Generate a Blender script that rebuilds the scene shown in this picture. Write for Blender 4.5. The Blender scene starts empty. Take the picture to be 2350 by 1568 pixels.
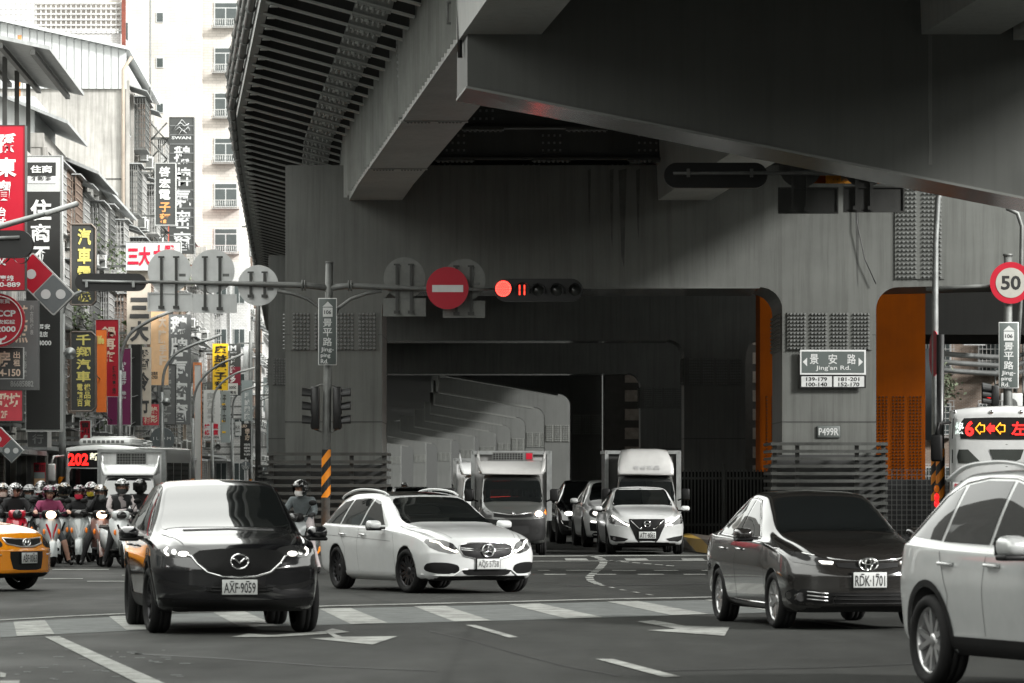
import bpy, bmesh, math, random
from mathutils import Vector, Matrix, geometry
from mathutils.bvhtree import BVHTree
R = math.radians
S = bpy.context.scene
random.seed(7)

# ---------------------------------------------------------------- camera
LENS = 160.0
FPX = LENS / 36.0 * 2350.0          # focal length in the measuring scale (photo taken as 2350 wide)
CX, CY, HC = 1175.0, 1105.0, 1.65   # image centre column, horizon row, eye height
cam = bpy.data.cameras.new("camera"); cam.lens = LENS; cam.sensor_width = 36
cam.shift_y = (CY - 784.0) / 2350.0
cam.clip_start = 1; cam.clip_end = 3000
cam.dof.use_dof = True; cam.dof.focus_distance = 105; cam.dof.aperture_fstop = 8
co = bpy.data.objects.new("camera", cam); co.location = (0, 0, HC); co.rotation_euler = (R(90), 0, 0)
S.collection.objects.link(co); S.camera = co
S.view_settings.view_transform = 'Standard'; S.view_settings.look = 'None'
S.view_settings.gamma = 1; S.view_settings.exposure = 1.8

# ---------------------------------------------------------------- overcast sky and soft sun
SUN_EL, SUN_AZ = 28, 120            # azimuth: compass style, 0 = +Y (away from camera), clockwise
w = bpy.data.worlds.new("World"); S.world = w; w.use_nodes = True
nt = w.node_tree; nt.nodes.clear()
sky = nt.nodes.new("ShaderNodeTexSky"); sky.sky_type = 'NISHITA'; sky.sun_disc = False
sky.sun_elevation = R(SUN_EL); sky.sun_rotation = R(SUN_AZ); sky.air_density = 1.0; sky.dust_density = 1.0; sky.ozone_density = 0.6
hs = nt.nodes.new("ShaderNodeHueSaturation"); hs.inputs['Saturation'].default_value = 0.06
bg = nt.nodes.new("ShaderNodeBackground"); bg.inputs['Strength'].default_value = 0.125
wo = nt.nodes.new("ShaderNodeOutputWorld")
nt.links.new(sky.outputs[0], hs.inputs['Color']); tn = nt.nodes.new('ShaderNodeMix'); tn.data_type = 'RGBA'; tn.blend_type = 'MULTIPLY'; tn.inputs['Factor'].default_value = 1; tn.inputs[7].default_value = (.985, 1.0, 0.94, 1)
nt.links.new(hs.outputs[0], tn.inputs[6]); # cloud layer: brighter overhead than at the horizon, thinning the clear-sky glow
ge = nt.nodes.new('ShaderNodeNewGeometry'); sx = nt.nodes.new('ShaderNodeSeparateXYZ'); nt.links.new(ge.outputs['Incoming'], sx.inputs[0])
cz = nt.nodes.new('ShaderNodeMapRange'); cz.inputs[1].default_value = 0; cz.inputs[2].default_value = -1; cz.inputs[3].default_value = 2.9; cz.inputs[4].default_value = 8.8; nt.links.new(sx.outputs[2], cz.inputs[0])
ad = nt.nodes.new('ShaderNodeMix'); ad.data_type = 'RGBA'; ad.blend_type = 'ADD'; ad.inputs['Factor'].default_value = 1; ad.clamp_result = False
k3 = nt.nodes.new('ShaderNodeMix'); k3.data_type = 'RGBA'; k3.blend_type = 'MULTIPLY'; k3.inputs['Factor'].default_value = 1; k3.inputs[7].default_value = (.3, .3, .3, 1)
nt.links.new(tn.outputs[2], k3.inputs[6]); nt.links.new(k3.outputs[2], ad.inputs[6])
cc = nt.nodes.new('ShaderNodeMix'); cc.data_type = 'RGBA'; cc.blend_type = 'MULTIPLY'; cc.inputs['Factor'].default_value = 1; cc.inputs[6].default_value = (.985, 1.0, .95, 1)
nt.links.new(cz.outputs[0], cc.inputs[7]); nt.links.new(cc.outputs[2], ad.inputs[7]); nt.links.new(ad.outputs[2], bg.inputs['Color']); nt.links.new(bg.outputs[0], wo.inputs['Surface'])
sl = bpy.data.lights.new("sun", 'SUN'); sl.energy = 2.0; sl.angle = R(8); sl.color = (1.0, 0.985, 0.96)
so = bpy.data.objects.new("sun", sl); S.collection.objects.link(so)
_a, _e = R(SUN_AZ), R(SUN_EL)
so.rotation_euler = (-Vector((math.sin(_a) * math.cos(_e), math.cos(_a) * math.cos(_e), math.sin(_e)))).to_track_quat('-Z', 'Y').to_euler()

C = bpy.data.collections.new("place")   # linked to the scene at the very end

# ---------------------------------------------------------------- measuring helpers
def P(px, py, d): return Vector(((px - CX) * d / FPX, d, HC + (CY - py) * d / FPX))
def G(px, py):
    d = HC * FPX / (py - CY); return Vector(((px - CX) * d / FPX, d, 0))
def lerp(a, b, t): return a + (b - a) * t
def ellipse(cx, cz, rx, rz, n=20): return [(cx + rx * math.cos(2 * math.pi * k / n), cz + rz * math.sin(2 * math.pi * k / n)) for k in range(n)]
def interp(tab, x):
    if x <= tab[0][0]: return tab[0][1] + (x - tab[0][0]) * (tab[1][1] - tab[0][1]) / (tab[1][0] - tab[0][0])
    for (a, va), (b, vb) in zip(tab, tab[1:]):
        if x <= b: return lerp(va, vb, (x - a) / (b - a))
    (a, va), (b, vb) = tab[-2:]
    return vb + (x - b) * (vb - va) / (b - a)

# ---------------------------------------------------------------- materials
MATS = {}
def mat(name, col, rough=0.6, metal=0.0, var=0.12, scale=3.0, bump=0.0, bscale=40.0, coat=0.0, streak=0.0, emit=None, es=0.0, spec=0.5, stretch=(1, 1, 1), stain=None):
    if name in MATS: return MATS[name]
    m = bpy.data.materials.new(name); m.use_nodes = True; n = m.node_tree; b = n.nodes["Principled BSDF"]
    L = n.links.new
    b.inputs['Roughness'].default_value = rough; b.inputs['Metallic'].default_value = metal
    b.inputs['Coat Weight'].default_value = coat; b.inputs['Coat Roughness'].default_value = 0.03
    b.inputs['Specular IOR Level'].default_value = spec
    c4 = (*col, 1)
    b.inputs['Base Color'].default_value = c4
    if var > 0 or bump > 0:
        tc = n.nodes.new("ShaderNodeTexCoord"); mp = n.nodes.new("ShaderNodeMapping"); L(tc.outputs['Object'], mp.inputs[0])
        mp.inputs['Scale'].default_value = stretch
    if var > 0:
        ns = n.nodes.new("ShaderNodeTexNoise"); ns.inputs['Scale'].default_value = scale; ns.inputs['Detail'].default_value = 6; ns.inputs['Roughness'].default_value = 0.65
        L(mp.outputs[0], ns.inputs['Vector'])
        rp = n.nodes.new("ShaderNodeMapRange"); rp.inputs[1].default_value = 0.3; rp.inputs[2].default_value = 0.7
        rp.inputs[3].default_value = 1 - var; rp.inputs[4].default_value = 1 + var
        L(ns.outputs['Fac'], rp.inputs[0])
        mx = n.nodes.new("ShaderNodeMix"); mx.data_type = 'RGBA'; mx.blend_type = 'MULTIPLY'; mx.inputs['Factor'].default_value = 1
        mx.inputs[6].default_value = c4; L(rp.outputs[0], mx.inputs[7])
        outc = mx.outputs[2]
        if streak > 0:   # rain streaks running down
            mp2 = n.nodes.new("ShaderNodeMapping"); L(tc.outputs['Object'], mp2.inputs[0]); mp2.inputs['Scale'].default_value = (3.0, 3.0, 0.12)
            n2 = n.nodes.new("ShaderNodeTexNoise"); n2.inputs['Scale'].default_value = 2.2; n2.inputs['Detail'].default_value = 8; n2.inputs['Roughness'].default_value = 0.7
            L(mp2.outputs[0], n2.inputs['Vector'])
            r2 = n.nodes.new("ShaderNodeMapRange"); r2.inputs[1].default_value = 0.45; r2.inputs[2].default_value = 0.72; r2.inputs[3].default_value = 0; r2.inputs[4].default_value = streak
            L(n2.outputs['Fac'], r2.inputs[0])
            m2 = n.nodes.new("ShaderNodeMix"); m2.data_type = 'RGBA'; L(r2.outputs[0], m2.inputs['Factor']); L(outc, m2.inputs[6])
            m2.inputs[7].default_value = (*(stain or (col[0] * .25, col[1] * .24, col[2] * .22)), 1); outc = m2.outputs[2]
        L(outc, b.inputs['Base Color'])
        rr = n.nodes.new("ShaderNodeMapRange"); rr.inputs[3].default_value = max(0, rough * 0.85); rr.inputs[4].default_value = min(1, rough * 1.15 + 0.02); L(ns.outputs['Fac'], rr.inputs[0]); L(rr.outputs[0], b.inputs['Roughness'])
    if bump > 0:
        nb = n.nodes.new("ShaderNodeTexNoise"); nb.inputs['Scale'].default_value = bscale; nb.inputs['Detail'].default_value = 4; L(mp.outputs[0], nb.inputs['Vector'])
        bp = n.nodes.new("ShaderNodeBump"); bp.inputs['Strength'].default_value = bump; bp.inputs['Distance'].default_value = 0.02
        L(nb.outputs['Fac'], bp.inputs['Height']); L(bp.outputs[0], b.inputs['Normal'])
    if emit:
        b.inputs['Emission Color'].default_value = (*emit, 1); b.inputs['Emission Strength'].default_value = es
    MATS[name] = m; return m

def brick_mat(name, c1, c2, mortar, bw=0.23, bh=0.065, scale=1.0, axis='XZ', rough=0.75):
    if name in MATS: return MATS[name]
    m = bpy.data.materials.new(name); m.use_nodes = True; n = m.node_tree; b = n.nodes["Principled BSDF"]; L = n.links.new
    tc = n.nodes.new("ShaderNodeTexCoord"); sp = n.nodes.new("ShaderNodeSeparateXYZ"); L(tc.outputs['Object'], sp.inputs[0])
    ad = n.nodes.new("ShaderNodeMath"); ad.operation = 'ADD'; L(sp.outputs[0], ad.inputs[0]); L(sp.outputs[1], ad.inputs[1])
    cb = n.nodes.new("ShaderNodeCombineXYZ"); L(ad.outputs[0], cb.inputs[0]); L(sp.outputs[2], cb.inputs[1])
    br = n.nodes.new("ShaderNodeTexBrick"); br.inputs['Scale'].default_value = scale; br.inputs['Brick Width'].default_value = bw; br.inputs['Row Height'].default_value = bh
    br.inputs['Mortar Size'].default_value = bh * 0.09; br.inputs['Color1'].default_value = (*c1, 1); br.inputs['Color2'].default_value = (*c2, 1); br.inputs['Mortar'].default_value = (*mortar, 1)
    L(cb.outputs[0], br.inputs['Vector'])
    ns = n.nodes.new("ShaderNodeTexNoise"); ns.inputs['Scale'].default_value = 0.5; ns.inputs['Detail'].default_value = 8; L(tc.outputs['Object'], ns.inputs['Vector'])
    rp = n.nodes.new("ShaderNodeMapRange"); rp.inputs[1].default_value = .3; rp.inputs[2].default_value = .7; rp.inputs[3].default_value = .8; rp.inputs[4].default_value = 1.1; L(ns.outputs['Fac'], rp.inputs[0])
    mx = n.nodes.new("ShaderNodeMix"); mx.data_type = 'RGBA'; mx.blend_type = 'MULTIPLY'; mx.inputs['Factor'].default_value = 1
    L(br.outputs['Color'], mx.inputs[6]); L(rp.outputs[0], mx.inputs[7]); L(mx.outputs[2], b.inputs['Base Color'])
    b.inputs['Roughness'].default_value = rough
    MATS[name] = m; return m

def g(v, a=0.0): return (v * (1 - a * .3), v, v * (1 - a))
M = dict(
  steel=mat('grey_steel_paint', (0.108, 0.112, 0.104), 0.42, var=0.16, scale=0.5, streak=0.45),
  steel_dk=mat('dark_steel_paint', (0.04, 0.041, 0.038), 0.5, var=0.2, scale=0.7, streak=0.3),
  girder=mat('girder_paint', (0.30, 0.31, 0.293), 0.45, var=0.2, scale=0.5, streak=0.35),
  bracket=mat('bracket_flange_paint', (0.42, 0.435, 0.41), 0.5, var=0.2, scale=2),
  alu_dk=mat('shaded_sign_back', (0.16, 0.165, 0.155), 0.6, 0.1, var=0.2, scale=2.5, streak=0.2),  # sign back aluminium with the shade under the deck put into the colour
  soffit=mat('glossy_soffit_paint', (.13, .134, .126), .16, var=.15, scale=1),
  fence=mat('dark_fence_paint', (.055, .057, .053), .5, .2, var=.25, scale=4),
  bolt=mat('bolt_steel', (0.17, 0.175, 0.17), 0.5, 0.3, var=0.25, scale=6),
  deck=mat('deck_plate', (0.035, 0.036, 0.034), 0.7, var=0.2),
  orange=mat('orange_steel_paint', (0.33, 0.072, 0.0005), 0.75, spec=0.15, var=0.18, scale=0.8, streak=0.25, stain=(0.15, 0.035, 0.004)),
  galv=mat('galvanised_steel', (0.28, 0.29, 0.285), 0.45, 0.55, var=0.2, scale=5),
  galv_dk=mat('weathered_pole_paint', (0.14, 0.144, 0.138), 0.5, 0.3, var=0.25, scale=4),
  alu=mat('sign_back_aluminium', (0.55, 0.56, 0.555), 0.5, 0.2, var=0.12, scale=2.5, streak=0.1),
  black=mat('black_housing', (0.012, 0.012, 0.012), 0.35, var=0.2),
  rubber=mat('tyre_rubber', (0.009, 0.009, 0.009), 0.8, var=0.25, scale=8, spec=0.25),
  trim=mat('black_plastic_trim', (0.007, 0.007, 0.007), 0.5, var=0.15, spec=0.2),
  under=mat('underbody_black', (0.006, 0.006, 0.006), 0.9, var=0),
  chrome=mat('chrome', (0.75, 0.75, 0.75), 0.12, 1.0, var=0),
  rim_dk=mat('dark_alloy', (0.035, 0.035, 0.037), 0.3, 0.7, var=0.1),
  rim=mat('silver_alloy', (0.5, 0.5, 0.5), 0.3, 0.85, var=0.1),
  glass=mat('car_glass', (0.006, 0.007, 0.007), 0.02, var=0, spec=0.6),
  screen=mat('windscreen_glass', (0.006, 0.007, 0.007), 0.02, var=0, spec=1.0, coat=1.0),
  lens=mat('lamp_lens', (0.05, 0.05, 0.05), 0.08, 0.4, var=0, coat=.6),
  lit=mat('lit_lamp', (1, 1, 1), 0.3, var=0, emit=(1, 0.95, 0.86), es=1.6),
  litw=mat('warm_lit_lamp', (1, 1, 1), 0.3, var=0, emit=(1, 0.62, 0.4), es=1.6),
  drl=mat('daytime_lamp', (1, 1, 1), 0.3, var=0, emit=(1, 0.9, 0.66), es=.4),
  amber=mat('amber_lens', (0.8, 0.2, 0.02), 0.2, var=0, emit=(1, .25, .02), es=0.05),
  redlens=mat('red_lens', (0.45, 0.01, 0.02), 0.15, var=0, coat=1),
  redlit=mat('lit_red_lamp', (0.8, 0.02, 0.03), 0.3, var=0, emit=(1, 0.02, 0.02), es=.35),
  plate=mat('number_plate_white', (0.45, 0.46, 0.45), 0.4, var=0.05),
  ink=mat('black_ink', (0.012, 0.012, 0.012), 0.5, var=0),
  white=mat('white_paint', (0.6, 0.61, 0.6), 0.4, var=0.05, scale=2, streak=0.08),
  red=mat('red_sign', (0.40, 0.002, 0.018), 0.4, var=0.06, scale=2),
  skin=mat('skin', (0.55, 0.32, 0.24), 0.5, var=0.08, scale=20),
  roadline=mat('road_paint', (0.62, 0.63, 0.61), 0.6, var=0.16, scale=5, streak=0),
  roadgrey=mat('faded_crossing_coat', (0.2, 0.225, 0.225), 0.7, var=0.14, scale=2.5),
  conc=mat('concrete', (0.34, 0.34, 0.33), 0.8, var=0.2, scale=1.2, streak=0.35, bump=0.15),
)
# ---------------------------------------------------------------- object helpers
def tag(o, label=None, cat=None, group=None, kind=None):
    if label: o["label"] = label
    if cat: o["category"] = cat
    if group: o["group"] = group
    if kind: o["kind"] = kind
    return o
def empty(name, loc=(0, 0, 0), rz=0, label=None, cat=None, group=None):
    o = bpy.data.objects.new(name, None); C.objects.link(o); o.location = loc; o.rotation_euler = (0, 0, rz)
    o.empty_display_size = 0.2
    return tag(o, label, cat, group)
def link(name, me, parent=None, mats=None):
    if mats:
        if len(me.materials): me.materials.clear()
        for m in (mats if isinstance(mats, (list, tuple)) else [mats]): me.materials.append(m)
    o = bpy.data.objects.new(name, me); C.objects.link(o)
    if parent: o.parent = parent
    return o
def copy_tree(o, parent=None):
    c = o.copy(); C.objects.link(c)
    if parent: c.parent = parent
    for ch in o.children: copy_tree(ch, c)
    return c

class MB:
    "collects shapes into one mesh"
    def __init__(s): s.v = []; s.f = []; s.mi = []; s.sm = []
    def add(s, vs, fs, mi=0, smooth=False):
        o = len(s.v); s.v += [tuple(v) for v in vs]; s.f += [tuple(i + o for i in f) for f in fs]
        s.mi += [mi] * len(fs); s.sm += [smooth] * len(fs); return s
    def box(s, a, b, mi=0, M4=None):
        x0, y0, z0 = a; x1, y1, z1 = b
        vs = [Vector(p) for p in ((x0, y0, z0), (x1, y0, z0), (x1, y1, z0), (x0, y1, z0), (x0, y0, z1), (x1, y0, z1), (x1, y1, z1), (x0, y1, z1))]
        if M4: vs = [M4 @ v for v in vs]
        return s.add(vs, [(0, 3, 2, 1), (4, 5, 6, 7), (0, 1, 5, 4), (1, 2, 6, 5), (2, 3, 7, 6), (3, 0, 4, 7)], mi)
    def cbox(s, c, d, mi=0, M4=None):
        return s.box([c[i] - d[i] / 2 for i in range(3)], [c[i] + d[i] / 2 for i in range(3)], mi, M4)
    def bbox(s, a, b, r, mi=0, M4=None, seg=2):
        "box with rounded edges"
        bm = bmesh.new(); bmesh.ops.create_cube(bm, size=1)
        for v in bm.verts: v.co = Vector([lerp(a[i], b[i], v.co[i] + .5) for i in range(3)])
        bmesh.ops.bevel(bm, geom=list(bm.edges), offset=r, segments=seg, profile=.5, affect='EDGES')
        bm.verts.ensure_lookup_table()
        s.add([(M4 @ v.co if M4 else v.co) for v in bm.verts], [[v.index for v in f.verts] for f in bm.faces], mi, True); bm.free(); return s
    def tube(s, pts, r, n=8, mi=0, cap=True, smooth=True):
        pts = [Vector(p) for p in pts]; rs = r if isinstance(r, (list, tuple)) else [r] * len(pts)
        vs = []; fs = []
        up = None
        for i, p in enumerate(pts):
            t = (pts[min(i + 1, len(pts) - 1)] - pts[max(i - 1, 0)]).normalized()
            if up is None: up = Vector((0, 0, 1)) if abs(t.z) < .9 else Vector((1, 0, 0))
            a = t.cross(up).normalized(); b2 = a.cross(t).normalized(); up = b2
            for k in range(n):
                an = 2 * math.pi * k / n; vs.append(p + (a * math.cos(an) + b2 * math.sin(an)) * rs[i])
        for i in range(len(pts) - 1):
            for k in range(n): fs.append((i * n + k, i * n + (k + 1) % n, (i + 1) * n + (k + 1) % n, (i + 1) * n + k))
        if cap: fs.append(tuple(range(n))[::-1]); fs.append(tuple(range((len(pts) - 1) * n, len(pts) * n)))
        return s.add(vs, fs, mi, smooth)
    def cyl(s, c, r, h, axis='Z', n=16, mi=0, r2=None, M4=None):
        c = Vector(c); ax = {'X': Vector((1, 0, 0)), 'Y': Vector((0, 1, 0)), 'Z': Vector((0, 0, 1))}[axis]
        r2 = r if r2 is None else r2
        a = Vector((0, 1, 0)) if axis == 'X' else Vector((1, 0, 0)); b = ax.cross(a)
        vs = []
        for e, rr in ((-.5, r), (.5, r2)):
            for k in range(n):
                an = 2 * math.pi * k / n; vs.append(c + ax * h * e + (a * math.cos(an) + b * math.sin(an)) * rr)
        if M4: vs = [M4 @ v for v in vs]
        o = len(s.v)
        s.add(vs, [(k, (k + 1) % n, n + (k + 1) % n, n + k) for k in range(n)], mi, True)
        s.f += [tuple(o + k for k in range(n))[::-1], tuple(o + n + k for k in range(n))]; s.mi += [mi, mi]; s.sm += [False, False]
        return s
    def prism(s, poly, y0, y1, mi=0, fr=None):
        "outline in (x,z) extruded along y; fr maps (x,y,z)->world"
        n = len(poly); vs = [(p[0], y0, p[1]) for p in poly] + [(p[0], y1, p[1]) for p in poly]
        if fr: vs = [fr(*v) for v in vs]
        tri = geometry.tessellate_polygon([[Vector((p[0], p[1], 0)) for p in poly]])
        fs = [tuple(t) for t in tri] + [tuple(n + i for i in t[::-1]) for t in tri] + [(i, (i + 1) % n, n + (i + 1) % n, n + i) for i in range(n)]
        return s.add(vs, fs, mi)
    def sphere(s, c, r, n=12, m=8, mi=0, M4=None, zmin=-1.0):
        c = Vector(c); rr = r if isinstance(r, (tuple, list)) else (r, r, r); vs = []; fs = []
        for i in range(m + 1):
            ph = lerp(math.asin(max(-1, zmin)), math.pi / 2, i / m)
            for k in range(n):
                a = 2 * math.pi * k / n; vs.append(c + Vector((rr[0] * math.cos(ph) * math.cos(a), rr[1] * math.cos(ph) * math.sin(a), rr[2] * math.sin(ph))))
        if M4: vs = [M4 @ v for v in vs]
        for i in range(m):
            for k in range(n): fs.append((i * n + k, i * n + (k + 1) % n, (i + 1) * n + (k + 1) % n, (i + 1) * n + k))
        return s.add(vs, fs, mi, True)
    def lathe(s, prof, c=(0, 0, 0), axis='Y', n=24, mi=0):
        "prof: list of (radius, along)"
        c = Vector(c); vs = []; fs = []
        for r, h in prof:
            for k in range(n):
                a = 2 * math.pi * k / n
                v = Vector((r * math.cos(a), h, r * math.sin(a))) if axis == 'Y' else (Vector((r * math.cos(a), r * math.sin(a), h)) if axis == 'Z' else Vector((h, r * math.cos(a), r * math.sin(a))))
                vs.append(c + v)
        for i in range(len(prof) - 1):
            for k in range(n): fs.append((i * n + k, i * n + (k + 1) % n, (i + 1) * n + (k + 1) % n, (i + 1) * n + k))
        return s.add(vs, fs, mi, True)
    def mesh(s, name='m'):
        me = bpy.data.meshes.new(name); me.from_pydata(s.v, [], s.f); me.update()
        me.polygons.foreach_set('material_index', s.mi); me.polygons.foreach_set('use_smooth', s.sm)
        bm = bmesh.new(); bm.from_mesh(me); bmesh.ops.recalc_face_normals(bm, faces=bm.faces); bm.to_mesh(me); bm.free()
        return me
    def build(s, name, mats, parent=None): return link(name, s.mesh(name), parent, mats)

_tc = {}
def glyphs(text, bold=0.0):
    "outline letters as (verts2d, faces, (x0,y0,x1,y1))"
    k = (text, bold)
    if k not in _tc:
        c = bpy.data.curves.new('t', 'FONT'); c.body = text; c.size = 1; c.offset = bold; c.resolution_u = 3; c.fill_mode = 'FRONT'
        o = bpy.data.objects.new('t', c); m = o.to_mesh()
        v = [(p.co.x, p.co.y) for p in m.vertices]; f = [tuple(p.vertices) for p in m.polygons]
        o.to_mesh_clear(); bpy.data.objects.remove(o); bpy.data.curves.remove(c)
        xs = [p[0] for p in v] or [0]; ys = [p[1] for p in v] or [0]
        _tc[k] = (v, f, (min(xs), min(ys), max(xs), max(ys)))
    return _tc[k]
def text_into(mb, text, x0, z0, x1, z1, y=0.0, mi=0, bold=0.02, fr=None, vertical=False, gap=0.12, skew=0):
    "fit text in the rectangle; letters stand in the x-z plane facing -y"
    if vertical:
        n = len(text); h = (z1 - z0) / n
        for i, ch in enumerate(text):
            if ch != ' ': text_into(mb, ch, x0, z1 - (i + 1) * h + h * gap / 2, x1, z1 - i * h - h * gap / 2, y, mi, bold, fr, skew=skew)
        return
    v, f, (a, b, c, d) = glyphs(text, bold)
    sx = (x1 - x0) / max(c - a, 1e-3); sz = (z1 - z0) / max(d - b, 1e-3)
    vs = [(x0 + (p[0] - a) * sx + skew * (p[1] - b) * sz, y, z0 + (p[1] - b) * sz) for p in v]
    if fr: vs = [fr(*q) for q in vs]
    mb.add(vs, f, mi)

def evaluate(me, mods):
    "apply modifiers to a mesh: mods is a list of functions that add a modifier"
    o = bpy.data.objects.new('tmp', me); S.collection.objects.link(o)
    for fn in mods: fn(o)
    dg = bpy.context.evaluated_depsgraph_get(); dg.update()
    r = bpy.data.meshes.new_from_object(o.evaluated_get(dg))
    bpy.data.objects.remove(o); return r
# ================================================================ GROUND
def road_material():
    m = bpy.data.materials.new("asphalt"); m.use_nodes = True; n = m.node_tree; b = n.nodes["Principled BSDF"]; L = n.links.new
    tc = n.nodes.new("ShaderNodeTexCoord")
    def noise(scale, sx, sy, det=6):
        mp = n.nodes.new("ShaderNodeMapping"); mp.inputs['Scale'].default_value = (sx, sy, 1); L(tc.outputs['Object'], mp.inputs[0])
        t = n.nodes.new("ShaderNodeTexNoise"); t.inputs['Scale'].default_value = scale; t.inputs['Detail'].default_value = det; t.inputs['Roughness'].default_value = .6
        L(mp.outputs[0], t.inputs['Vector']); return t.outputs['Fac']
    def ramp(f, a, bb, lo, hi):
        r = n.nodes.new("ShaderNodeMapRange"); r.inputs[1].default_value = a; r.inputs[2].default_value = bb; r.inputs[3].default_value = lo; r.inputs[4].default_value = hi; L(f, r.inputs[0]); return r.outputs[0]
    def mul(a, c):
        x = n.nodes.new("ShaderNodeMath"); x.operation = 'MULTIPLY'; L(a, x.inputs[0]); L(c, x.inputs[1]); return x.outputs[0]
    v = mul(mul(ramp(noise(.16, 1, .35), .35, .65, .72, 1.28), ramp(noise(1.1, 1.6, .22), .3, .7, .8, 1.18)), ramp(noise(45, 1, 1, 3), .3, .7, .82, 1.18))
    cr = n.nodes.new("ShaderNodeTexVoronoi"); cr.feature = 'DISTANCE_TO_EDGE'; cr.inputs['Scale'].default_value = .11
    mp = n.nodes.new("ShaderNodeMapping"); mp.inputs['Scale'].default_value = (1, .5, 1); L(tc.outputs['Object'], mp.inputs[0]); L(mp.outputs[0], cr.inputs['Vector'])
    v = mul(v, ramp(cr.outputs['Distance'], .0, .006, .72, 1.0))
    mx = n.nodes.new("ShaderNodeMix"); mx.data_type = 'RGBA'; mx.blend_type = 'MULTIPLY'; mx.inputs['Factor'].default_value = 1
    mx.inputs[6].default_value = (0.03, 0.031, 0.029, 1); L(v, mx.inputs[7]); L(mx.outputs[2], b.inputs['Base Color'])
    L(ramp(noise(.5, 1, .4), .3, .7, .6, .85), b.inputs['Roughness']); b.inputs['Specular IOR Level'].default_value = .12
    bp = n.nodes.new("ShaderNodeBump"); bp.inputs['Strength'].default_value = .35; bp.inputs['Distance'].default_value = .01
    L(noise(90, 1, 1, 3), bp.inputs['Height']); L(bp.outputs[0], b.inputs['Normal'])
    return m
gm = MB(); gm.add([(-300, -80, 0), (300, -80, 0), (300, 1600, 0), (-300, 1600, 0)], [(0, 1, 2, 3)])
tag(gm.build('road', road_material()), kind='structure')

mk = MB()     # painted markings, each a sheet just above the asphalt
def paint(pts, z=0.008, mi=0):
    vs = [G(*p) for p in pts]
    for v in vs: v.z = z
    tri = geometry.tessellate_polygon([[Vector((v.x, v.y, 0)) for v in vs]])
    mk.add(vs, [tuple(t) for t in tri], mi)
topx = [-60, 250, 750, 1175, 1393, 1617, 2400]; topy = [1434, 1416, 1398, 1388, 1382, 1378, 1360]
botx = [-60, 122, 300, 870, 1125, 1362, 1613, 2400]; boty = [1467, 1457, 1447, 1432, 1426, 1419, 1411, 1388]
TY = lambda x: interp(list(zip(topx, topy)), x); BY = lambda x: interp(list(zip(botx, boty)), x)
for i in range(12):
    a, b_ = -60 + i * 205, -60 + (i + 1) * 205
    paint([(a, BY(a)), (b_, BY(b_)), (b_, TY(b_)), (a, TY(a))], .004, 1)
for t0, lean in ((31, 8), (250, 40), (490, 62), (733, 72), (950, 92), (1167, 132), (1393, 148), (1617, 165), (1840, 180), (2060, 190)):
    wt = 72; wb = 86
    paint([(t0 + lean, BY(t0 + lean)), (t0 + lean + wb, BY(t0 + lean + wb)), (t0 + wt, TY(t0 + wt)), (t0, TY(t0))])
for i in range(12):
    a, b_ = -60 + i * 205, -60 + (i + 1) * 205
    paint([(a, TY(a) - 5), (b_, TY(b_) - 5), (b_, TY(b_) - 7), (a, TY(a) - 7)], .008)
paint([(1463, 1428), (1500, 1425), (1573, 1438), (1674, 1441), (1663, 1461), (1485, 1448), (1553, 1445)])
paint([(528, 1464), (570, 1456), (625, 1459), (745, 1450), (752, 1456), (640, 1463)])
paint([(745, 1450), (762, 1444), (802, 1452), (766, 1456), (785, 1463), (912, 1462), (855, 1481), (712, 1467), (768, 1465)])
paint([(102, 1463), (136, 1462), (400, 1580), (335, 1580)])
paint([(0, 1544), (14, 1548), (12, 1556), (0, 1556)]); paint([(0, 1564), (46, 1563), (44, 1570), (0, 1570)])
paint([(1069, 1436), (1091, 1436), (1190, 1464), (1168, 1465)])
paint([(1367, 1514), (1406, 1514), (1562, 1555), (1524, 1556)])
paint([(1846, 1426), (1862, 1426), (1976, 1443), (1958, 1444)])
paint([(1090, 1279), (1660, 1276), (1660, 1274), (1090, 1277)])
paint([(1090, 1290), (1660, 1288), (1660, 1287), (1090, 1289)])
for a in (1299, 1437, 1567): paint([(a, 1287), (a + 52, 1287), (a + 46, 1282.5), (a - 4, 1282.5)])
for a, b_ in ((1236, 1263), (1301, 1362), (1406, 1461), (1503, 1558), (1611, 1660)): paint([(a, 1311), (b_, 1311), (b_ - 3, 1309.4), (a - 3, 1309.4)])
for a, b_ in ((1180, 1215), (1250, 1300), (1365, 1415), (1465, 1525), (1570, 1620)): paint([(a, 1320), (b_, 1320), (b_ - 3, 1318.4), (a - 3, 1318.4)])
for a, b_, y in ((120, 250, 1309), (280, 370, 1322), (330, 430, 1313), (100, 190, 1330), (200, 290, 1336)): paint([(a, y), (b_, y), (b_, y - 1.6), (a, y - 1.6)])
wv = [(1352, 1275), (1372, 1280), (1386, 1287), (1384, 1295), (1376, 1305), (1362, 1316), (1352, 1325), (1356, 1334), (1376, 1343), (1424, 1354), (1485, 1365), (1556, 1377)]
acc = []
for (a, b_), (c, d) in zip(wv, wv[1:]):
    n_ = max(2, int(math.hypot(c - a, (d - b_) * 4) / (13 if b_ < 1340 else 30)))
    for k in range(n_): acc.append((lerp(a, c, k / n_), lerp(b_, d, k / n_)))
for i in range(0, len(acc) - 1, 1):
    x, y = acc[i]; x2, y2 = acc[i + 1]; hw = 9 if y < 1345 else 11
    t = .62
    if y > 1342: hw = 5; t = .35
    paint([(x - hw, y), (x + hw, y), (lerp(x, x2, t) + hw, lerp(y, y2, t) + .3), (lerp(x, x2, t) - hw, lerp(y, y2, t) + .3)])
for i in range(6):
    x = 1400 + i * 26; y = 1287 + i * 2.2; paint([(x, y), (x + 18, y + 1.2), (x + 16, y + 2.6), (x - 3, y + 1.4)])
rng = random.Random(3)
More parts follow.
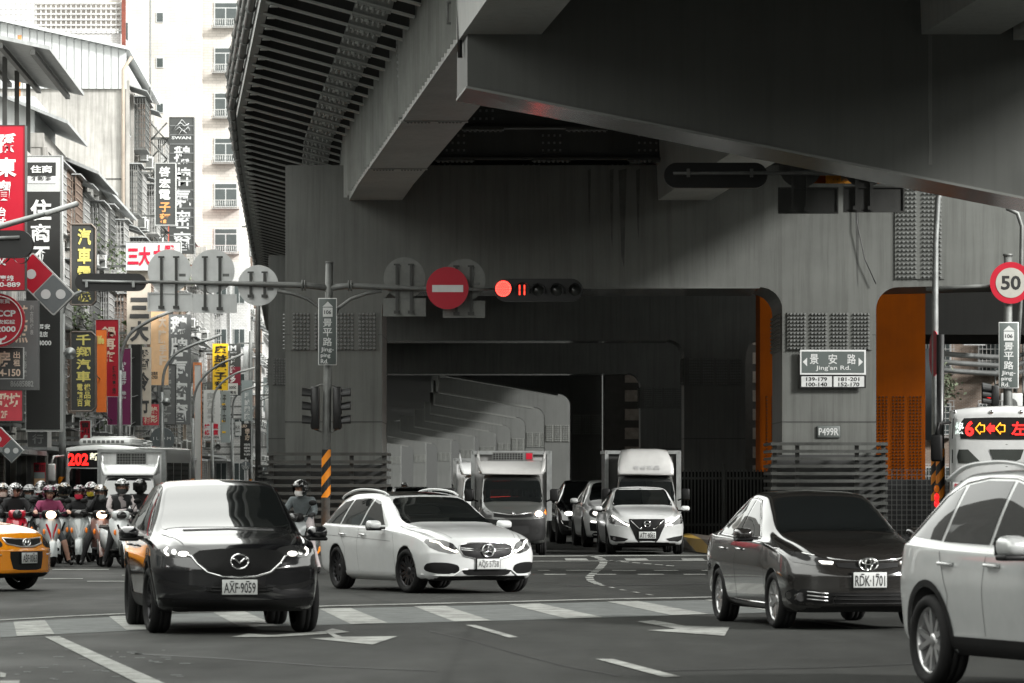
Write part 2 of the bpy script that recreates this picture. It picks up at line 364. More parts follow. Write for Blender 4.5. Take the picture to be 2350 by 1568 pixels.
for i in range(40):       # worn remnants of old paint
    x = rng.uniform(30, 420); y = rng.uniform(1485, 1560); l = rng.uniform(4, 26); paint([(x, y), (x + l, y), (x + l - 2, y + 1.6), (x - 2, y + 1.6)], .004, 1)
def worn(name, col, lo):
    m = bpy.data.materials.new(name); m.use_nodes = True; n = m.node_tree; b = n.nodes["Principled BSDF"]; L = n.links.new
    tc = n.nodes.new("ShaderNodeTexCoord"); t = n.nodes.new("ShaderNodeTexNoise"); t.inputs['Scale'].default_value = 2.6; t.inputs['Detail'].default_value = 10; t.inputs['Roughness'].default_value = .75
    L(tc.outputs['Object'], t.inputs['Vector'])
    r = n.nodes.new("ShaderNodeMapRange"); r.inputs[1].default_value = .38; r.inputs[2].default_value = .6; L(t.outputs['Fac'], r.inputs[0])
    mx = n.nodes.new("ShaderNodeMix"); mx.data_type = 'RGBA'; L(r.outputs[0], mx.inputs['Factor']); mx.inputs[6].default_value = (*lo, 1); mx.inputs[7].default_value = (*col, 1)
    L(mx.outputs[2], b.inputs['Base Color']); b.inputs['Roughness'].default_value = .75; b.inputs['Specular IOR Level'].default_value = .1; return m
for pts in ([(985, 1448), (1075, 1468), (1170, 1496), (1300, 1530), (1420, 1552)], [(300, 1500), (520, 1512), (760, 1530), (1000, 1540)], [(1500, 1540), (1900, 1532), (2100, 1524)], [(1300, 1345), (1620, 1340)]):
    for (a, b_), (c, d_) in zip(pts, pts[1:]): paint([(a, b_), (c, d_), (c, d_ + 1.6), (a, b_ + 1.6)], .004, 2)
tag(mk.build('road_markings', [worn('worn_white_paint', (.3, .31, .29), (.13, .13, .125)), worn('faded_grey_crossing', (.125, .133, .129), (.08, .084, .082)), mat('crack_sealant', (.014, .014, .014), .6, var=.2)]), kind='structure')

# ================================================================ VIADUCT
EL = lambda d: interp([(-10, 3.1), (89.5, -4.87), (114, -6.82), (125, -7.4), (143, -8.26), (273, -14.5), (340, -16), (432, -17.9), (478, -19.8), (524, -22.3), (570, -25.6), (662, -34), (760, -45)], d)
GL = lambda d: interp([(0, 5.87), (112, -4.06), (143, -5.6), (273, -11.8), (340, -13.3), (432, -15.2), (478, -17.1), (524, -19.6), (570, -22.9), (662, -31.3), (760, -42.3)], d)
ZS = lambda d: 8.57 - (min(d, 130) - 112) * .0133
RLo = lambda d: EL(d) + interp([(0, 18), (60, 18), (112, 17.2), (248, 20), (700, 20.001)], d)
via = empty('viaduct', (0, 0, 0), 0, 'grey steel viaduct sweeping overhead, ribbed edge brackets along its left side', 'viaduct')
ds = [4, 12, 20, 30, 40, 50, 60, 70, 80, 89.5, 95, 100, 107, 114, 119, 125, 134, 143, 160, 180, 200, 225, 250, 273, 300, 330, 360, 390, 420, 460, 500, 560, 620, 700]
def strip(mb, secs, closed=True, mi=0):
    "loft of same-length sections"
    n = len(secs[0]); vs = [p for s_ in secs for p in s_]; fs = []
    for i in range(len(secs) - 1):
        for k in range(n if closed else n - 1): fs.append((i * n + k, i * n + (k + 1) % n, (i + 1) * n + (k + 1) % n, (i + 1) * n + k))
    if closed: fs.append(tuple(range(n))); fs.append(tuple(range((len(secs) - 1) * n, len(secs) * n))[::-1])
    mb.add(vs, fs, mi)
dk = MB(); strip(dk, [[(EL(d) + .12, d, ZS(d) + 2.56), (RLo(d) - .12, d, ZS(d) + 2.56), (RLo(d) - .12, d, ZS(d) + 2.86), (EL(d) + .12, d, ZS(d) + 2.86)] for d in ds])
dk.build('deck', M['deck'], via)
fa = MB()
strip(fa, [[(EL(d) + .1, d, ZS(d) + 2.2), (EL(d) + .1, d, ZS(d) + 4.0), (EL(d) - .08, d, ZS(d) + 4.0), (EL(d) - .08, d, ZS(d) + 2.2)] for d in ds])
fa.build('edge_fascia', M['girder'], via)
fa = MB(); strip(fa, [[(RLo(d) + .1, d, ZS(d) + 2.2), (RLo(d) + .1, d, ZS(d) + 3.1), (RLo(d) - .08, d, ZS(d) + 3.1), (RLo(d) - .08, d, ZS(d) + 2.2)] for d in ds])
fa.build('edge_fascia', M['girder'], via)
for off in (0, 7.6):
    gb = MB(); strip(gb, [[(GL(d) + off - .1, d, ZS(d) + 2.55), (GL(d) + off, d, ZS(d)), (GL(d) + off + 1.3, d, ZS(d)), (GL(d) + off + 1.36, d, ZS(d) + 2.55)] for d in ds if d < 430])
    if off == 0:
        for d in (86, 91, 97, 102.6, 108):    # soffit lips and bolted joints on the web
            sl_ = -.0886
            if d in (91, 102.6):
                for k in range(15): gb.sphere((GL(d) - .02 - .004 * k, d, ZS(d) + .1 + k * .135), .055, 6, 4, 1)
                for k in range(16):
                    if k not in (7, 8): gb.sphere((GL(d) + .12 + k * .07, d, ZS(d) - .01), .035, 6, 4, 1)
                gb.box((GL(d) - .02, d - .15, ZS(d) - .018), (GL(d) + 1.32, d + .15, ZS(d) - .003), 0)
        for i in range(60):                   # vertical web stiffeners seen as faint seams
            d = 76.5 + i * .7; gb.box((GL(d) - .11, d - .012, ZS(d) + .03), (GL(d) - .02, d + .012, ZS(d) + 1.9), 0)
    gb.build('box_girder', [M['girder'], M['bolt']], via)
gb = MB(); strip(gb, [[(GL(d) + 9.1, d, 12), (GL(d) + 9.1, d, 8.95), (GL(d) + 10.4, d, 8.95), (GL(d) + 10.4, d, 12)] for d in (8, 40, 75.3)]); gb.build('box_girder', M['girder'], via)
for d in (67, 87, 95, 103, 111.3) + tuple(range(120, 300, 9)):
    fb = MB(); x0 = GL(d) + 1.33; x1 = RLo(d) - .3; z0 = ZS(d) + .98
    if 71 < d < 84: continue
    if 115 < d < 140: x1 = min(x1, 7.0)
    fb.box((x0, d - .015, z0), (x1, d + .015, ZS(d) + 2.55)); fb.box((x0, d - .2, z0 - .04), (x1, d + .2, z0))
    for k in range(6):
        xs = x0 + 1.0 + k * 2.35
        if xs + .6 > x1: break
        fb.box((xs, d - .05, z0 + .1), (xs + .55, d - .016, ZS(d) + 2.3), 0)
        for a in range(4):
            for b_ in range(7): fb.box((xs + .05 + a * .14, d - .085, z0 + .16 + b_ * .18), (xs + .1 + a * .14, d - .05, z0 + .21 + b_ * .18), 1)
        fb.box((xs - .2, d - .19, z0 - .075), (xs + .75, d + .19, z0 - .042), 0)
        for a in range(8): fb.box((xs - .16 + a * .115, d - .15, z0 - .12), (xs - .1 + a * .115, d - .09, z0 - .075), 1)
    fb.build('floor_beam', [M['steel_dk'], M['bolt']], via)
# cantilever brackets: one mesh, copied along the edge
def bracket_mesh():
    m = MB(); Lb = 2.72
    vs = []
    for y in (-.012, .012): vs += [(0.06, y, 2.2), (Lb, y, 1.47), (Lb, y, 2.55), (0.06, y, 2.55)]
    m.add(vs, [(0, 1, 2, 3), (7, 6, 5, 4), (0, 4, 5, 1), (1, 5, 6, 2), (2, 6, 7, 3), (3, 7, 4, 0)], 1)
    sl = (1.47 - 2.2) / Lb; ang = math.atan(sl)
    T = Matrix.Translation((0, 0, 2.2)) @ Matrix.Rotation(-ang, 4, 'Y'); ln = math.hypot(Lb, .73)
    m.box((0.02, -.15, -.035), (ln, .15, 0), 0, T)
    m.box((ln * .6, -.17, -.07), (ln * .84, .17, -.037), 2, T); m.box((ln * .6, -.06, 0), (ln * .84, -.013, .34), 2, T); m.box((ln * .58, -.05, .3), (ln * .86, -.013, .5), 2, T)
    for k in range(6):
        if k == 2: m.box((ln * .61 + k * .105, -.14, -.115), (ln * .61 + k * .105 + .08, -.09, -.07), 0, T)
        m.cyl((ln * .61 + k * .105, -.12, -.1), .028, .07, 'Z', 6, 2, M4=T); m.cyl((ln * .61 + k * .105, .1, -.1), .028, .07, 'Z', 6, 2, M4=T)
    m.box((.1, -.12, 2.08), (.26, .12, 2.1), 0)
    return m.mesh('bracket')
bme = bracket_mesh(); rest = MB()
nb = 0; d = 60.0
while d < 330:
    sl_ = (EL(d + .5) - EL(d - .5)); az = -math.atan(sl_)
    if nb < 92:
        o = link('edge_bracket', bme, via, [M['bracket'], M['steel_dk'], M['girder']] if nb == 0 else None); o.location = (EL(d), d, ZS(d)); o.rotation_euler = (0, 0, az)
    else:
        T = Matrix.Translation((EL(d), d, ZS(d))) @ Matrix.Rotation(az, 4, 'Z')
        rest.add([T @ v.co for v in bme.vertices], [tuple(p.vertices) for p in bme.polygons], 0)
    nb += 1; d += 1.95
tag(rest.build('far_edge_brackets', M['bracket'], via), kind='stuff')
for k in range(4):
    cn = MB(); cn.tube([(EL(d) - .2 - .06 * (k % 2), d, ZS(d) + 2.5 + .26 * k) for d in ds if d < 330], .085, 6)
    for d in range(66, 200, 3): cn.cyl((EL(d) - .2 - .06 * (k % 2), d, ZS(d) + 2.5 + .26 * k), .115, .12, 'Y', 8)
    cn.build('conduit', M['galv_dk'], via)

# ================================================================ PIERS
def arc(cx, cz, r, a0, a1, n=8): return [(cx + r * math.cos(R(lerp(a0, a1, i / n))), cz + r * math.sin(R(lerp(a0, a1, i / n)))) for i in range(n + 1)]
def bolt_plate(mb, x0, z0, x1, z1, y, groups, rows, per, mi=1, thick=.03, pm=0, side='y', size=.034):
    if side == 'y': mb.box((x0, y - thick, z0), (x1, y, z1), pm)
    else: mb.box((y - thick, x0, z0), (y, x1, z1), pm)
    gw = (x1 - x0) / groups
    for gi in range(groups):
        for c in range(per):
            for r_ in range(rows):
                u = x0 + gi * gw + gw * .82 * (c + .5) / per + gw * .09; zz = lerp(z0, z1, (r_ + .5) / rows)
                s_ = size
                vs = []
                for rr, h in ((s_, 0), (s_ * .75, .05)):
                    for k in range(6):
                        a = math.pi / 3 * k; vs.append((u + rr * math.cos(a), y - thick - h, zz + rr * math.sin(a)) if side == 'y' else (y - thick - h, u + rr * math.cos(a), zz + rr * math.sin(a)))
                mb.add(vs, [(k, (k + 1) % 6, 6 + (k + 1) % 6, 6 + k) for k in range(6)] + [tuple(range(6, 12))], mi)
def portal(d, xl, xr, xend, zt, zs, dep, label, detail=True):
    root = empty('viaduct_pier', (lerp(xl[0], xr[1], .5), d + dep / 2, 0), 0, label, 'pier', 'portal piers under the viaduct')
    ox, oy = root.location.x, root.location.y
    def loc(v): return [(p[0] - ox, p[1] - oy, p[2]) for p in v]
    r_ = .55
    m = MB()
    m.prism(([(xl[0], zt), (xl[0], zs - .8), (xl[1], zs - .8), (xl[1], zs - r_)] + arc(xl[1] + r_, zs - r_, r_, 180, 90)[1:] + arc(xr[0] - r_, zs - r_, r_, 90, 0) + [(xr[0], zs - .8), (xr[1], zs - .8), (xr[1], zs - r_)] + arc(xr[1] + r_, zs - r_, r_, 180, 90)[1:] + ([(xend, zs + .1), (xend, 8.98), (7.2, 8.98), (7.2, zt)] if d < 120 else [(xend, zs + .1), (xend, zt)])), d, d + dep)
    m.v = loc(m.v); m.build('cap_beam', M['steel'], root)
    m = MB(); m.box((xl[1] + .56, d - .12, zs - .035), (xr[0] - .56, d + dep + .12, zs - .002)); m.v = loc(m.v); m.build('soffit_flange', M['soffit'], root)
    for a, b_ in (xl, xr):
        c = MB(); c.box((a, d, 0), (b_, d + dep, zs - .8)); c.box((a - .004, d - .006, 3.1), (b_ + .004, d + dep, 3.13), 1)
        if detail: c.box((a - .003, d - .004, zs - 1.18), (b_ + .003, d + dep, zs - 1.165), 1)
        c.v = loc(c.v); c.build('column', [M['steel'], M['steel_dk']], root)
        if detail:
            bp = MB(); bolt_plate(bp, a + .12, zs - 1.55, b_ - .1, zs - .62, d - .001, 4, 10, 5)
            bolt_plate(bp, d + .25, zs - 1.55, d + dep - .25, zs - .62, a - .001, 3, 10, 5, side='x')
            bp.v = loc(bp.v); bp.build('bolted_splice_plate', [M['steel'], M['bolt']], root)
    return root, loc
pr, loc = portal(112, (-5.58, -3.2), (6.65, 8.96), 14.2, 9.43, 6.43, 4.3, 'grey portal pier nearest the crossing, carrying the road name sign and bolted plates')
bp = MB(); bolt_plate(bp, 9.42, 6.63, 10.65, 9.0, 111.999, 2, 22, 5); bp.v = loc(bp.v); bp.build('bolted_splice_plate', [M['steel'], M['bolt']], pr)
for x, wd, z0 in ((2.72, .1, 6.9), (2.45, .05, 7.4), (1.9, .04, 7.9), (3.1, .05, 7.6), (8.5, .05, 6.4)):     # long water stains under the deck joint
    st = MB(); zt_ = 9.3 if x < 7 else 8.9
    st.add([(x - wd, 111.996, zt_), (x + wd, 111.996, zt_ + .05), (x + wd * .4, 111.996, z0), (x - wd * .3, 111.996, z0 + .3)], [(0, 1, 2, 3)])
    st.v = loc(st.v); st.build('water_stain', mat('water_stain', (.055, .057, .053), .6, var=.4, scale=3), pr)
cb_ = MB(); cb_.tube([(8.45, 111.93, 8.4), (8.5, 111.9, 7.9), (8.68, 111.9, 7.1), (8.95, 111.9, 6.5)], .012, 5); cb_.v = loc(cb_.v); cb_.build('loose_cable', M['black'], pr)
pq = MB(); pq.bbox((7.5, 111.96, 2.72), (8.08, 111.995, 3.02), .03, 0); text_into(pq, 'P499R', 7.545, 2.78, 8.035, 2.965, 111.957, 1, .015)
pq.v = loc(pq.v); pq.build('pier_number_plate', [mat('pier_number_grey', (.09, .1, .095), .5), mat('pier_number_ink', (.45, .46, .45), .5, var=0)], pr)
portal(156, (-8.35, -6.0), (5.9, 8.0), 12, 9.4, 6.5, 2.4, 'second portal pier, shaded, behind the pier at the crossing')
portal(202, (-10.6, -8.3), (5.7, 7.7), 9, 9.3, 6.45, 2.4, 'third portal pier deep in the shade, its beam lowest in view')
# arm piers curving away
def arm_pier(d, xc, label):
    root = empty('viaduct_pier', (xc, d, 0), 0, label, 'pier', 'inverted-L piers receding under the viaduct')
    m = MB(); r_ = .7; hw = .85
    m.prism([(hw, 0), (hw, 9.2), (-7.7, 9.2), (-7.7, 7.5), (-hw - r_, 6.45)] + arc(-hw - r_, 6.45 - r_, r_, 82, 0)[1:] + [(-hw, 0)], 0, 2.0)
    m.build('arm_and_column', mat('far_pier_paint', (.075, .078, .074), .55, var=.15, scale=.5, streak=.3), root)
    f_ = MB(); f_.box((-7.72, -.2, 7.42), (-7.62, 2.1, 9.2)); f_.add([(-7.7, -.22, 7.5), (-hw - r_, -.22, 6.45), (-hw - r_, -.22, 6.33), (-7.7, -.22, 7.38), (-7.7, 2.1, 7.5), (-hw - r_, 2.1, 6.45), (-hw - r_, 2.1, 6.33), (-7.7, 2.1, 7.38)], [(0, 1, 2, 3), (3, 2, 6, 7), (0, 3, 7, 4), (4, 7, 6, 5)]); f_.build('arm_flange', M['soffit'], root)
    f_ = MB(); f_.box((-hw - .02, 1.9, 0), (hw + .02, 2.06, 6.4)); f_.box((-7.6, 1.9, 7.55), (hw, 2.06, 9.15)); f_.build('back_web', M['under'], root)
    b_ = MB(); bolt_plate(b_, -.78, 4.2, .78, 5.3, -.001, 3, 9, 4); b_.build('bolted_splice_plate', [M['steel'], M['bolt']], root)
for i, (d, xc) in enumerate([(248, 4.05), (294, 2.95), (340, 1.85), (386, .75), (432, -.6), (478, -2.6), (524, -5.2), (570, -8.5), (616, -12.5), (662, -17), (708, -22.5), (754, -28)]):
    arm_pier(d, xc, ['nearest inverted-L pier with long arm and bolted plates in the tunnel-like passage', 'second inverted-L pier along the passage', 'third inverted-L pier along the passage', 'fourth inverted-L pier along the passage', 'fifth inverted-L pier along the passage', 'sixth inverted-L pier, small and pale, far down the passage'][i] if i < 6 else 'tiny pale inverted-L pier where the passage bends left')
# near pier: deep haunched cap beam across the top of the picture
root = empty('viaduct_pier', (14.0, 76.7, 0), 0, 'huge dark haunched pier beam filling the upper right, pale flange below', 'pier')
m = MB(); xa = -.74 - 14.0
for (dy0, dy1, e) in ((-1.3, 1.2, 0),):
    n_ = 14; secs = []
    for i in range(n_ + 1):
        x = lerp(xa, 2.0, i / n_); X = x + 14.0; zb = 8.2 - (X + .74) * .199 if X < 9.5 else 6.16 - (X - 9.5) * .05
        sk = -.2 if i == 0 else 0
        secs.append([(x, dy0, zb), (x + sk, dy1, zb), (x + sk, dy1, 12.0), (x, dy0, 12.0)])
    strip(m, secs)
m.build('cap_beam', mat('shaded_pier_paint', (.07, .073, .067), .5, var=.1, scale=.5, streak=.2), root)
m = MB(); secs = []
for i in range(15):
    x = lerp(xa - .02, 2.0, i / 14); X = x + 14.0; zb = 8.2 - (X + .74) * .199 if X < 9.5 else 6.16 - (X - 9.5) * .05
    sk = -.2 if i == 0 else 0
    secs.append([(x, -1.36, zb - .045), (x + sk, 1.26, zb - .045), (x + sk, 1.26, zb - .003), (x, -1.36, zb - .003)])
strip(m, secs); m.build('bottom_flange', mat('flange_paint', (.16, .165, .155), .2, var=.15, scale=1), root)
m = MB(); m.box((-1.5, -1.28, 0), (1.5, 1.18, 6.05)); m.build('column', M['steel'], root)
m = MB(); m.tube([(xa - .1, -.5, 10.3), (xa - .13, -.42, 9.9), (xa - .14, -.4, 9.2), (xa - .13, -.45, 8.75)], .045, 6); m.build('hose_pipe', M['black'], root)
m = MB(); m.tube([(xa - .02, .3, 9.75), (xa - .35, .3, 9.75), (xa - .35, .3, 9.4), (xa - .02, .3, 9.4)], .03, 6); m.build('hand_rung', M['galv_dk'], root)
m = MB(); m.box((6.9 - 14, -1.305, 6.9), (6.96 - 14, -1.29, 11.9)); m.build('weld_seam', M['steel'], root)

# orange pier
root = empty('orange_pier', (9.8, 136.2, 0), 0, 'wide orange steel pier behind the grey pier, rows of bolts at its foot', 'pier')
m = MB(); m.box((-2.44, -1.2, 0), (2.46, 1.2, 17)); m.build('shaft', M['orange'], root)
m = MB(); bolt_plate(m, .9, 1.7, 2.42, 4.2, -1.201, 3, 26, 4, thick=.03, size=.03); bolt_plate(m, -2.4, 1.7, .8, 4.2, -1.201, 4, 26, 4, thick=.03, size=.03); m.build('bolted_splice_plate', [M['orange'], mat('orange_bolt', (.06, .015, .001), .5, var=.2)], root)
m = MB(); m.box((-.5, -1.6, 10.3), (.62, -1.21, 13.5)); bolt_plate(m, -.4, 10.36, .5, 10.8, -1.6, 2, 3, 3); m.build('upper_bracket', [mat('lit_orange_paint', (.8, .33, .01), .5, var=.1), mat('lit_orange_bolt', (.5, .2, .01), .5)], root)  # same orange steel, daylight painted in as a brighter colour
root = empty('unseen_upper_viaduct', (20, 118, 16), 0, 'unseen upper viaduct on the orange pier, its deck sized to shade the passage', 'viaduct')  # out of view; deck added and sized to keep sun off the passage
m = MB(); m.box((-15, 0, 1.05), (15, 122, 2.4)); m.build('deck', M['deck'], root)
m = MB(); m.box((-15.1, 0, 2.4), (-14.9, 122, 3.4)); m.build('parapet', M['steel'], root)
# dark lower ramp at right
root = empty('ramp_beam', (30, 146, 6.2), 0, 'dark lower ramp crossing at the far right above the brick building street', 'ramp')
m = MB(); m.box((-17.6, -5, 0), (25, 5, .12)); m.box((-17.6, -4.9, .12), (25, 4.9, 2.0)); m.build('ramp_girder', M['steel_dk'], root)
m = MB(); m.box((10, -1, -6.2), (13, 1, 0)); m.build('column', M['steel_dk'], root)

# louvred fences round the column feet
def louvre(x0, x1, d, zt, n, label, posts, dep=3.2):
    root = empty('louvre_fence', ((x0 + x1) / 2, d, 0), 0, label, 'fence', 'louvred fences round pier feet')
    hx = (x1 - x0) / 2
    for k in range(n):
        z = zt - k * (zt - .25) / n
        s_ = MB(); s_.box((-hx, -.04, z - .075), (hx, .06, z)); s_.box((-hx, .06, z - .07), (-hx + .05, dep, z - .003)); s_.box((hx - .05, .06, z - .07), (hx, dep, z - .003)); s_.build('slat', M['fence'], root)
    for x in posts:
        s_ = MB(); s_.box((x - hx - .05, .065, 0), (x - hx + .05, .16, zt)); s_.build('post', M['steel_dk'], root)
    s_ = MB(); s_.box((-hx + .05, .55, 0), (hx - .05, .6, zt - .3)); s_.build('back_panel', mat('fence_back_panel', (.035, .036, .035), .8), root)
    s_ = MB(); s_.box((-hx - .05, -.1, 0), (hx + .05, .3, .22)); s_.build('plinth', M['conc'], root)
louvre(-5.95, -3.02, 110.6, 2.35, 11, 'dark louvred fence with nine slats around the left column foot', (.1, 1.0, 2.05, 2.85))
louvre(6.3, 9.15, 110.8, 2.6, 13, 'louvred slat fence around the road-sign column foot on the right', (.1, .65, 2.1, 2.75))
louvre(-8.6, -6.2, 154.0, 2.2, 11, 'smaller louvred fence further back at left of the first one', (.1, 1.2))
# picket fence between the columns
root = empty('picket_fence', (5.25, 117.4, 0), 0, 'black steel picket fence in the shade behind the white hatchback', 'fence')
m = MB()
for k in range(28): m.box((-1.0 + k * .09, -.02, .25), (-.96 + k * .09, .02, 1.95))
m.box((-1.0, -.03, .5), (1.5, .03, .56)); m.box((-1.0, -.03, 1.7), (1.5, .03, 1.76)); m.build('pickets', M['fence'], root)
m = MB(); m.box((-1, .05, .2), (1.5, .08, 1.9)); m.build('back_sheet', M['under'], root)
for x in (-1.0, .2, 1.4): m = MB(); m.box((x - .05, -.07, 0), (x + .05, -.032, 2.1)); m.build('post', M['fence'], root)
root = empty('mesh_fence', (11.0, 118, 0), 0, 'dark wire mesh fence below the orange pier', 'fence')
m = MB()
for k in range(34): m.box((-2.2 + k * .13, -.008, .1), (-2.184 + k * .13, .008, 1.95))
for k in range(15): m.box((-2.2, -.016, .12 + k * .13), (2.2, -.009, .135 + k * .13))
m.build('wire_mesh', M['fence'], root)
for x in (-2.2, 0, 2.2): m = MB(); m.tube([(x, .05, 0), (x, .05, 2.3)], .04, 6); m.build('post', M['fence'], root)
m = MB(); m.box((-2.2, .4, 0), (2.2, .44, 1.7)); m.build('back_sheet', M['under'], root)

# striped kerbs
def stripe_mat(name, c1, c2, width, ang=45):
    m = bpy.data.materials.new(name); m.use_nodes = True; n = m.node_tree; b = n.nodes["Principled BSDF"]; L = n.links.new
    tc = n.nodes.new("ShaderNodeTexCoord"); mp = n.nodes.new("ShaderNodeMapping"); L(tc.outputs['Object'], mp.inputs[0])
    sp = n.nodes.new("ShaderNodeSeparateXYZ"); L(mp.outputs[0], sp.inputs[0])
    a = n.nodes.new("ShaderNodeMath"); a.operation = 'MULTIPLY'; a.inputs[1].default_value = math.tan(R(ang)); L(sp.outputs[0], a.inputs[0])
    s_ = n.nodes.new("ShaderNodeMath"); s_.operation = 'ADD'; L(a.outputs[0], s_.inputs[0]); L(sp.outputs[2], s_.inputs[1])
    d_ = n.nodes.new("ShaderNodeMath"); d_.operation = 'DIVIDE'; d_.inputs[1].default_value = width * 2; L(s_.outputs[0], d_.inputs[0])
    f = n.nodes.new("ShaderNodeMath"); f.operation = 'FRACT'; L(d_.outputs[0], f.inputs[0])
    gt = n.nodes.new("ShaderNodeMath"); gt.operation = 'GREATER_THAN'; gt.inputs[1].default_value = .5; L(f.outputs[0], gt.inputs[0])
    mx = n.nodes.new("ShaderNodeMix"); mx.data_type = 'RGBA'; L(gt.outputs[0], mx.inputs['Factor']); mx.inputs[6].default_value = (*c1, 1); mx.inputs[7].default_value = (*c2, 1)
    L(mx.outputs[2], b.inputs['Base Color']); b.inputs['Roughness'].default_value = .5; return m
M['hazard'] = stripe_mat('orange_black_hazard', (.85, .27, .01), (.012, .012, .012), .21, -52)
M['kerbstripe'] = stripe_mat('worn_yellow_black_kerb', (.32, .2, .035), (.07, .06, .05), .5, 60)
root = empty('median_kerb', (4.9, 109.0, 0), 0, 'worn yellow and dark striped concrete kerb beside the white hatchback', 'kerb')
m = MB(); strip(m, [[(a, y, 0), (a + .1, y, .3), (a + .5, y, .36), (a + .9, y, .3), (a + 1, y, 0)] for a, y in ((-.95, 4.5), (-.75, 0), (-.35, -5.2), (.1, -9.5), (.6, -12.4))]); m.build('kerb_body', M['kerbstripe'], root)
root = empty('island_kerb', (-4.35, 103.0, 0), 0, 'orange and black striped kerb of the island round the signal pole', 'kerb')
m = MB(); strip(m, [[(-.5, y, 0), (-.45, y, .17), (.75, y, .17), (.8, y, 0)] for y in (-1.6, -.6, 3, 7)]); m.build('kerb_body', M['hazard'], root)
# ================================================================ BUILDINGS ALONG THE LEFT STREET
FS = -.031
FXd = lambda d: -16.5 + FS * (d - 160)                     # street front line of the left row
def DS(px): return min(10.35 / ((CX - max(px, 20)) / FPX + FS), 297 + (px - 480) * .12)  # the same for a sign held out over the pavement
def DF(px): return 11.54 / ((CX - px) / FPX + FS)           # distance at which that line is seen at column px
M['tile_grey'] = brick_mat('grey_wall_tile', (.26, .26, .245), (.21, .21, .2), (.13, .13, .125), .3, .12)
M['tile_beige'] = brick_mat('beige_wall_tile', (.52, .485, .445), (.46, .43, .395), (.37, .345, .32), .6, .2)
M['tile_white'] = brick_mat('white_wall_tile', (.5, .5, .49), (.44, .44, .43), (.26, .26, .26), .25, .12)
M['plaster'] = mat('stained_plaster', (.33, .32, .30), .85, var=.35, scale=.35, streak=.65, bump=.2)
M['plaster_tan'] = mat('tan_plaster', (.40, .34, .28), .85, var=.25, scale=.6, streak=.4)
M['corr'] = mat('corrugated_white_steel', (.46, .475, .475), .5, var=.1, scale=.8, streak=.12)
M['roofgrey'] = mat('roof_sheet_grey', (.3, .31, .31), .6, var=.2, streak=.3)
M['winglass'] = mat('window_glass', (.05, .06, .06), .08, var=.15)
M['winframe'] = mat('window_frame', (.42, .43, .43), .5, var=.1)
M['cage'] = mat('window_cage_steel', (.4, .4, .39), .5, .3, var=.25, scale=5)
M['rust_cage'] = mat('rusty_cage_steel', (.2, .15, .12), .8, .1, var=.35, scale=5)
M['rust'] = mat('rust_stain', (.5, .2, .07), .8, var=.4, scale=6)
M['leaf'] = mat('leaf_green', (.07, .1, .04), .6, var=.4, scale=8)
M['redroof'] = mat('red_roof_sheet', (.35, .06, .07), .5, var=.2)
M['interior'] = mat('dark_shop_interior', (.03, .03, .03), .8, var=.3)

